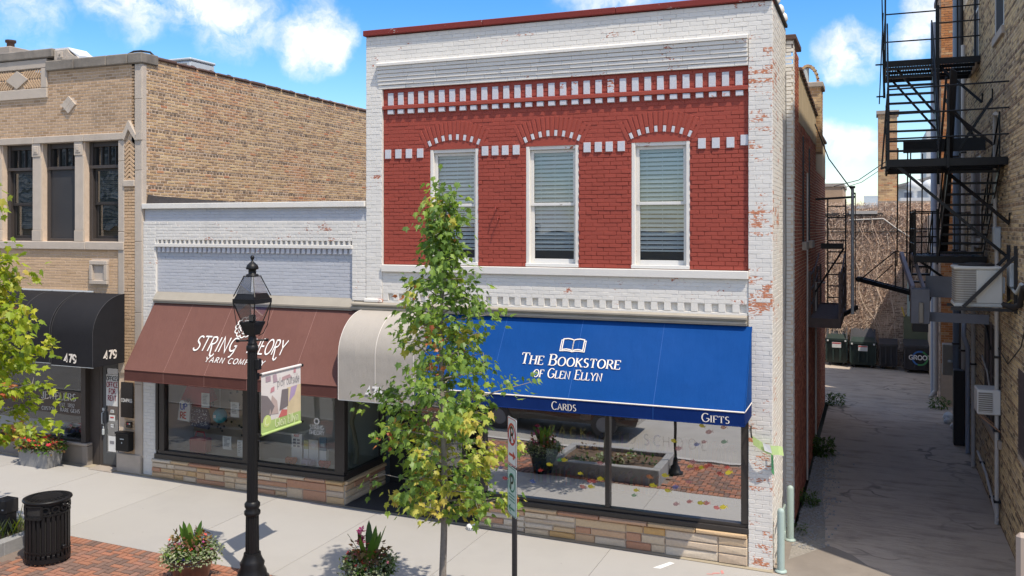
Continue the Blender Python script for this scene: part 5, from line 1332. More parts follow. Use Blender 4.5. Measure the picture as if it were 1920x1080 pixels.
# on the roof
t = thing('rooftop_unit', 'grey metal air unit lying on the roof of the tan building', 'air unit', (-14.6, 16, 8.0))
m = MB(); m.box(-15.0, -14.15, 15.8, 16.6, 8.0, 8.92, GALV, .03); m.build('casing', t); m = MB(); m.box(-14.9, -14.25, 15.79, 15.81, 8.70, 8.86, ACFIN); m.build('grille', t); m = MB(); m.box(-15.02, -14.13, 15.78, 16.62, 8.92, 8.98, GALV, .02); m.build('lid', t)
t = thing('roof_hose', 'black hose looped over the corner coping of the tan building', 'hose', (-14.1, 14.3, 8.7))
m = MB(); m.tube([(-14.45, 14.3, 8.80), (-14.35, 14.35, 8.86), (-14.2, 14.4, 8.87), (-14.05, 14.5, 8.85), (-13.98, 14.6, 8.74)], .022, BLACKR, 8); m.tube([(-14.3, 14.35, 8.78), (-14.15, 14.3, 8.76), (-14.1, 14.4, 8.74)], .02, BLACKR, 8); m.build('hose', t)
t = thing('brick_chimney', 'short brick chimney with stone cap rising behind the tan parapet', 'chimney', (-21.8, 17, 8))
m = MB(); m.box(-22.6, -21.3, 17, 17.8, 8, 9.75, MORTAR_PINK); m.build('shaft', t); m = MB(); m.box(-22.7, -21.18, 16.92, 17.9, 9.75, 9.98, CAPST, .02); m.build('cap', t); m = MB(); m.lathe([(.1, 0), (.1, .2), (.14, .22), (.14, .28)], (-21.75, 17.4, 9.98), TERRA, 10); m.build('flue', t)
CB = Bricks(t); CB.lay(front(17.0), -22.6, -21.3, 8.6, 9.74, YELB, p=.008); CB.lay(side_px(-21.3), 17, 17.8, 8.6, 9.74, YELB, p=.008); CB.finish(60)

# ------------------------------------------------------------------ awnings
def sloped_awning(name, label, x0, x1, yt, zt, yf, zv, zb, fab, val, trim, seams, group=None):
    t = thing(name, label, 'awning', ((x0 + x1) / 2, yt, zb))
    m = MB(); n = 24; nv = 6
    def zz(u, k): return .0
    P = []
    for k in range(nv + 1):
        q = k / nv
        for i in range(n + 1):
            x = x0 + (x1 - x0) * i / n; sag = -.011 * math.sin(PI * ((i / n * (seams + 1)) % 1)) * math.sin(PI * q)
            P.append((x, yf + (yt - yf) * q, zv + (zt - zv) * q + sag))
    m.add(P, [[k * (n + 1) + i, k * (n + 1) + i + 1, (k + 1) * (n + 1) + i + 1, (k + 1) * (n + 1) + i] for k in range(nv) for i in range(n)], fab, True)
    m.build('slope', t)
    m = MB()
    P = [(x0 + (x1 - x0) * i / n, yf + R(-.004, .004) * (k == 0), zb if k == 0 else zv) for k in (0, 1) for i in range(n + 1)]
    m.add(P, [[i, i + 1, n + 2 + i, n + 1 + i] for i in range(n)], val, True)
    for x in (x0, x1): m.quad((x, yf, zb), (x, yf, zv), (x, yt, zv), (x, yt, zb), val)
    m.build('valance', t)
    m = MB()
    for x in (x0, x1): m.add([(x, yf, zv), (x, yt, zv), (x, yt, zt)], [[0, 1, 2]], fab)
    m.build('end_panel', t)
    m = MB(); m.tube([(x0, yf, zv), (x1, yf, zv)], .012, trim, 6); m.tube([(x0, yf, zb), (x1, yf, zb)], .008, val, 6)
    for x in (x0, x1): m.tube([(x, yf, zv), (x, yt, zt)], .009, fab, 6); m.tube([(x, yf, zv), (x, yt - .02, zv)], .010, trim, 6)
    m.build('trim', t)
    m = MB()
    for i in range(1, seams + 1):
        x = x0 + (x1 - x0) * i / (seams + 1); d = Vector((0, yt - yf, zt - zv)).normalized(); nn = Vector((0, -d.z, d.y)) * .003
        for s0 in (0,): m.add([Vector((x - .004, yf, zv)) + nn, Vector((x + .004, yf, zv)) + nn, Vector((x + .004, yt, zt)) + nn, Vector((x - .004, yt, zt)) + nn], [[0, 1, 2, 3]], colr('seam_' + fab.name, tuple(min(1, c * (1.9 if fab.name == 'brown_canvas' else 1.12) + (.03 if fab.name == 'brown_canvas' else .002)) for c in FABCOL[fab.name])))
        m.add([(x - .004, yf - .006, zb), (x + .004, yf - .006, zb), (x + .004, yf - .006, zv), (x - .004, yf - .006, zv)], [[0, 1, 2, 3]], MATS['seam_' + fab.name])
    if seams: m.build('seam', t)
    m = MB()
    for i in range(5):
        x = x0 + .05 + (x1 - x0 - .1) * i / 4; m.bar((x, yt, zb + .05), (x, yf + .02, zb + .05), .025, .025, GALV); m.bar((x, yf + .03, zv - .05), (x, yt - .02, zt - .09), .02, .02, GALV)
    m.build('frame', t)
    return t
FABCOL = {'brown_canvas': (.16, .076, .062), 'royal_blue_canvas': (.006, .075, .30), 'black_canvas': (.02, .02, .023), 'pale_grey_canvas': (.42, .40, .375)}
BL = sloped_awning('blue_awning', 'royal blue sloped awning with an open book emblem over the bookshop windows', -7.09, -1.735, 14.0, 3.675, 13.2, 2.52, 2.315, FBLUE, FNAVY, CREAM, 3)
dU = Vector((1, 0, 0)); dV = Vector((0, .8, 1.155)).normalized(); dN = Vector((0, -dV.z, dV.y)); off = dN * .012
def onslope(x, z, yf=13.2, zv=2.52, yt=14.0, zt=3.675): return Vector((x, yf + (z - zv) / (zt - zv) * (yt - yf), z))
m = MB()
letters(m, 'THE BOOKSTORE', onslope(-4.50, 2.975), dU, dV, .195, CREAM, .135, .055, .10, True, True, out=off, width=1.66)
letters(m, 'OF GLEN ELLYN', onslope(-4.50, 2.795), dU, dV, .165, CREAM, .135, .06, .10, True, 'ss CsssCCssss', out=off, width=1.14)
m.build('lettering', BL)
m = MB(); O = onslope(-4.50, 3.19) + off
def bk(u, v): return O + dU * (u * .205) + dV * (v * .21)
for sg in (-1, 1):
    stroke_poly(m, [(0, .08), (0, .98), (sg * .2, 1.06), (sg * .5, 1.1), (sg * .86, 1.05), (sg * .86, .14), (sg * .5, .2), (sg * .2, .16), (0, .08)], bk, .085, .085, CREAM)
    stroke_poly(m, [(sg * .9, .95), (sg * 1.0, .95), (sg * 1.0, .02), (sg * .5, .06), (sg * .2, .04), (0, -.02)], bk, .07, .07, CREAM)
m.build('book_emblem', BL)
m = MB()
for tx, u in (('CARDS', -4.48), ('GIFTS', -2.15), ('BOOKS', -6.72)):
    letters(m, tx, (u, 13.19, 2.345), (1, 0, 0), (0, 0, 1), .125, CREAM, .13, .06, .11, True, True, width=.40)
m.build('valance_lettering', BL)

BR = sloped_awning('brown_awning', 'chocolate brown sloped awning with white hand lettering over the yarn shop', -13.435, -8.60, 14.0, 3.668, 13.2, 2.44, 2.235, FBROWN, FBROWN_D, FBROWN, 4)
dV = Vector((0, .8, 1.228)).normalized(); dN = Vector((0, -dV.z, dV.y)); off = dN * .012
def onb(x, z): return onslope(x, z, 13.2, 2.44, 14.0, 3.668)
m = MB()
letters(m, 'STRING', onb(-11.52, 2.85), dU, dV, .30, PRINT, .105, .105, .10, slant=.12, width=.98, gl=GL2, out=off)
letters(m, 'THEORY', onb(-10.38, 2.86), dU, dV, .30, PRINT, .105, .105, .10, slant=.12, width=.86, gl=GL2, out=off)
letters(m, 'YARN COMPANY', onb(-10.95, 2.665), dU, dV, .105, PRINT, .14, .14, .26, slant=.12, width=1.34, out=off)
m.build('lettering', BR)
m = MB(); O = onb(-11.0, 3.30) + off
def fl(u, v): return O + dU * (u * .23) + dV * (v * .23)
for i in range(12):
    a = 2 * PI * i / 12; c = (math.cos(a) * .78, math.sin(a) * .78)
    stroke_poly(m, [(c[0] + .2 * math.cos(a + b), c[1] + .2 * math.sin(a + b)) for b in [math.radians(q) for q in range(-110, 111, 20)]], fl, .09, .09, PRINT)
for r in (.62, .46, .30):
    for a0 in (20, 140, 260): stroke_poly(m, arc(0, 0, r, r, a0, a0 + 100, 8), fl, .085, .085, PRINT)
m.disc(O, dU, dV, .03, .03, PRINT); m.build('yarn_emblem', BR)

def bull_awning(name, label, x0, x1, yt, zt, yf, zb, fab, seams, prof_h):
    """awning with a rounded front: quarter ellipse, then a straight drop"""
    t = thing(name, label, 'awning', ((x0 + x1) / 2, yt, zb))
    pr = [(yf + (yt - yf) * (1 - math.cos(math.radians(90 - a))) if False else yt - (yt - yf) * math.sin(math.radians(a)), zb + prof_h + (zt - zb - prof_h) * math.cos(math.radians(a))) for a in range(0, 91, 6)] + [(yf, zb)]
    m = MB(); n = 16
    P = [(x0 + (x1 - x0) * i / n, y, z) for (y, z) in pr for i in range(n + 1)]
    m.add(P, [[k * (n + 1) + i, (k + 1) * (n + 1) + i, (k + 1) * (n + 1) + i + 1, k * (n + 1) + i + 1] for k in range(len(pr) - 1) for i in range(n)], fab, True); m.build('cover', t)
    m = MB()
    for x in (x0, x1): m.add([(x, y, z) for y, z in pr] + [(x, yt, zb)], [list(range(len(pr) + 1))], fab)
    m.build('end_panel', t)
    m = MB(); k2 = 'seam_' + fab.name; sm_ = colr(k2, tuple(min(1, c * 1.5 + .012) for c in FABCOL[fab.name]))
    for i in [0] + list(range(1, seams + 1)) + [seams + 1]:
        x = x0 + (x1 - x0) * i / (seams + 1); m.tube([(x, y - .002, z + .002) for y, z in pr], .006, sm_, 5, False)
    m.build('seam', t)
    m = MB(); m.tube([(x0, yf + .01, zb), (x1, yf + .01, zb)], .012, GALV, 6)
    for x in (x0 + .03, x1 - .03): m.tube([(x, yf + .02, zb + .01), (x, yt, zb + .01)], .012, GALV, 6)
    m.build('frame', t); return t
GA = bull_awning('grey_awning', 'pale grey rounded awning over the recessed door between the brown and blue awnings', -8.58, -7.12, 14.0, 3.70, 13.18, 2.215, FGREY, 1, .75)
m = MB(); letters(m, '475', (-7.86, 13.165, 2.32), (1, 0, 0), (0, 0, 1), .155, PRINT, .25, .2, .12); m.build('lettering', GA)
B1 = bull_awning('black_awning', 'small black rounded awning marked 479 over the office door', -15.35, -14.24, 14.0, 3.82, 13.19, 2.42, FBLACK, 0, .62)
m = MB(); letters(m, '479', (-14.82, 13.175, 2.50), (1, 0, 0), (0, 0, 1), .155, CREAM, .25, .2, .12)
letters(m, '479', (-14.232, 13.62, 2.55), (0, 1, 0), (0, 0, 1), .155, CREAM, .25, .2, .12); m.build('lettering', B1)
B2 = bull_awning('black_awning', 'wide black rounded awning over the jeweller window behind the left tree', -18.9, -15.36, 14.0, 3.83, 13.16, 2.46, FBLACK, 3, .62)
m = MB(); letters(m, 'D', (-17.05, 13.15, 2.62), (1, 0, 0), (0, 0, 1), .16, CREAM, .2, .2); m.build('lettering', B2)
m = MB(); m.box(-17.9, -15.1, 13.99, 14.02, 3.83, 3.86, PLASTIC); m.build('top_strip', B2)
# ------------------------------------------------------------------ street lamp and its banner
LX, LY = -8.32, 10.55; LZ = gz(LX)
t = thing('street_lamp', 'black cast iron street lamp with a four sided glass lantern and banner arms', 'street lamp', (LX, LY, LZ))
fl_ = lambda k: 1.0 if k % 2 else .93
m = MB(); m.lathe([(.24, 0), (.24, .05), (.21, .07), (.20, .14), (.165, .20), (.175, .26), (.15, .30), (.125, .36), (.12, .40)], (LX, LY, LZ), BLACK, 28); m.build('base', t)
m = MB(); m.lathe([(.098, .40), (.092, .95)], (LX, LY, LZ), BLACK, 32, False, fl_); m.lathe([(.1, .94), (.115, .96), (.115, 1.0), (.09, 1.03), (.11, 1.07), (.11, 1.11), (.085, 1.14)], (LX, LY, LZ), BLACK, 28); m.build('collar', t)
m = MB(); m.lathe([(.079, 1.13), (.069, 3.42)], (LX, LY, LZ), BLACK, 32, False, fl_); m.build('post', t)
zc = 3.52
m = MB(); m.lathe([(.07, -.12), (.085, -.1), (.085, -.04), (.06, -.02), (.06, .08), (.04, .12), (.06, .16)], (LX, LY, zc), BLACK, 20); m.build('capital', t)
m = MB(); m.tube([(LX - .16, LY - .12, zc + .04), (LX + .16, LY + .12, zc + .04)], .014, BLACK, 8)
for s_ in (-1, 1): m.lathe([(.02, -.02), (.024, 0), (.02, .02)], (LX + s_ * .165, LY + s_ * .123, zc + .04), BLACK, 8)
m.build('ladder_bar', t)
def ring4(r, z): return [(LX + r * a, LY + r * b, z) for a, b in ((-1, -1), (1, -1), (1, 1), (-1, 1))]
def frus(mb, r0, z0, r1, z1, mat):
    P = ring4(r0, z0) + ring4(r1, z1); mb.add(P, [[3, 2, 1, 0], [4, 5, 6, 7]] + [[i, (i + 1) % 4, 4 + (i + 1) % 4, 4 + i] for i in range(4)], mat)
m = MB(); frus(m, .075, 3.64, .12, 3.79, BLACK); frus(m, .125, 3.79, .13, 3.83, BLACK); m.lathe([(.05, 0), (.05, .09), (.035, .10)], (LX, LY, 3.83), BLACK, 12); m.build('burner_box', t)
m = MB()
for i in range(4):
    a, b = ring4(.105, 3.83)[i], ring4(.185, 4.10)[i]; m.bar(a, b, .014, .014, BLACK)
    a, b = ring4(.185, 4.20)[i], ring4(.085, 4.48)[i]; m.bar(a, b, .014, .014, BLACK)
    a, b = ring4(.15, 3.78)[i], ring4(.19, 4.12)[i]; c_ = ring4(.06, 3.62)[i]; m.tube([c_, ring4(.11, 3.66)[i], a, b], .006, BLACK, 5)
frus(m, .195, 4.10, .195, 4.165, BLACK); frus(m, .18, 4.165, .15, 4.24, BLACK); frus(m, .09, 4.48, .09, 4.495, BLACK)
lan = m.build('lantern', t)
for z0, r0, z1, r1 in ((3.84, .10, 4.095, .18), (4.24, .155, 4.475, .082)):
    A = ring4(r0, z0); C = ring4(r1, z1)
    for i in range(4):
        q = MB(); q.add([A[i], A[(i + 1) % 4], C[(i + 1) % 4], C[i]], [[0, 1, 2, 3]], LAMPGL); q.build('pane', lan)
m = MB(); m.lathe([(.09, 0), (.085, .02), (.055, .025), (.055, .085), (.085, .09), (.09, .11), (.075, .15), (.045, .18), (.02, .20), (.012, .22), (.026, .245), (.03, .265), (.022, .285), (.006, .295)], (LX, LY, 4.495), BLACK, 20); m.build('finial', t)
for z in (3.03, 2.15):
    m = MB(); m.tube([(LX, LY + .06, z), (LX, LY + 1.2, z + .0)], .016, BLACK, 8); m.lathe([(.024, -.02), (.03, 0), (.024, .02)], (LX, LY + 1.2, z), BLACK, 10); m.box(LX - .05, LX + .05, LY + .05, LY + .11, z - .05, z + .05, BLACK, .01); m.build('banner_arm', t)
m = MB(); m.box(LX + .05, LX + .13, LY - .03, LY + .05, 3.14, 3.30, BLACK, .01); m.build('outlet_box', t)

t = thing('lamp_banner', 'printed cloth banner with a lime green foot hanging from the street lamp', 'banner', (LX, LY + .2, 2.1))
BX = LX; y0, y1, zb, zt = LY + .2, LY + 1.17, 2.15, 3.03
def bp(u, v, o=0):   # u 0..1 along the arm, v 0..1 up; slight billow
    return Vector((BX + .02 * math.sin(u * 3.1) * math.sin(v * 3.1) + o, y0 + (y1 - y0) * u, zb + (zt - zb) * v))
def patch(mb, poly, mat, o=.003):
    for s_ in (1, -1):
        P = [bp(u, v, o * s_) for u, v in poly]; n = len(P); c = sum(P, Vector()) / n
        mb.add(P + [c], [[i, (i + 1) % n, n] if s_ > 0 else [(i + 1) % n, i, n] for i in range(n)], mat)
CL = plain('banner_white', (.66, .63, .62), .8, .03); LIMEG = colr('lime_green_print', (.40, .54, .19))
m = MB(); n = 10
P = [bp(i / n, k / n) for k in range(n + 1) for i in range(n + 1)]
m.add(P, [[k * 11 + i, k * 11 + i + 1, (k + 1) * 11 + i + 1, (k + 1) * 11 + i] for k in range(n) for i in range(n)], CL, True); m.build('cloth', t)
m = MB()
def grid_patch(u0, u1, v0, v1, mat, o=.003):
    for i in range(6):
        a, b = u0 + (u1 - u0) * i / 6, u0 + (u1 - u0) * (i + 1) / 6
        for k in range(4): 
            c, d = v0 + (v1 - v0) * k / 4, v0 + (v1 - v0) * (k + 1) / 4; patch(m, [(a, c), (b, c), (b, d), (a, d)], mat, o)
grid_patch(0, 1, .0, .20, LIMEG)
grid_patch(.62, 1, .2, .68, colr('sand_print', (.62, .52, .34)), .0028)
def gp(poly, c, nm): patch(m, poly, colr(nm, c), .005)
gp([(.0, .2), (.16, .2), (.3, .42), (.14, .62), (0, .66)], (.18, .16, .17), 'charcoal_print'); gp([(.42, .32), (.64, .36), (.65, .66), (.48, .67)], (.17, .15, .16), 'charcoal_print')
gp([(.66, .42), (.82, .52), (.9, .68), (.72, .67)], (.42, .32, .52), 'violet_print'); gp([(.4, .2), (.62, .2), (.62, .3), (.48, .33)], (.58, .16, .15), 'pale_red_print'); gp([(.2, .66), (.3, .68), (.3, .76), (.22, .74)], (.50, .24, .28), 'crimson_print')
gp([(.1, .86), (.22, .86), (.22, .95), (.1, .95)], (.38, .28, .33), 'mauve_print'); gp([(.28, .82), (.38, .83), (.36, .96), (.27, .95)], (.38, .28, .33), 'mauve_print'); gp([(.48, .82), (.74, .84), (.7, .9), (.5, .88)], (.42, .28, .30), 'wine_print'); gp([(.8, .9), (.86, .9), (.87, .98), (.81, .97)], (.50, .24, .28), 'crimson_print')
gp([(.18, .3), (.4, .28), (.36, .5), (.24, .62)], (.48, .38, .36), 'skin_print')
dc = [(.13 + .095 * math.cos(q), .20 + .105 * math.sin(q)) for q in [2 * PI * i / 14 for i in range(14)]]
patch(m, dc, colr('pale_lime_print', (.55, .66, .22)), .0065); m.build('print', t)
m = MB(); s_ = (y1 - y0)
letters(m, 'play outside', (BX + .016, y0 + .66 * s_, zb + .73 * (zt - zb)), (0, 1, 0), (0, 0, 1), .135, colr('grey_print', (.25, .25, .27)), .09, .09, .07, width=.56)
letters(m, 'Glen Ellyn', (BX + .014, y0 + .62 * s_, zb + .06 * (zt - zb)), (0, 1, 0), (0, 0, 1), .13, colr('pale_lime_text', (.74, .80, .52)), .13, .07, .08, True, width=.58)
stroke_poly(m, arc(.0, .0, .05, .055, 45, 315, 10), lambda u, v: Vector((BX + .012, y0 + .13 * s_ + u, zb + .2 * (zt - zb) + v)), .012, .012, colr('pale_lime_text', (.74, .80, .52)))
m.build('lettering', t)
m = MB(); m.tube([(BX, y0, zt + .005), (BX, y1, zt + .005)], .022, CL, 8); m.tube([(BX, y0, zb - .005), (BX, y1, zb - .005)], .022, LIMEG, 8); m.build('hem', t)

# ------------------------------------------------------------------ parking sign
t = thing('parking_sign', 'thin dark post carrying a no parking sign above a green parking sign', 'sign', (-3.86, 9.6, gz(-3.9)))
px_, py_ = -3.86, 9.6
m = MB(); m.box(px_ - .027, px_ + .027, py_ - .02, py_ + .02, .3, 2.98, BLACKR, .004)
for i in range(40): m.box(px_ - .006, px_ + .006, py_ - .0215, py_ - .0205, .45 + i * .06, .465 + i * .06, ROOMD)
m.build('post', t)
m = MB(); m.lathe([(.17, 0), (.17, .04), (.12, .06), (.10, .16), (.06, .2), (.045, .34)], (px_, py_, gz(px_)), BLACK, 20); m.build('base', t)
a = Vector((.666, -.746, 0)); nrm = Vector((-.746, -.666, 0))
def sp(u, v, o): return Vector((px_, py_, 0)) + a * u + nrm * (.032 + o) + Vector((0, 0, v))
def rrect(w_, z0, z1, r=.025):
    P = []
    for cx, cz, a0 in ((w_ - r, z1 - r, 0), (-w_ + r, z1 - r, 90), (-w_ + r, z0 + r, 180), (w_ - r, z0 + r, 270)):
        P += [(cx + r * math.cos(math.radians(a0 + q)), cz + r * math.sin(math.radians(a0 + q))) for q in (0, 30, 60, 90)]
    return P
RW_ = colr('sign_white', (.74, .74, .72), .4); RR_ = colr('sign_red', (.55, .03, .03), .4); SG_ = colr('sign_green', (.02, .20, .12), .4); SBK = colr('sign_black', (.015, .015, .015), .4); SLG = colr('sign_pale_green', (.55, .68, .62), .4)
def plate(z0, z1, col, edge, nm):
    m = MB(); m.prism(rrect(.15, z0, z1), lambda u, v, w: sp(u, v, w), -.004, .0, GALV); m.add([sp(u, v, .0015) for u, v in rrect(.148, z0 + .003, z1 - .003)], [list(range(16))[::-1]], col)
    pl = m.build(nm, t); m = MB(); f_ = lambda u, v: sp(u, v, .0035)
    stroke_poly(m, rrect(.138, z0 + .012, z1 - .012) + rrect(.138, z0 + .012, z1 - .012)[:1], f_, .008, .008, edge)
    return pl, m, f_
pl, m, f_ = plate(2.44, 2.99, RW_, RR_, 'no_parking_plate')
letters(m, 'P', sp(0, 2.71, .0035), a, (0, 0, 1), .17, SBK, .2, .17); stroke_poly(m, arc(0, 2.80, .115, .115, 0, 360, 24), f_, .028, .028, RR_); stroke_poly(m, [(-.08, 2.88), (.08, 2.72)], f_, .028, .028, RR_)
stroke_poly(m, [(-.09, 2.56), (.09, 2.56)], f_, .03, .03, RR_); stroke_poly(m, [(.04, 2.60), (.1, 2.56), (.04, 2.52)], f_, .025, .025, RR_); m.build('lettering', pl)
pl, m, f_ = plate(1.86, 2.42, SLG, SG_, 'parking_plate')
letters(m, 'P', sp(0, 2.16, .0035), a, (0, 0, 1), .16, SBK, .2, .17); stroke_poly(m, arc(0, 2.24, .10, .10, 0, 360, 24), f_, .02, .02, SG_)
for k in range(3): stroke_poly(m, [(-.1, 2.10 - k * .035), (.1, 2.10 - k * .035)], f_, .012, .012, SG_)
stroke_poly(m, [(-.09, 1.94), (.09, 1.94)], f_, .022, .022, SG_); stroke_poly(m, [(-.04, 1.98), (-.1, 1.94), (-.04, 1.90)], f_, .018, .018, SG_); m.build('lettering', pl)

# ------------------------------------------------------------------ trees
def leaf_mesh(mat, s=1.0, fold=.25):
    o = [(0, 0), (.14, -.06), (.34, .0), (.27, .12), (.50, .30), (.30, .36), (.34, .52), (.16, .50), (0, .95)]
    pts = [(x, y) for x, y in o] + [(-x, y) for x, y in o[-2:0:-1]]
    b = MB(); n = len(pts)
    V = [(x * s * .95, y * s, -abs(x) * fold * s - .12 * s * max(0, y - .4)) for x, y in pts] + [(0, .36 * s, .0)]
    b.add(V, [[i, (i + 1) % n, n] for i in range(n)], mat)
    return b
def tree(name, label, base, H, prof, nbr, seed, mat, lsize, nleaf, trunk_r, first, limit=300, lean=(0, 0), mat2=None, yel=.42, tips=.07):
    rr = random.Random(seed); bx, by, bz = base
    t = thing(name, label, 'tree', base)
    # trunk
    pts = []; rs = []
    for i in range(13):
        k = i / 12; pts.append((bx + lean[0] * k + .03 * math.sin(k * 9 + seed), by + lean[1] * k + .03 * math.cos(k * 7), bz + H * .95 * k)); rs.append(trunk_r * (1 - .86 * k) + .006)
    m = MB(); m.tube(pts, rs, BARK, 9); m.build('trunk', t)
    def axis(z): k = (z - bz) / H; return Vector((bx + lean[0] * k, by + lean[1] * k, z))
    br = MB(); sites = []
    for i in range(nbr):
        k = (i + rr.random()) / nbr; z0 = bz + first + (H - first) * k ** 1.05 * .93
        az = i * 2.399 + rr.uniform(-.4, .4); zt = z0 - bz
        ln = prof(zt / H, az) * rr.uniform(.55, 1.2)
        up = rr.uniform(.15, .75)
        p0 = axis(z0); d = Vector((math.cos(az), math.sin(az), 0)); P = [p0]
        for q in (.35, .7, 1.0): P.append(p0 + d * ln * q + Vector((rr.uniform(-.05, .05), rr.uniform(-.05, .05), ln * up * (q - .28 * q * q))))
        br.tube(P, [.015 * (1 - k * .5), .011, .007, .003], BARK, 5, False)
        ns = max(2, int(ln * 4.5 + rr.random()))
        for q in range(ns):
            f0 = 1.0 if q == 0 else rr.uniform(.3, .95); a_ = P[0].lerp(P[3], f0) + Vector((0, 0, ln * up * .1 * (f0 < .9)))
            tw = Vector((rr.gauss(0, 1), rr.gauss(0, 1), rr.gauss(.2, .6))).normalized() * rr.uniform(.06, .22)
            e = a_ + tw; br.tube([a_, e], [.005, .002], BARK, 3, False)
            kk = (e.z - bz) / H; x = rr.random()
            sites.append((e, 2 if x < tips else (1 if x < tips + (yel if kk < .42 else yel * .25) else 0), rr.uniform(.6, 1.5)))
    br.build('branches', t)
    leaves = []; wts = [q[2] for q in sites]
    for i in range(nleaf):
        s_, kind, _ = rr.choices(sites, wts)[0]; sp_ = .075 if kind else .088; p = s_ + Vector((rr.gauss(0, sp_), rr.gauss(0, sp_), rr.gauss(-.02, sp_ * .9)))
        out = (p - axis(p.z)); out.z = 0
        if kind == 2 and rr.random() < .55: kind = 0
        az = math.atan2(out.y, out.x) + rr.gauss(0, .8)
        M = Matrix.Translation(p) @ Matrix.Rotation(az - PI / 2, 4, 'Z') @ Matrix.Rotation(rr.gauss(-.75, .5), 4, 'X') @ Matrix.Rotation(rr.gauss(0, .5), 4, 'Y') @ Matrix.Scale(lsize * rr.uniform(.55, 1.2) * (.8 if kind == 2 else (1.15 if kind == 1 else 1)), 4)
        d, vis = in_view(p); leaves.append((d if vis else 1e5 + d, i, M, kind))
    leaves.sort(key=lambda q: q[0])
    lms = [leaf_mesh(q) for q in (mat, mat2, LEAF_O)]; mes = [q.mesh('leaf') for q in lms]; mb = MB()
    # the 300 nearest clear ones are leaves of their own
    step = max(1, int(len(leaves) * .45 / limit)) if len(leaves) * .45 > limit else 1
    own = set(range(0, limit * step, step)) if limit else set()
    for j, (d, i, M, kind) in enumerate(leaves):
        if j in own: place(mes[kind], 'leaf', t, M)
        else: mb.add([M @ Vector(v) for v in lms[kind].v], lms[kind].f, lms[kind].mats[0])
    mb.build('foliage', t, kind='stuff')
    return t
def prof_a(k, az):
    r = .68 if k < .36 else (.64 if k < .5 else (.56 if k < .66 else (.36 if k < .78 else .16)))
    if .30 < k < .46 and math.cos(az + .38) > .6: r = 1.02      # the long right-hand bough
    if .44 < k < .68 and math.cos(az - 2.7) > .5: r *= 1.3
    return r
TX, TY = -5.13, 10.3
tree('street_tree', 'slim young maple with green, yellow and orange leaves before the blue awning', (TX, TY, gz(TX) + .3), 5.5, prof_a, 100, 5, LEAF_A, .104, 4900, .044, 1.0, mat2=LEAF_Y)
tree('street_tree', 'leafy yellow green maple at the left edge in front of the black awning', (-12.88, 9.25, gz(-12.7) + .1), 5.9, lambda k, az: (1.3 if k < .62 else (.95 if k < .8 else .5)), 100, 9, LEAF_B, .145, 6400, .07, 1.45, mat2=LEAF_Y, yel=.25, tips=.06)

# ------------------------------------------------------------------ planters
def leaf_tuft(mb, c, n, r, h, mat, rr, size=.05, droop=0.0, long=1.0):
    for i in range(n):
        a = rr.uniform(0, 2 * PI); q = r * math.sqrt(rr.random()); p = Vector((c[0] + q * math.cos(a), c[1] + q * math.sin(a), c[2] + h * rr.random() - droop * (q / r) ** 2))
        s_ = size * rr.uniform(.6, 1.3)
        M = Matrix.Translation(p) @ Matrix.Rotation(a - PI / 2 + rr.gauss(0, .6), 4, 'Z') @ Matrix.Rotation(rr.gauss(-.1, .6), 4, 'X') @ Matrix.Rotation(rr.gauss(0, .5), 4, 'Y')
        mb.add([M @ Vector(v) for v in ((0, 0, 0), (.32 * s_, .4 * s_ * long, -.05 * s_), (0, s_ * long, -.12 * s_), (-.32 * s_, .4 * s_ * long, -.05 * s_))], [[0, 1, 2, 3]], mat)
def blooms(t, c, n, r, z0, z1, cols, rr, size, name='flower', droop=0.0):
    cache = {}
    for i in range(n):
        col = rr.choice(cols)
        if col[0] not in cache:
            b = MB(); mt = colr('petal_' + col[0], col[1], .6)
            for k in range(5):
                a = 2 * PI * k / 5; d = Vector((math.cos(a), math.sin(a), .25)); e = Vector((-math.sin(a), math.cos(a), 0))
                b.add([(0, 0, 0), d * .6 + e * .35, d, d * .6 - e * .35], [[0, 1, 2, 3]], mt)
            cache[col[0]] = b.mesh('flower')
        a = rr.uniform(0, 2 * PI); q = r * math.sqrt(rr.random())
        p = (c[0] + q * math.cos(a), c[1] + q * math.sin(a), rr.uniform(z0, z1) - droop * (q / r) ** 2)
        place(cache[col[0]], name, t, Matrix.Translation(p) @ Matrix.Rotation(rr.uniform(-.7, .7), 4, 'X') @ Matrix.Rotation(rr.uniform(-.7, .7), 4, 'Y') @ Matrix.Rotation(a, 4, 'Z') @ Matrix.Scale(size * rr.uniform(.7, 1.3), 4))
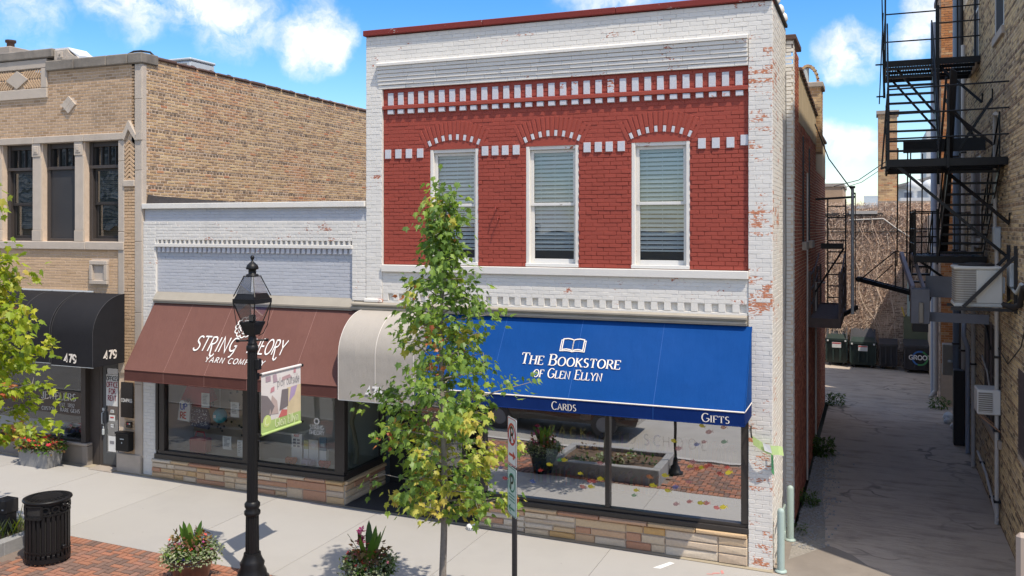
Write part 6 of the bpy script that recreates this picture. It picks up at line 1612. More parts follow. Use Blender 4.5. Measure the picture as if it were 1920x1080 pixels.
def flower_pot(label, x, y, mat, r, h, seed, cols, tall=.2, group='round flower pots along the kerb'):
    rr = random.Random(seed); z = gz(x); t = thing('flower_pot', label, 'planter', (x, y, z), group)
    m = MB(); m.lathe([(r * .62, 0), (r * .66, .03), (r * .8, h * .45), (r * .93, h * .82), (r * .97, h * .84), (r * .98, h * .87), (r * .94, h * .885), (r * 1.0, h * .93), (r * 1.03, h), (r * .93, h), (r * .9, h - .06)], (x, y, z), mat, 32); m.build('pot', t)
    m = MB(); m.disc((x, y, z + h - .05), (1, 0, 0), (0, 1, 0), r * .92, r * .92, SOIL, 20); m.build('soil', t)
    m = MB(); leaf_tuft(m, (x, y, z + h - .04), 420, r * 1.05, .22, LEAF_P, rr, .07, .05); leaf_tuft(m, (x, y, z + h), 200, r * .8, .3, LEAF_R, rr, .08)
    for k in range(420):     # trailing silver-green sprays over the rim
        a = rr.uniform(0, 2 * PI); q = r * rr.uniform(.85, 1.28)
        leaf_tuft(m, (x + q * math.cos(a), y + q * math.sin(a), z + h + .10 - max(0, q - r) * 1.3 + rr.uniform(-.08, .05)), 2, .04, .04, LEAF_G, rr, .045)
    m.build('foliage', t, kind='stuff')
    for k in range(9):       # broad upright blades
        a = k * 2.4 + seed; b = MB(); L = rr.uniform(.2, .32) * (1.2 if tall > .22 else 1); lean = rr.uniform(.25, .8); p0 = Vector((x + .05 * math.cos(a), y + .05 * math.sin(a), z + h)); d = Vector((math.cos(a), math.sin(a), 0)); e = Vector((-d.y, d.x, 0))
        V = []
        for q, w_ in ((0, .012), (.3, .045), (.6, .05), (.85, .028), (1, .0)):
            c_ = p0 + d * L * lean * q + Vector((0, 0, tall + L * (q - .35 * lean * q * q))) - Vector((0, 0, tall * (1 - q) * .8)); V += [c_ + e * w_, c_ - Vector((0, 0, .012)), c_ - e * w_]
        b.add(V, [[i * 3 + j, i * 3 + j + 1, i * 3 + j + 4, i * 3 + j + 3] for i in range(4) for j in range(2)], LEAF_P, True); b.build('leaf_blade', t)
    blooms(t, (x, y), 54, r * 1.0, z + h + .08, z + h + .30, cols, rr, .03, droop=.06)
    blooms(t, (x, y), 60, r * 1.05, z + h + .0, z + h + .12, [('violet', (.06, .03, .16)), ('violet', (.06, .03, .16)), ('mauve', (.16, .06, .2))], rr, .026, droop=.05)
    return t
flower_pot('brown glazed pot overflowing with purple flowers and silver trailing leaves beside the lamp', -9.02, 10.08, POTBR, .33, .42, 3, [('magenta', (.32, .03, .14)), ('coral', (.65, .10, .05)), ('coral', (.65, .10, .05)), ('pink', (.62, .18, .25)), ('plum', (.15, .02, .07))])
flower_pot('dark green glazed pot with tall leaves and small red flowers near the tree', -6.42, 10.62, POTGR, .32, .46, 6, [('scarlet', (.62, .04, .03)), ('scarlet', (.62, .04, .03)), ('coral', (.65, .10, .05)), ('pink', (.55, .12, .22))], .26)
rr = random.Random(5); t = bpy.data.objects['flower_pot.001']
m = MB(); m.tube([(-6.5, 10.62, .6), (-6.56, 10.62, .98)], .008, LEAF_P, 5); m.build('stem', t); blooms(t, (-6.56, 10.62), 14, .05, .86, 1.03, [('hotpink', (.55, .04, .16))], rr, .05)
t = thing('flower_box', 'square grey concrete planter full of red begonias below the jeweller window', 'planter', (-16.15, 13.62, gz(-16)))
x, y, z = -16.15, 13.62, gz(-16.1)
m = MB(); m.prism([(-.42, -.2), (.42, -.2), (.42, .2), (-.42, .2)], lambda u, v, w: (x + u * (.88 + .12 * w), y + v * (.88 + .12 * w), z + w * .34), 0, 1, CURB); m.build('box', t)
rr = random.Random(12); m = MB()
for u in (-.3, 0, .3): leaf_tuft(m, (x + u, y, z + .32), 170, .27, .26, LEAF_P, rr, .085, .03); leaf_tuft(m, (x + u, y, z + .34), 110, .28, .27, LEAF_R, rr, .085, .03)
m.build('foliage', t, kind='stuff')
for u in (-.32, -.05, .28): blooms(t, (x + u, y - .04), 24, .27, z + .36, z + .62, [('scarlet', (.62, .04, .03)), ('scarlet', (.62, .04, .03)), ('red', (.5, .02, .04))], rr, .042)

# planting bed at the left with its granite kerb
t = thing('planting_bed', 'mulched planting bed with a grey granite kerb at the left edge', 'bed', (-13.2, 10.0, gz(-13)))
m = MB()
for a, b in ((-15.4, -14.3), (-14.295, -13.2), (-13.195, -12.40)): m.box(a, b, 9.62, 9.80, gz(-13) - .05, gz(-13) + .18, CURB, .012)
m.box(-12.58, -12.40, 9.805, 10.62, gz(-13) - .05, gz(-13) + .18, CURB, .012); m.box(-15.4, -12.40, 10.625, 10.78, gz(-13) - .05, gz(-13) + .18, CURB, .012); m.build('kerb_stone', t)
m = MB(); m.box(-15.4, -12.58, 9.8, 10.62, gz(-13) - .1, gz(-13) + .12, MULCH); m.build('mulch', t)
rr = random.Random(31); m = MB()
for i in range(420):
    x = rr.uniform(-14.6, -12.62); y = rr.uniform(9.85, 10.6); z = gz(-13) + .12; a = rr.uniform(0, 2 * PI); L = rr.uniform(.08, .3) * (1.9 if rr.random() < .08 else 1); d = Vector((math.cos(a), math.sin(a), 0)); e = Vector((-d.y, d.x, 0)) * .0035
    p = Vector((x, y, z)); m.add([p - e, p + e, p + d * L * .3 + Vector((0, 0, L * .7)) + e, p + d * L * .55 + Vector((0, 0, L)), p + d * L * .3 + Vector((0, 0, L * .7)) - e], [[0, 1, 2, 3, 4]], LEAF_G if rr.random() < .6 else LEAF_B)
m.build('ornamental_grass', t, kind='stuff')
t = thing('power_pedestal', 'small square black outlet post standing in the planting bed', 'post', (-12.95, 10.28, gz(-13)))
m = MB(); m.box(-13.05, -12.83, 10.18, 10.38, gz(-13) + .1, gz(-13) + .60, BLACKR, .01); m.build('post', t); m = MB(); m.box(-13.07, -12.81, 10.16, 10.40, gz(-13) + .44, gz(-13) + .66, BLACKR, .015); m.build('cover', t); m = MB(); m.box(-12.90, -12.86, 10.155, 10.16, gz(-13) + .50, gz(-13) + .52, GALV); m.build('tag', t)
# tree bed near the sign (its mirror image shows in the shop window)
t = thing('tree_bed', 'raised granite tree bed with dark mulch at the foot of the slim maple', 'bed', (-5.1, 9.9, gz(-5)))
m = MB(); zz = gz(-5)
m.box(-6.3, -3.98, 9.05, 9.22, zz - .05, zz + .30, CURB, .012); m.box(-6.3, -3.98, 10.48, 10.65, zz - .05, zz + .30, CURB, .012); m.box(-6.3, -6.14, 9.225, 10.475, zz - .05, zz + .30, CURB, .012); m.box(-4.14, -3.98, 9.225, 10.475, zz - .05, zz + .30, CURB, .012); m.build('kerb_stone', t)
m = MB(); m.box(-6.14, -4.14, 9.22, 10.48, zz - .05, zz + .22, MULCH); m.build('mulch', t)
m = MB(); rr = random.Random(8)
for i in range(14): leaf_tuft(m, (rr.uniform(-6.0, -4.3), rr.uniform(9.3, 10.4), zz + .22), 26, .14, .16, rr.choice((LEAF_P, LEAF_R, LEAF_G)), rr, .09)
m.build('low_plants', t, kind='stuff')

# ------------------------------------------------------------------ litter bin, dog bowl, bollards, taped ribbon
TXc, TYc = -11.62, 9.92; zz = gz(TXc)
t = thing('litter_bin', 'round black steel litter bin with slatted sides and oval ring band', 'litter bin', (TXc, TYc, zz))
m = MB(); m.lathe([(.265, .06), (.265, .92)], (TXc, TYc, zz), ROOMD, 24); m.build('liner', t)
sm_ = None
for i in range(28):
    a = 2 * PI * i / 28
    if sm_ is None:
        b = MB(); b.box(-.023, .023, -.006, .006, .10, .74, BLACK, .004); b.box(-.019, .019, -.012, -.005, .10, .15, BLACK, .003); sm_ = b.mesh('slat')
    place(sm_, 'slat', t, Matrix.Translation((TXc + .305 * math.cos(a), TYc + .305 * math.sin(a), zz)) @ Matrix.Rotation(a + PI / 2, 4, 'Z'))
def ringband(mb, r, z0, z1, th, mat): mb.lathe([(r, z0), (r + th, z0 + .006), (r + th, z1 - .006), (r, z1)], (TXc, TYc, zz), mat, 32)
for z0, z1 in ((.04, .10), (.19, .21), (.74, .765), (.895, .925)):
    m = MB(); n = 32
    P = [(TXc + r * math.cos(2 * PI * k / n), TYc + r * math.sin(2 * PI * k / n), zz + z) for r, z in ((.295, z0), (.318, z0), (.318, z1), (.295, z1)) for k in range(n)]
    m.add(P, [[j * n + k, j * n + (k + 1) % n, (j + 1) % 4 * n + (k + 1) % n, (j + 1) % 4 * n + k] for j in range(4) for k in range(n)], BLACK); m.build('band', t)
oval = None
for i in range(14):
    a = 2 * PI * i / 14 + .1
    if oval is None:
        b = MB(); n = 12
        P = [(r * math.cos(2 * PI * k / n) * 1.15, -q, r * math.sin(2 * PI * k / n) * .95) for r, q in ((.056, -.005), (.056, .008), (.034, .008), (.034, -.005)) for k in range(n)]
        b.add(P, [[j * n + k, (j + 1) % 4 * n + k, (j + 1) % 4 * n + (k + 1) % n, j * n + (k + 1) % n] for j in range(4) for k in range(n)], BLACK); oval = b.mesh('oval_ring')
    if abs(((a - math.radians(281) + PI) % (2 * PI)) - PI) < .45: continue
    place(oval, 'oval_ring', t, Matrix.Translation((TXc + .307 * math.cos(a), TYc + .307 * math.sin(a), zz + .83)) @ Matrix.Rotation(a + PI / 2, 4, 'Z'))
a0 = math.radians(281)
m = MB()
for k in range(8):
    a, b = a0 - .42 + k * .105, a0 - .42 + (k + 1) * .105
    for z0, z1 in ((.70, .73), (.885, .91)):
        m.add([(TXc + r * math.cos(q), TYc + r * math.sin(q), zz + z) for r in (.29, .335) for q in (a, b) for z in (z0, z1)], [[4, 6, 7, 5], [0, 1, 3, 2], [0, 2, 6, 4], [1, 5, 7, 3]], BLACK)
    m.add([(TXc + .315 * math.cos(q), TYc + .315 * math.sin(q), zz + z) for q in (a, b) for z in (.73, .885)], [[0, 2, 3, 1]], ROOMD)
for q in (a0 - .42, a0 + .42): m.bar((TXc + .318 * math.cos(q), TYc + .318 * math.sin(q), zz + .71), (TXc + .318 * math.cos(q), TYc + .318 * math.sin(q), zz + .90), .03, .03, BLACK)
m.build('mouth', t)
m = MB(); m.lathe([(.335, .925), (.345, .935), (.34, .955), (.30, .965), (.29, .96), (.20, .968), (.19, .962), (.10, .972), (.06, .975), (.002, .975)], (TXc, TYc, zz), BLACK, 36)
for k in range(24):
    a = 2 * PI * k / 24; m.bar((TXc + .205 * math.cos(a), TYc + .205 * math.sin(a), zz + .971), (TXc + .285 * math.cos(a), TYc + .285 * math.sin(a), zz + .966), .012, .008, BLACK)
m.build('lid', t)
m = MB(); m.box(TXc + .30, TXc + .36, TYc - .03, TYc + .03, zz + .22, zz + .28, BLACK, .01); m.box(TXc + .31, TXc + .36, TYc - .03, TYc + .03, zz + .86, zz + .90, BLACK, .01); m.build('hinge', t)
t = thing('dog_bowl', 'small white dog bowl left on the pavement behind the tree', 'bowl', (-6.33, 13.80, gz(-6.3)))
m = MB(); m.lathe([(.085, .0), (.10, .01), (.085, .07), (.075, .07), (.065, .02), (.002, .02)], (-6.33, 13.80, gz(-6.3)), PLASTIC, 20); m.build('bowl', t)
m = MB()
for i in range(16):
    a = 2 * PI * i / 16; m.box(-.008, .008, -.002, .002, .02, .05, colr('grey_print', (.25, .25, .27)), 0, Matrix.Translation((-6.33 + .096 * math.cos(a), 13.80 + .096 * math.sin(a), gz(-6.3))) @ Matrix.Rotation(a + PI / 2, 4, 'Z'))
m.build('print', t)
for (x, y, h_, lb) in ((-1.31, 14.03, .95, 'pale green steel bollard at the front corner of the white pier'), (-1.295, 15.5, .90, 'pale green steel bollard further back beside the white pier')):
    t = thing('bollard', lb, 'bollard', (x, y, gz(x)), 'pale green bollards guarding the pier')
    m = MB(); m.lathe([(.055, -.02), (.055, h_ - .05), (.05, h_ - .02), (.03, h_), (.004, h_ + .008)], (x, y, gz(x)), SAGE, 16); m.build('post', t)
    m = MB(); m.lathe([(.09, 0), (.09, .015), (.058, .03)], (x, y, gz(x)), SAGE, 16); m.build('footplate', t)
t = thing('pipe_guard', 'pale green pipe rail between the two bollards', 'rail', (-1.30, 14.8, .1))
m = MB(); m.tube([(-1.38, 14.3, .04), (-1.36, 14.3, .60), (-1.36, 14.6, .66), (-1.36, 15.2, .66), (-1.36, 15.25, .1)], .02, SAGE, 8); m.tube([(-1.36, 14.3, .22), (-1.36, 15.22, .22)], .016, SAGE, 6); m.build('rail', t)
t = thing('marking_ribbon', 'strip of pale green ribbon with a white tag caught on the white pier', 'ribbon', (-1.6, 13.9, 2.1))
GRB = leaf_mat('pale_green_ribbon', [(0, (.5, .66, .3)), (1, (.56, .72, .36))], .3)
m = MB(); pts = [(-1.72, 13.93, 2.03), (-1.62, 13.90, 1.98), (-1.52, 13.88, 1.93), (-1.44, 13.87, 1.92), (-1.34, 13.90, 1.92), (-1.28, 13.95, 1.90)]
m.add([(a, b, c) for a, b, c in pts] + [(a + .02, b - .02, c - .13) for a, b, c in pts], [[i, i + 6, i + 7, i + 1] for i in range(5)], GRB); m.add([(-1.45, 13.95, 1.86), (-1.42, 13.95, 1.86), (-1.40, 13.96, 1.45), (-1.44, 13.96, 1.5)], [[0, 1, 2, 3]], colr('green_tape', (.12, .4, .16))); m.build('strip', t)
m = MB(); m.add([(-1.56, 13.865, 1.955), (-1.53, 13.85, 1.84), (-1.42, 13.845, 1.81), (-1.45, 13.855, 1.93)], [[0, 1, 2, 3]], PLASTIC); m.build('tag', t)
m = MB(); m.tube([(-1.74, 13.99, 2.17), (-1.74, 13.93, 2.12), (-1.73, 13.92, 2.02), (-1.72, 13.93, 2.0)], .012, BLACKR, 6); m.build('hook', t)
# ------------------------------------------------------------------ tall yellow brick building on the right of the alley
RX = 2.06
AB = thing('tall_brick_building', 'tall weathered yellow brick building along the right side of the alley', 'building', (6, 20, gz(2)))
mb = MB(); mb.box(RX + .006, 14, 13.4, 26.5, -.6, 14.3, MORTAR_D); mb.build('wall', AB)
mb = MB(); mb.box(RX - .04, 14, 13.37, 26.53, 14.3, 14.45, CAPST, .02); mb.build('parapet_cap', AB)
RWL = side_mx(RX)
B = Bricks(AB)
wins = [(-15.3, -14.5, 1.85, 3.0), (-20.3, -17.75, 1.45, 3.35), (-18.55, -17.35, 8.65, 10.6), (-22.3, -21.4, 8.75, 11), (-22.3, -21.0, 4.9, 6.7)]
B.lay(RWL, -26.4, -13.4, -.08, 10.6, ALLB, bl=.205, bh=.0667, j=.018, ins=.003, p=.006, jit=.004, headers=6, hmat=YELH, holes=wins)
B.lay(front(13.4), RX, 5.0, 0, 8, ALLB, bl=.205, bh=.0667, j=.012, p=.007)
B.finish()
# barred window, arched window with air conditioner, upper windows
def wwin(a, b, c, d, bars=False, arch=False, frame=BRONZE_D, sill=True, fill=ROOMD):
    m = MB(); wbox(m, RWL, a, b, c, d, -.01, -.003, fill); w = m.build('window', AB)
    m = MB()
    for (p, q, r, s) in ((a, a + .05, c, d), (b - .05, b, c, d), (a + .05, b - .05, c, c + .05), (a + .05, b - .05, d - .05, d), (a + .05, b - .05, (c + d) / 2 - .025, (c + d) / 2 + .025)): wbox(m, RWL, p, q, r, s, -.003, .012, frame)
    m.build('frame', w)
    if sill: m = MB(); wbox(m, RWL, a - .08, b + .08, c - .15, c - .003, -.005, .06, CAPST, .01); m.build('sill', w)
    if bars:
        m = MB()
        for k in range(9):
            u = a + .04 + (b - a - .08) * k / 8; m.bar(RWL.pt(u, c - .05, .06), RWL.pt(u, d + .08, .06), .014, .014, RUSTST)
        for z in (c + .05, c + .45, d - .15): m.bar(RWL.pt(a - .08, z, .05), RWL.pt(b + .08, z, .05), .02, .03, RUSTST)
        m.build('bars', w)
    if arch:
        n = 12
        for k in range(n):
            u = a + (b - a) * (k + .5) / n; z = d + .28 * (1 - ((k + .5) / n * 2 - 1) ** 2)
            for r in range(2): place(brick_mesh((b - a) / n - .012, .19, .02, ALLB, .004, 'voussoir'), 'voussoir', w, RWL.mat(u, z + .08 + r * .21, 0, (k + .5 - n / 2) * .06))
    return w
wwin(-15.3, -14.5, 1.85, 3.0, True, False, RUSTST)
wwin(-20.3, -17.75, 1.45, 3.35, False, True, BRONZE_D, True, plain('boarded_opening', (.05, .042, .036), .9, .3, 3))
wwin(-18.55, -17.35, 8.65, 10.6, False, False, PALEPIPE)
wwin(-22.3, -21.4, 8.75, 11, False, False, PALEPIPE)
wwin(-22.3, -21.0, 4.9, 6.7, False, True, PALEPIPE, True, plain('bricked_opening', (.16, .115, .075), .95, .4, 12))
m = MB()
for y in (19.0, 19.6): m.bar((RX - .03, y, 1.5), (RX - .03, y, 3.4), .03, .03, RUSTST)
m.tube([(RX - .05, 20.4, 3.3), (RX - .05, 19.5, 3.25), (RX - .05, 18.9, 2.9)], .02, BLACKR, 6); m.tube([(RX - .05, 20.3, 2.6), (RX - .05, 19.4, 2.4), (RX - .05, 18.8, 2.0)], .015, PALEPIPE, 6); m.build('loose_pipes', AB)
# pipes on the wall
def pipe(name, label, pts, r, mat, cat='pipe', n=10, straps=(), group=None):
    t = thing(name, label, cat, pts[0], group); m = MB(); m.tube(pts, r, mat, n); m.build('pipe', t)
    if straps:
        m = MB()
        for (x, y, z) in straps: m.box(x - r - .015, RX, y - r - .02, y + r + .02, z - .02, z + .02, BLACKR)
        m.build('strap', t)
    return t
cx = RX - .06
pipe('conduit', 'tall pale conduit running from the ground past the condenser on the right wall', [(cx, 17.85, -.05), (cx, 17.85, 4.85)], .038, PALEPIPE, 'pipe', 10, [(cx, 17.85, z) for z in (.35, 1.6, 2.9, 4.2)])
t = thing('junction_box', 'grey electrical box at the top of the tall pale conduit', 'electrical box', (cx, 17.8, 4.8)); m = MB(); m.box(RX - .13, RX, 17.72, 17.95, 4.80, 5.20, GALV, .02); m.build('box', t)
pipe('conduit', 'white vent pipe with a hooked top high on the right wall', [(cx, 18.1, 5.2), (cx, 18.1, 7.15), (cx - .02, 18.0, 7.2), (cx - .02, 17.85, 7.2)], .036, PALEPIPE)
pipe('conduit', 'thin sloping pipe along the foot of the right wall', [(cx, 17.75, .05), (cx, 19.5, .42), (cx, 21.0, .5)], .026, PALEPIPE, 'pipe', 8, [(cx, 18.6, .22), (cx, 20.2, .46)])
for i, (y, r, mat, z1, lb) in enumerate([(25.6, .09, BLUEPIPE, 12.5, 'blue grey downspout at the far corner of the yellow brick wall'), (24.7, .05, BLACKR, 12.0, 'black riser pipe beside the blue grey downspout'), (24.2, .05, PALEPIPE, 9.6, 'grey riser pipe with couplings beside the black riser'), (21.9, .045, PALEPIPE, 6.4, 'pale pipe behind the lower fire stair')]):
    pipe('downspout', lb, [(RX - r - .02, y, -.05), (RX - r - .02, y, z1)], r, mat, 'pipe', 10, [(RX - r - .02, y, z) for z in (2.2, 4.6, 7.0, 9.2) if z < z1])
t = thing('pipe_guard', 'black square pipe guard standing at the foot of the right wall', 'pipe guard', (RX - .2, 24.0, 0)); m = MB(); m.box(RX - .30, RX - .06, 23.9, 24.2, -.05, 1.75, BLACKR, .01); m.build('shaft', t)
t = thing('meter_box', 'beige electric meter box on the wall above the pipe guard', 'electrical box', (RX - .2, 26.0, 1.5)); m = MB(); m.box(RX - .42, RX - .02, 25.7, 26.1, 1.35, 2.15, BEIGE, .02); m.build('box', t); m = MB(); m.lathe([(.06, 0), (.06, .05), (.03, .06)], (RX - .25, 25.65, 1.7), GALV, 10); m.build('meter', t)
pipe('duct', 'pale blue grey gas pipe with a bent top beside the black pipe guard', [(RX - .06, 23.2, -.05), (RX - .06, 23.2, 2.4), (RX - .14, 23.3, 2.65), (RX - .10, 23.6, 2.9)], .05, plain('pale_blue_pipe', (.32, .36, .44), .5))
# window air conditioner
t = thing('window_air_conditioner', 'white window air conditioner jutting from the dark arched opening', 'air conditioner', (RX - .2, 18.0, 2.0))
m = MB(); m.box(RX - .38, RX + .0, 17.75, 18.3, 1.88, 2.32, PLASTIC, .02); m.build('casing', t)
m = MB(); m.box(RX - .36, RX - .14, 17.740, 17.752, 1.93, 2.27, ACFIN)
for k in range(9): m.box(RX - .36, RX - .14, 17.730, 17.742, 1.94 + k * .037, 1.95 + k * .037, PLASTIC)
m.build('grille', t)
m = MB(); m.bar((RX - .34, 17.8, 1.86), (RX, 17.8, 1.58), .025, .025, plain('rusty_bracket', (.30, .17, .10), .8)); m.bar((RX - .34, 18.25, 1.86), (RX, 18.25, 1.58), .025, .025, MATS['rusty_bracket']); m.build('bracket', t)
# condenser on its wall bracket
t = thing('air_conditioning_condenser', 'cream condenser unit with grey fins carried on a steel wall bracket', 'air conditioner', (1.6, 16.1, 3.9))
m = MB(); m.box(1.17, 1.86, 15.85, 16.55, 3.93, 3.985, ACBODY, .01); m.box(1.17, 1.86, 15.85, 16.55, 4.52, 4.57, ACBODY, .015)
m.box(1.49, 1.86, 15.86, 16.54, 3.985, 4.52, ACBODY, .015); m.build('casing', t)
m = MB(); r_ = .12
P = [(1.49, 15.87), (1.19 + r_, 15.87)] + [(1.19 + r_ - r_ * math.sin(a), 15.87 + r_ - r_ * math.cos(a)) for a in (.4, .8, 1.2, 1.57)] + [(1.19, 16.53), (1.49, 16.53)]
m.prism(P[::-1], lambda u, v, w: (u, v, w), 3.985, 4.52, ACFIN); m.build('coil', t)
m = MB()
for k in range(14): z = 4.0 + k * .037; m.tube([(p[0] - .004 * (p[0] < 1.3), p[1] - .004, z) for p in P[:7]], .004, ACBODY, 4, False)
m.build('guard_wire', t)
m = MB(); m.lathe([(.26, 0), (.27, .03), (.10, .05), (.002, .05)], (1.52, 16.2, 4.57), BLACKR, 20); m.build('fan_grille', t)
m = MB(); m.box(1.86, 1.90, 15.95, 16.15, 4.15, 4.4, GALV); m.tube([(1.88, 15.95, 4.1), (1.84, 15.9, 4.02), (1.9, 15.92, 3.98), (2.0, 15.95, 4.05)], .01, colr('yellow_wire', (.6, .45, .08)), 5); m.build('disconnect', t)
t = thing('condenser_bracket', 'black punched steel wall bracket holding the cream condenser', 'bracket', (1.6, 16.1, 3.7))
m = MB()
for y in (15.8, 16.6):
    m.bar((RX, y, 3.90), (1.12, y, 3.90), .04, .05, BLACKR); m.bar((RX - .02, y, 4.75), (1.3, y, 3.93), .035, .05, BLACKR); m.bar((RX - .03, y, 3.85), (RX - .03, y, 4.9), .05, .05, BLACKR)
m.build('arm', t)
pipe('condenser_hose', 'black insulated hose curving from the condenser up to the right edge', [(1.86, 15.9, 3.98), (1.98, 15.7, 3.96), (2.02, 15.3, 4.02), (2.02, 14.95, 4.30), (2.02, 14.6, 4.35), (2.02, 14.3, 4.2), (2.02, 14.1, 3.6), (2.02, 14.05, 3.0)], .045, BLACKR, 'hose', 9)
pipe('conduit', 'grey conduit bending from the small wall box to the right edge', [(RX - .05, 16.3, 4.25), (RX - .05, 15.6, 4.18), (RX - .05, 15.1, 4.35), (RX - .05, 14.2, 4.30)], .025, GALV)
t = thing('junction_box', 'small grey wall box above the black condenser hose', 'electrical box', (RX - .1, 16.2, 4.25)); m = MB(); m.box(RX - .10, RX, 15.9, 16.25, 4.25, 4.62, GALV, .015); m.build('box', t)
pipe('wire', 'thin black wire drooping across the right wall below the hose', [(2.0, 14.2, 4.1), (2.02, 15.2, 3.4), (2.02, 16.6, 2.95), (2.02, 18.3, 3.1)], .010, BLACKR, 'wire', 5)
t = thing('stone_post', 'pale beige rounded post at the lower right edge by the alley mouth', 'post', (1.42, 12.7, 0))
m = MB(); m.box(1.50, 1.9, 11.6, 11.72, -.05, 1.70, plain('beige_post', (.46, .37, .30), .85, .06, 2), .04); m.build('post', t)

# ------------------------------------------------------------------ right fire escape
FE = thing('fire_escape', 'black iron fire escape with grated landings and steep stairs on the right wall', 'fire escape', (1.1, 19, 4.5))
FX = .215
def grating(name, x0, x1, y0, y1, z, parent):
    m = MB()
    for (a, b) in (((x0, y0), (x1, y0)), ((x0, y1), (x1, y1)), ((x0, y0), (x0, y1)), ((x1, y0), (x1, y1))): m.bar((*a, z), (*b, z), .05, .13, BLACK)
    for k in range(1, 4): y = y0 + (y1 - y0) * k / 4; m.bar((x0, y, z - .02), (x1, y, z - .02), .02, .07, BLACK)
    f_ = m.build('landing', parent); m = MB(); n = int((x1 - x0) / .055)
    for k in range(1, n): x = x0 + (x1 - x0) * k / n; m.box(x - .014, x + .014, y0 + .02, y1 - .02, z + .03, z + .05, BLACK)
    m.build('grating', f_, kind='stuff'); return f_
grating('top', FX, 2.04, 21.04, 23.3, 8.72, FE)
grating('mid', FX, 2.04, 16.86, 19.2, 6.30, FE)
grating('low', .75, 2.0, 19.6, 21.9, 4.55, FE)
def stair(x0, x1, a, b, n, rail=True):
    """stringers from a=(y,z) up to b, treads between, a sloping rail each side"""
    m = MB()
    for x in (x0, x1): m.bar((x, *a), (x, *b), .02, .14, BLACK)
    s_ = m.build('stringer', FE)
    tm = MB(); tm.box(-(x1 - x0) / 2, (x1 - x0) / 2, -.10, .10, -.012, .012, BLACK); tm.box(-(x1 - x0) / 2, (x1 - x0) / 2, -.11, -.09, -.03, .012, BLACK); me = tm.mesh('tread')
    for k in range(n): q = (k + .5) / n; place(me, 'tread', FE, Matrix.Translation(((x0 + x1) / 2, a[0] + (b[0] - a[0]) * q, a[1] + (b[1] - a[1]) * q)))
    if rail:
        for x in (x0, x1):
            m = MB(); m.tube([(x, a[0], a[1] + .9), (x, b[0], b[1] + .9)], .016, BLACK, 6); m.tube([(x, a[0], a[1] + .5), (x, b[0], b[1] + .5)], .012, BLACK, 6)
            for q in (0, .33, .66, 1): y, z = a[0] + (b[0] - a[0]) * q, a[1] + (b[1] - a[1]) * q; m.bar((x, y, z), (x, y, z + .92), .025, .025, BLACK)
            m.build('handrail', FE)
stair(FX + .04, 1.13, (18.6, 6.35), (21.1, 8.70), 11)
stair(1.2, 1.98, (20.0, 4.60), (17.3, 6.25), 9)
def rail(pts, z0, hs, posts, h=1.05):
    m = MB()
    for hh in hs: m.tube([(x, y, z0 + hh) for x, y in pts], .016, BLACK, 6)
    for (x, y, top) in posts: m.bar((x, y, z0 - .1), (x, y, z0 + top), .035, .035, BLACK)
    m.build('railing', FE)
rail([(FX, 16.86), (2.04, 16.6)], 6.3, (.42, .85, 1.28), [(FX, 16.86, 1.32), (1.15, 16.8, 1.32)])
rail([(FX, 16.86), (FX, 19.2)], 6.3, (.42, .85, 1.28), [(FX, 17.6, 1.3), (FX, 19.2, 1.3)])
rail([(FX, 21.04), (1.22, 21.04)], 8.75, (.45, 1.05), [(FX, 21.04, 1.75), (1.22, 21.04, 1.5)])
rail([(1.22, 21.04), (2.04, 21.0)], 8.75, (.45, .78, 1.1, 1.5), [(1.62, 21.04, 1.5), (1.95, 21.04, 1.5)])
rail([(FX, 21.04), (FX, 23.3)], 8.75, (.5, 1.05), [(FX, 22.2, 1.1), (FX, 23.3, 1.1)])
rail([(.75, 19.6), (.75, 21.9)], 4.55, (.3, .6, .95), [(.75, 19.6, 1.0), (.75, 20.7, 1.0), (.75, 21.9, 1.0)])
rail([(.75, 21.9), (2.0, 21.9)], 4.55, (.3, .6, .95), [(1.3, 21.9, 1.0)])
m = MB()
for (a, b) in (((FX + .15, 16.9, 6.25), (2.04, 16.85, 4.70)), ((1.1, 17.6, 6.25), (2.04, 16.6, 5.25)), ((FX + .2, 21.1, 8.65), (1.25, 21.1, 7.55)), ((1.25, 21.1, 8.65), (2.04, 20.6, 7.75)), ((FX + .2, 23.2, 8.65), (1.4, 23.2, 7.4)), ((1.35, 20.8, 7.9), (2.04, 20.2, 6.75)), ((1.35, 19.0, 7.4), (2.04, 18.6, 6.7)), ((1.5, 19.0, 6.7), (2.04, 18.9, 7.6)), ((.85, 20.6, 4.5), (2.04, 20.6, 3.6))):
    m.bar(a, b, .03, .05, BLACK); m.tube([b, (b[0] + .0, b[1] - .05, b[2] + .18)], .015, BLACK, 5)
m.build('brace', FE)
m = MB(); m.bar((.55, 20.2, 6.85), (2.04, 20.0, 6.85), .06, .26, BLACK); m.bar((1.25, 21.0, 6.1), (1.25, 21.0, 9.9), .05, .05, BLACK); m.bar((1.1, 18.4, 6.2), (1.2, 17.9, 7.9), .04, .04, BLACK); m.build('girder', FE)
m = MB(); m.tube([(FX - .02, 21.1, 8.0), (FX - .07, 21.1, 10.35)], [.03, .012], BLACK, 6); m.tube([(FX - .12, 21.3, 7.9), (FX - .04, 21.3, 9.9)], .014, BLACK, 6); m.bar((FX - .2, 21.2, 8.75), (FX, 21.2, 8.75), .03, .03, BLACK); m.bar((FX - .18, 21.2, 8.05), (FX, 21.2, 8.05), .03, .03, BLACK)
m.bar((FX - .12, 17.0, 6.22), (FX, 17.0, 6.25), .04, .04, BLACK); m.bar((FX - .1, 17.0, 6.22), (FX, 17.0, 7.6), .03, .03, BLACK); m.build('pole', FE)
for x, y in ((.42, 19.8), (.62, 20.4), (.68, 20.5), (.95, 21.5)):
    m = MB(); m.tube([(x, y, 4.4), (x + .02, y, 6.8)], .014, BLACK, 5); m.build('hanger_rod', FE)
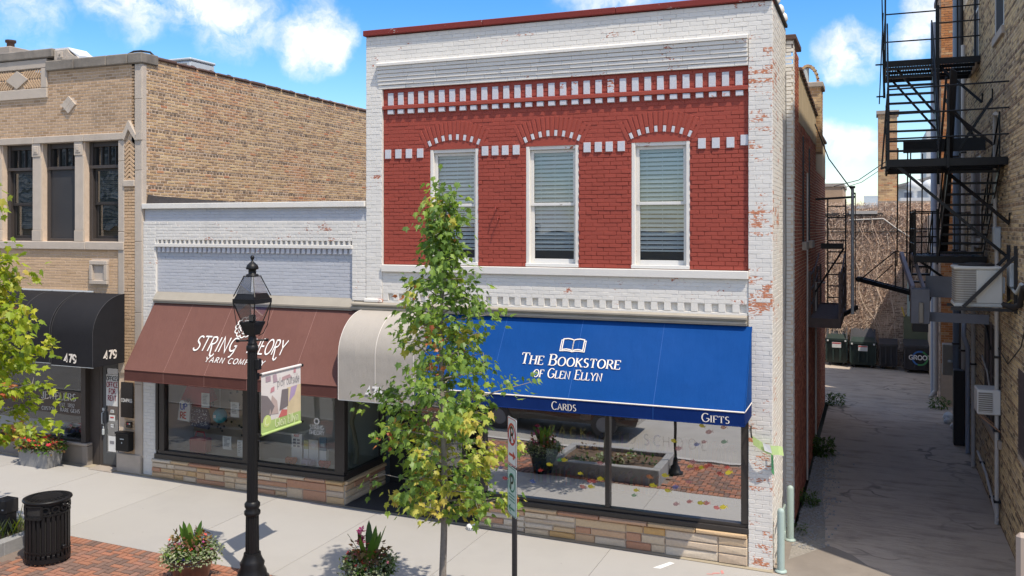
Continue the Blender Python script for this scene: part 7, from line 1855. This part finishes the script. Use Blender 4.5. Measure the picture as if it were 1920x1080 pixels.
m = MB()
for k in range(5): m.tube([(1.24 + k * .035, 20.0 + k * .1, 4.7), (1.30 + k * .03, 18.2 + k * .1, 8.1)], .016, BLACKR, 5)
m.build('counterweight_rod', FE)
for k in range(9):
    y = 19.7 + k * .26; m = MB(); m.bar((.75, y, 4.5), (.75, y, 5.5), .018, .018, BLACK); m.build('baluster', FE)
for k in range(5):
    x = .85 + k * .26; m = MB(); m.bar((x, 21.9, 4.5), (x, 21.9, 5.5), .018, .018, BLACK); m.build('baluster', FE)
rail([(.75, 19.6), (1.15, 19.6)], 4.55, (.45, .95), [(1.15, 19.6, 1.0)])
stair(.80, 1.18, (21.7, 4.6), (24.4, 3.4), 6)
# counterbalanced drop stair, its steel box and beams
DS = thing('drop_stair', 'black counterbalanced drop stair swung out level across the alley', 'stair', (.3, 22.5, 3.5))
m = MB(); m.bar((-.35, 23.0, 3.93), (1.2, 22.6, 3.55), .05, .10, BLACK); m.bar((-.35, 23.6, 3.93), (1.2, 23.2, 3.55), .05, .10, BLACK)
for k in range(9): q = k / 8; m.bar((-.3 + 1.45 * q, 23.0 - .4 * q, 3.92 - .36 * q), (-.3 + 1.45 * q, 23.6 - .4 * q, 3.92 - .36 * q), .12, .02, BLACK)
m.build('stringer', DS)
m = MB(); m.tube([(-.3, 23.0, 3.95), (.45, 22.9, 4.62), (1.0, 22.8, 4.55)], .016, BLACK, 6); m.tube([(.0, 23.0, 3.9), (.4, 22.9, 4.3)], .012, BLACK, 6); m.bar((.45, 22.9, 3.8), (.45, 22.9, 4.62), .03, .03, BLACK); m.bar((.62, 22.9, 3.75), (.62, 22.9, 4.6), .03, .03, BLACK); m.build('handrail', DS)
m = MB(); m.box(-.42, -.30, 22.95, 23.1, 3.88, 4.0, BLACK, .03); m.build('foot', DS)
CW = thing('counterweight_box', 'grey steel counterweight housing hanging under the lower fire escape landing', 'steel box', (.8, 19.4, 2.9))
m = MB(); m.box(.66, 1.0, 19.2, 19.6, 3.30, 3.98, GREYST, .01); m.box(.69, .97, 19.21, 19.59, 3.14, 3.30, BLACKR); m.build('housing', CW)
m = MB(); m.box(.80, .88, 19.14, 19.2, 3.32, 3.72, BEIGE, .01); m.build('handle_plate', CW)
m = MB(); m.bar((.70, 19.4, 3.98), (.52, 20.6, 4.62), .07, .12, plain('lilac_grey_steel', (.36, .36, .44), .5)); m.bar((.90, 19.4, 3.98), (.74, 20.6, 4.62), .05, .08, MATS['lilac_grey_steel']); m.build('channel', CW)
m = MB(); m.bar((1.0, 19.5, 3.42), (2.05, 19.5, 3.40), .08, .18, GREYST); m.build('beam', CW)
m = MB(); m.bar((.95, 19.9, 4.0), (2.05, 19.9, 3.97), .12, .42, GREYST); m.build('girder', CW)

# ------------------------------------------------------------------ left fire escape landing
LF = thing('fire_balcony', 'brown iron fire balcony with curved rails and a ladder on the dark red wall', 'fire escape', (-1.0, 21.5, 3.1))
m = MB()
lx0, lx1 = XR + .0, -.66
m.box(lx0, lx1, 20.0, 20.08, 3.06, 3.26, RUSTST); m.box(lx1 - .05, lx1, 20.08, 24.2, 3.06, 3.26, RUSTST); m.box(lx0, lx1 - .05, 24.12, 24.2, 3.06, 3.26, RUSTST); m.build('landing', LF)
m = MB()
for k in range(30): y = 20.15 + k * .13; m.box(lx0, lx1 - .05, y, y + .06, 3.20, 3.235, RUSTST)
m.build('grating', LF, kind='stuff')
for x in (lx0 + .03, lx1 - .02):
    m = MB()
    for hh in (.3, .62, .95):
        m.tube([(x, 20.04, 3.2 + hh), (x, 21.0, 3.24 + hh), (x, 22.2, 3.36 + hh), (x, 23.4, 3.58 + hh)], .018, RUSTST, 6)
    for y in (20.04, 21.4, 22.8, 24.1): m.bar((x, y, 3.2), (x, y, 4.25), .05, .05, RUSTST)
    m.build('railing', LF)
m = MB()
for k in range(9): m.bar((lx0 + .2, 24.2, 3.4 + k * .29), (lx1 - .02, 24.2, 3.4 + k * .29), .03, .03, BLACKR)
for x in (lx0 + .2, lx1 - .02): m.bar((x, 24.2, 3.2), (x, 24.2, 5.9), .035, .035, BLACKR)
m.build('ladder', LF)
m = MB(); m.bar((lx0 - .05, 22.5, 5.85), (-.42, 22.5, 5.9), .04, .05, BLACKR); m.bar((-.42, 22.5, 3.2), (-.42, 22.5, 6.0), .02, .02, BLACKR); m.bar((lx0 + .15, 22.0, 4.75), (-.66, 22.0, 4.75), .08, .13, BLACKR); m.bar((-.66, 22.0, 4.7), (lx0 + .05, 21.5, 3.7), .03, .03, BLACKR); m.bar((-.66, 22.2, 3.16), (-.38, 22.6, 3.3), .05, .1, BLACKR); m.build('gallows', LF)
pipe('vent_pipe', 'pale galvanised vent pipe standing beyond the brown fire balcony', [(-.47, 21.9, 3.2), (-.47, 21.9, 6.1)], .036, GALV, 'pipe')
m = MB(); m.lathe([(.06, 0), (.06, .05)], (-.47, 21.9, 6.08), BLACKR, 10); m.build('cap', bpy.data.objects['vent_pipe'])

# ------------------------------------------------------------------ rear wall with dry vines and what stands before it
IV = thing('vine_wall', 'brick wall closing the alley, matted with dry brown vines', 'wall', (0, 36.5, 0))
m = MB(); m.box(-3.2, 2.6, 36.52, 37.4, -.3, 5.62, MORTAR_PINK); m.box(.15, 2.4, 36.9, 40, 5.6, 6.1, MORTAR_D); m.build('wall', IV)
B = Bricks(IV); B.lay(front(36.52), -3.2, 2.6, -.1, 5.6, BACKB, bl=.21, bh=.07, j=.014, p=.01); B.lay(front(36.9), .15, 2.4, 5.62, 6.08, BACKB, bl=.21, bh=.07, j=.014, p=.01); B.finish(300)
m = MB(); m.box(-3.2, .3, 36.4, 37.5, 5.62, 5.72, TAR); m.box(-.9, .1, 36.35, 36.7, 5.68, 5.80, PALEPIPE); m.box(.12, 2.4, 36.8, 37.2, 6.1, 6.17, CAPST); m.tube([(-.9, 36.4, 5.45), (.3, 36.4, 5.5), (.8, 36.4, 5.1), (1.4, 36.42, 4.7)], .03, PALEPIPE, 6); m.tube([(-1.8, 36.4, 5.0), (2, 36.4, 5.02)], .02, BLACKR, 5); m.build('coping', IV)
VINE = brick_mat('dry_vine', [(0, (.30, .19, .14)), (.35, (.58, .41, .30)), (.75, (.76, .59, .46)), (1, (.80, .68, .54))])
rr = random.Random(17); m = MB()
def vden(x, z):
    base = 1.0 if z > 4.9 - (x + .9) * .1 else .0
    edge = (x + 1.2) * 1.9
    return 1.0 if z > edge * .85 - .3 else .18
for i in range(24000):
    x = rr.uniform(-2.4, 2.0); z = rr.uniform(.2, 5.75) if rr.random() < .9 else rr.uniform(5.6, 6.1)
    if rr.random() > vden(x, z): continue
    a = rr.gauss(.3, .9); L = rr.uniform(.025, .09); d = Vector((math.cos(a) * L, 0, math.sin(a) * L)); w_ = rr.uniform(.003, .010); y = 36.5 - rr.uniform(.01, .09) - (.4 if z > 5.62 else 0) * 0
    n_ = Vector((-d.z, 0, d.x)).normalized() * w_; p = Vector((x, y, z)); tl = Vector((0, rr.uniform(-.05, .05), 0))
    m.add([p - d - n_ - tl, p + d - n_ * .5 + tl, p + d + n_ * .5 + tl, p - d + n_ - tl], [[0, 1, 2, 3]], VINE)
for i in range(40):
    x = rr.uniform(-2.4, 1.6); z = 0; P = [(x, 36.44, 0)]
    while z < 5.4: z += .35; x += rr.gauss(.02, .12); P.append((x, 36.42 - rr.uniform(0, .06), z))
    if x > 1.0 and rr.random() < .6: continue
    m.tube(P, .008, VINE, 4, False)
m.build('dry_vine', IV, kind='stuff')
def bin_(name, label, x, y, w_, d_, h_, mat, lid='open', logo=False, group='dumpsters at the end of the alley'):
    t = thing(name, label, 'dumpster', (x, y, gz(x)), group); z = gz(x); m = MB()
    m.prism([(-d_ / 2 + .12, .1), (d_ / 2, .1), (d_ / 2, h_), (-d_ / 2, h_ - .12)], lambda u, v, w: (x + w, y + u, z + v), -w_ / 2, w_ / 2, mat); m.build('body', t)
    m = MB()
    for k in range(4): q = -w_ / 2 + w_ * k / 3; m.box(x + q - .025, x + q + .025, y - d_ / 2 - .02, y - d_ / 2 + .1, z + .2, z + h_ - .15, mat)
    m.box(x - w_ / 2 - .04, x + w_ / 2 + .04, y - d_ / 2 - .04, y - d_ / 2 + .02, z + h_ - .16, z + h_ - .08, mat); m.build('rib', t)
    m = MB()
    if lid == 'open':
        m.quad((x - w_ / 2, y + d_ / 2, z + h_), (x + w_ / 2, y + d_ / 2, z + h_), (x + w_ / 2 - .05, y + d_ / 2 + .15, z + h_ + .32), (x - w_ / 2 + .05, y + d_ / 2 + .15, z + h_ + .32), BLACKBIN)
        for s_ in (-1, 1): m.bar((x + s_ * w_ / 2, y - d_ / 2, z + h_ - .1), (x + s_ * w_ / 2 * .94, y + d_ / 2 + .12, z + h_ + .30), .04, .04, BLACKBIN)
    else: m.prism([(-d_ / 2 - .05, h_ - .12), (d_ / 2 + .05, h_ + .02), (d_ / 2 + .05, h_ + .06), (-d_ / 2 - .05, h_ - .06)], lambda u, v, w: (x + w, y + u, z + v), -w_ / 2 - .04, w_ / 2 + .04, BLACKBIN)
    m.build('lid', t)
    for sx in (-1, 1):
        m = MB(); m.tube([(x + sx * (w_ / 2 - .12) - .03, y - d_ / 2 + .2, z + .06), (x + sx * (w_ / 2 - .12) + .03, y - d_ / 2 + .2, z + .06)], .06, BLACKBIN, 10); m.build('wheel', t)
    if lid == 'open':
        m = MB(); m.box(x - .16, x + .16, y - d_ / 2 - .035, y - d_ / 2 - .028, z + h_ - .42, z + h_ - .22, PLASTIC); n_ = m.build('sticker', t); m = MB(); m.box(x - .15, x + .15, y - d_ / 2 - .040, y - d_ / 2 - .036, z + h_ - .27, z + h_ - .235, colr('red_print', (.55, .04, .04))); m.build('print', n_)
        m = MB()
        for sx in (-1, 1): m.box(x + sx * (w_ / 2 - .05) - .03, x + sx * (w_ / 2 - .05) + .03, y - d_ / 2 - .045, y - d_ / 2 - .036, z + h_ - .19, z + h_ - .13, PLASTIC)
        m.build('reflector', t)
    if logo:
        c = Vector((x - .0, y - d_ / 2 - .03, z + h_ * .52)); m = MB()
        stroke_poly(m, arc(0, 0, .24, .24, 70, 250, 14), lambda u, v: c + Vector((u, 0, v)), .06, .06, colr('blue_logo', (.05, .16, .42))); stroke_poly(m, arc(0, 0, .24, .24, 250, 430, 14), lambda u, v: c + Vector((u, 0, v)), .06, .06, colr('green_logo', (.06, .26, .09)))
        letters(m, 'GROOT', c + Vector((-.0, -.006, -.05)), (1, 0, 0), (0, 0, 1), .15, PRINT, .2, .2, .1, width=.72); m.build('emblem', t)
    return t
bin_('dumpster', 'dark green dumpster half hidden by the red brick wall', -1.32, 36.0, .72, .8, 1.1, GREENBIN)
bin_('dumpster', 'dark green dumpster with a white and red sticker in the middle of the row', -.40, 35.85, .86, .85, 1.05, GREENBIN)
bin_('rubbish_cart', 'black wheeled rubbish cart with a shut lid between the dumpsters', .47, 35.8, .56, .65, 1.0, BLACKBIN, 'shut')
bin_('dumpster', 'black dumpster with a round blue and green emblem beside the beige pier', 1.5, 35.5, 1.0, .9, 1.05, BLACKBIN, 'shut', True)
t = thing('steel_cabinet', 'tall pale green steel cabinet standing behind the dumpster with the emblem', 'cabinet', (1.55, 36.1, 0))
m = MB(); m.box(1.0, 2.1, 36.0, 36.45, 0, 1.9, plain('olive_steel', (.13, .15, .09), .6, .2, 4, dirt=.3)); m.box(1.12, 1.2, 36.0, 36.4, 1.9, 3.4, SAGE); m.box(1.3, 2.0, 36.05, 36.4, 1.9, 2.6, plain('dusty_green', (.12, .19, .17), .6)); m.build('body', t); m = MB(); m.bar((1.02, 35.97, 1.9), (.92, 35.9, 2.25), .03, .04, colr('yellow_wire', (.6, .45, .08))); m.build('strap', t)

# ------------------------------------------------------------------ rear buildings
OB = thing('orange_brick_building', 'orange brick building standing out behind the far end of the yellow wall', 'building', (3, 30, 0))
m = MB(); m.box(1.80, 9, 29.01, 31.2, -.3, 12.1, MORTAR_PINK); m.box(1.80, 9, 31.2, 36.4, -.3, 5.6, MORTAR_PINK); m.build('wall', OB)
B = Bricks(OB); B.lay(front(29.0), 1.80, 2.9, 1.2, 12.05, ORAB, bl=.21, bh=.07, p=.008); B.lay(side_mx(1.79), -31.2, -29.0, .0, 12.05, BACKB, bl=.21, bh=.07, p=.008); B.finish()
m = MB(); m.box(1.74, 9.1, 28.95, 31.3, 12.1, 12.28, TERRA, .02); m.build('coping', OB)
m = MB(); m.tube([(1.70, 30.5, 0), (1.70, 30.5, 11.5)], .10, plain('pale_blue_pipe', (.32, .36, .44), .5), 10); m.tube([(1.70, 29.6, .3), (1.70, 29.6, 4.6)], .07, PALEPIPE, 10); m.tube([(1.70, 29.6, .3), (1.55, 29.5, .1)], .06, PALEPIPE, 8); m.build('downspout', OB)
t = thing('tower_chimney', 'tall tan brick chimney tower beyond the vine covered wall', 'chimney', (.45, 38.5, 0))
m = MB(); m.box(.13, .82, 38.0, 39.2, 0, 9.62, MORTAR_PINK); m.build('shaft', t); m = MB(); m.box(.06, .89, 37.93, 39.27, 9.62, 9.75, CAPST); m.build('cap', t)
B = Bricks(t); B.lay(front(38.0), .13, .82, 5.4, 9.6, YELB, bl=.21, bh=.07, p=.008); B.lay(side_mx(.13), -39.2, -38.0, 5.4, 9.6, BACKB, bl=.21, bh=.07, p=.008); B.finish(200)
LT = plain('far_tan_brick', (.42, .29, .19), .9, .15, 4, .4, 20)
t = thing('far_building', 'small tan building beyond the left end of the vine wall', 'building', (-2.5, 46, 0))
m = MB(); m.box(-5, -1.4, 45, 50, 0, 7.1, LT); m.build('wall', t); m = MB(); m.box(-5.05, -1.34, 44.95, 50.05, 7.1, 7.25, CAPST); m.box(-5, -1.0, 44.6, 45, 0, 5.9, LT); m.build('coping', t)
t = thing('far_building', 'pale clapboard gabled house behind the fire escape rods', 'house', (2.6, 60, 0))
m = MB(); PW = plain('pale_siding', (.55, .55, .54), .7, .05); m.box(1.2, 5.5, 60, 66, 0, 7.6, PW); m.prism([(1.0, 7.6), (5.7, 7.6), (5.2, 8.6)], lambda u, v, w: (u, w, v), 59.8, 66.2, PW); m.build('wall', t)
m = MB(); m.box(1.7, 2.1, 59.97, 60, 6.2, 7.3, GREYST); m.box(1.65, 2.15, 59.95, 59.99, 7.3, 7.38, PLASTIC); m.build('window', t)
m = MB(); m.bar((1.0, 59.7, 7.62), (5.2, 59.7, 8.72), .2, .14, ROOFG); m.build('roof', t)
t = thing('far_building', 'tall white apartment block far beyond the gabled house', 'building', (4, 80, 0))
m = MB(); m.box(3.9, 9, 80, 90, 0, 13, plain('white_render', (.6, .6, .58), .8, .05)); m.build('wall', t)
for z in (8, 9.6, 11.2):
    m = MB(); m.box(4.3, 4.7, 79.96, 80, z, z + 1.1, BLUEPIPE); m.build('window', t)
t = thing('far_building', 'low white roofed building by the distant trees', 'building', (-3, 95, 0))
m = MB(); m.box(-6, 2.5, 95, 110, 0, 7.0, LT); m.build('wall', t); m = MB(); m.box(-6.2, 2.7, 94.8, 110, 7.0, 7.3, GALV); m.box(-1, .8, 97, 100, 7.3, 8.3, GALV); m.box(-4.5, -3, 99, 101, 7.3, 7.9, ROOFG); m.build('roof', t)
t = thing('roof_vent', 'round white roof ventilators on the roof beyond the vine wall', 'vent', (2.0, 50, 6)); m = MB()
for x in (1.9, 2.6, 3.1): m.lathe([(.12, 0), (.12, .4), (.35, .45), (.40, .75), (.2, .95), (.02, 1.0)], (x, 50, 6.6), PLASTIC, 12)
m.box(1.2, 4.5, 49, 52, 5.8, 6.65, PLASTIC); m.build('vent', t)
rr = random.Random(77); m = MB()
for i in range(2600):
    cl_ = rr.choice(((-6, 130, 4), (-1, 140, 5), (5, 135, 4.5), (12, 150, 5), (-14, 150, 5), (20, 160, 6), (-24, 160, 6), (-9, 145, 4.5)))
    v = Vector((rr.gauss(0, 1), rr.gauss(0, 1), rr.gauss(0, .8))).normalized() * cl_[2] * rr.random() ** .4
    p = Vector((cl_[0], cl_[1], 3.2)) + v; s_ = rr.uniform(.3, .7); M = Matrix.Translation(p) @ Matrix.Rotation(rr.uniform(0, 6), 4, 'Z') @ Matrix.Rotation(rr.uniform(-1, 1), 4, 'X')
    m.add([M @ Vector(q) for q in ((-s_, 0, 0), (0, -s_ * .6, 0), (s_, 0, 0), (0, s_ * .6, .1))], [[0, 1, 2, 3]], WEED)
m.build('treeline', kind='stuff', label='distant green treeline at the end of the alley', cat='trees')
# ------------------------------------------------------------------ wires over the alley
pipe('wire', 'black service cable sagging from the stucco parapet to the balcony pole', [(XR + .02, 22.0, 7.6), (-1.0, 22.3, 6.8), (-.42, 22.5, 5.95)], .014, BLACKR, 'wire', 5)
pipe('wire', 'upper thin wire crossing the alley to the fire escape', [(XR, 33, 6.6), (-.5, 32, 6.75), (.3, 30, 7.2)], .014, BLACKR, 'wire', 5)
pipe('wire', 'lower thin wire crossing the alley to the tower chimney', [(XR, 40, 6.8), (-.5, 39, 7.0), (.3, 38, 7.5)], .012, BLACKR, 'wire', 5)
# weeds along the wall foot
for (x, y, n, s_, lb) in ((-1.16, 17.6, 60, .12, 'clump of green weeds at the foot of the red wall beside the gravel'), (-1.12, 21.6, 110, .18, 'larger clump of weeds at the wall foot below the fire balcony'), (-1.05, 27.8, 60, .16, 'bright sunlit weeds at the far corner of the red wall'), (1.72, 28.6, 50, .16, 'weeds by the bent foot of the pale downspout'), (-1.18, 15.9, 20, .08, 'tiny weeds behind the rear bollard')):
    t = thing('weed_plant', lb, 'weeds', (x, y, gz(x)), 'weeds along the alley walls'); m = MB(); rr = random.Random(int(y * 10)); leaf_tuft(m, (x, y, gz(x)), n * 4, s_ * 1.5, s_ * 2.0, WEED, rr, s_ * .42, .0, 1.5); m.build('foliage', t, kind='stuff')
t = thing('rubbish_bag', 'grey white rubbish sacks slumped against the far right wall', 'rubbish', (1.85, 26.9, 0)); m = MB()
for (x, y, r) in ((1.86, 26.9, .16), (1.80, 26.5, .10), (1.9, 25.9, .09)): m.lathe([(r * .8, 0), (r, r * .5), (r * .8, r), (r * .3, r * 1.4), (.01, r * 1.5)], (x, y, gz(2)), GALV, 7, False)
m.build('sack', t)

# ------------------------------------------------------------------ what the shop windows mirror: a parked car and the far side of the street
CR = thing('parked_car', 'dark grey parked car at the kerb, mirrored in the bookshop window', 'car', (-7.6, 6.0, -.1))
CP = plain('black_car_paint', (.015, .016, .018), .15, .1, coat=1.0); cz = gz(-7.6) - .12
m = MB()
side = [(-2.25, .35), (-2.3, .62), (-2.2, .86), (-1.15, .98), (-.55, 1.45), (.95, 1.50), (1.75, 1.02), (2.2, .92), (2.28, .5), (2.2, .32)]
for (a, b, sc_) in ((-.86, .86, 1),): m.prism([(u, v) for u, v in side], lambda u, v, w: (-7.6 + u, 6.0 + w * (1 - .16 * max(0, v - .95) / .5), cz + v), a, b, CP)
m.build('body', CR)
m = MB()
for s_ in (-1, 1): m.add([(-7.6 + u, 6.0 + s_ * (.865 * (1 - .16 * max(0, v - .95) / .5) + .004), cz + v) for u, v in ((-1.0, 1.02), (-.5, 1.40), (.9, 1.44), (1.55, 1.06))], [[0, 1, 2, 3]], BRONZE)
m.add([(-7.6 + u, 6.0 + w, cz + v) for u, v, w in ((-1.17, 1.0, -.7), (-.57, 1.45, -.62), (-.57, 1.45, .62), (-1.17, 1.0, .7))], [[0, 1, 2, 3]], BRONZE); m.build('window', CR)
for u in (-1.4, 1.4):
    for s_ in (-1, 1):
        m = MB(); m.tube([(-7.6 + u, 6.0 + s_ * .70, cz + .33), (-7.6 + u, 6.0 + s_ * .88, cz + .33)], .33, BLACKBIN, 20); w_ = m.build('wheel', CR); m = MB(); m.tube([(-7.6 + u, 6.0 + s_ * .86, cz + .33), (-7.6 + u, 6.0 + s_ * .89, cz + .33)], .2, GREYST, 14); m.build('rim', w_)
for s_ in (-1, 1): m = MB(); m.box(-9.88, -9.75, 6.0 + s_ * .6 - .18, 6.0 + s_ * .6 + .18, cz + .64, cz + .78, PLASTIC, .03); m.build('headlight', CR)
FB = thing('opposite_building', 'shop building across the street with a shingled mansard roof', 'building', (-45, -16, 0))
m = MB(); m.box(-70, -22, -26, -13, -.4, 5.2, LT); m.build('wall', FB)
SHG = brick_mat('weathered_shingle', [(0, (.10, .11, .10)), (.5, (.22, .22, .2)), (1, (.36, .36, .33))])
m = MB(); rr = random.Random(1)
m.add([(-70, -12.9, 5.1), (-22, -12.9, 5.1), (-22, -15.5, 11), (-70, -15.5, 11)], [[3, 2, 1, 0]], ROOFG)
for k in range(24):
    x = -70
    while x < -22:
        w_ = rr.uniform(.25, .5); z = 5.1 + k * .24; y = -12.86 - (z - 5.1) * .44; dz = rr.uniform(-.04, .02)
        m.add([(x, y + .05, z + dz), (x + w_ - .02, y + .05, z + dz), (x + w_ - .02, y - .12, z + .32), (x, y - .12, z + .32)], [[3, 2, 1, 0]], SHG); x += w_
m.build('mansard_roof', FB)
FB2 = thing('opposite_building', 'low pale shop across the street facing the bookshop', 'building', (-5, -16, 0))
m = MB(); m.box(-21.5, 16, -26, -12.5, -.4, 5.0, plain('pale_render', (.42, .38, .32), .85, .06)); m.build('wall', FB2)
for k in range(8): m = MB(); m.box(-20.5 + k * 4.5, -16.0 + k * 4.5, -12.5, -12.44, .5, 3.0, BRONZE); m.build('window', FB2)
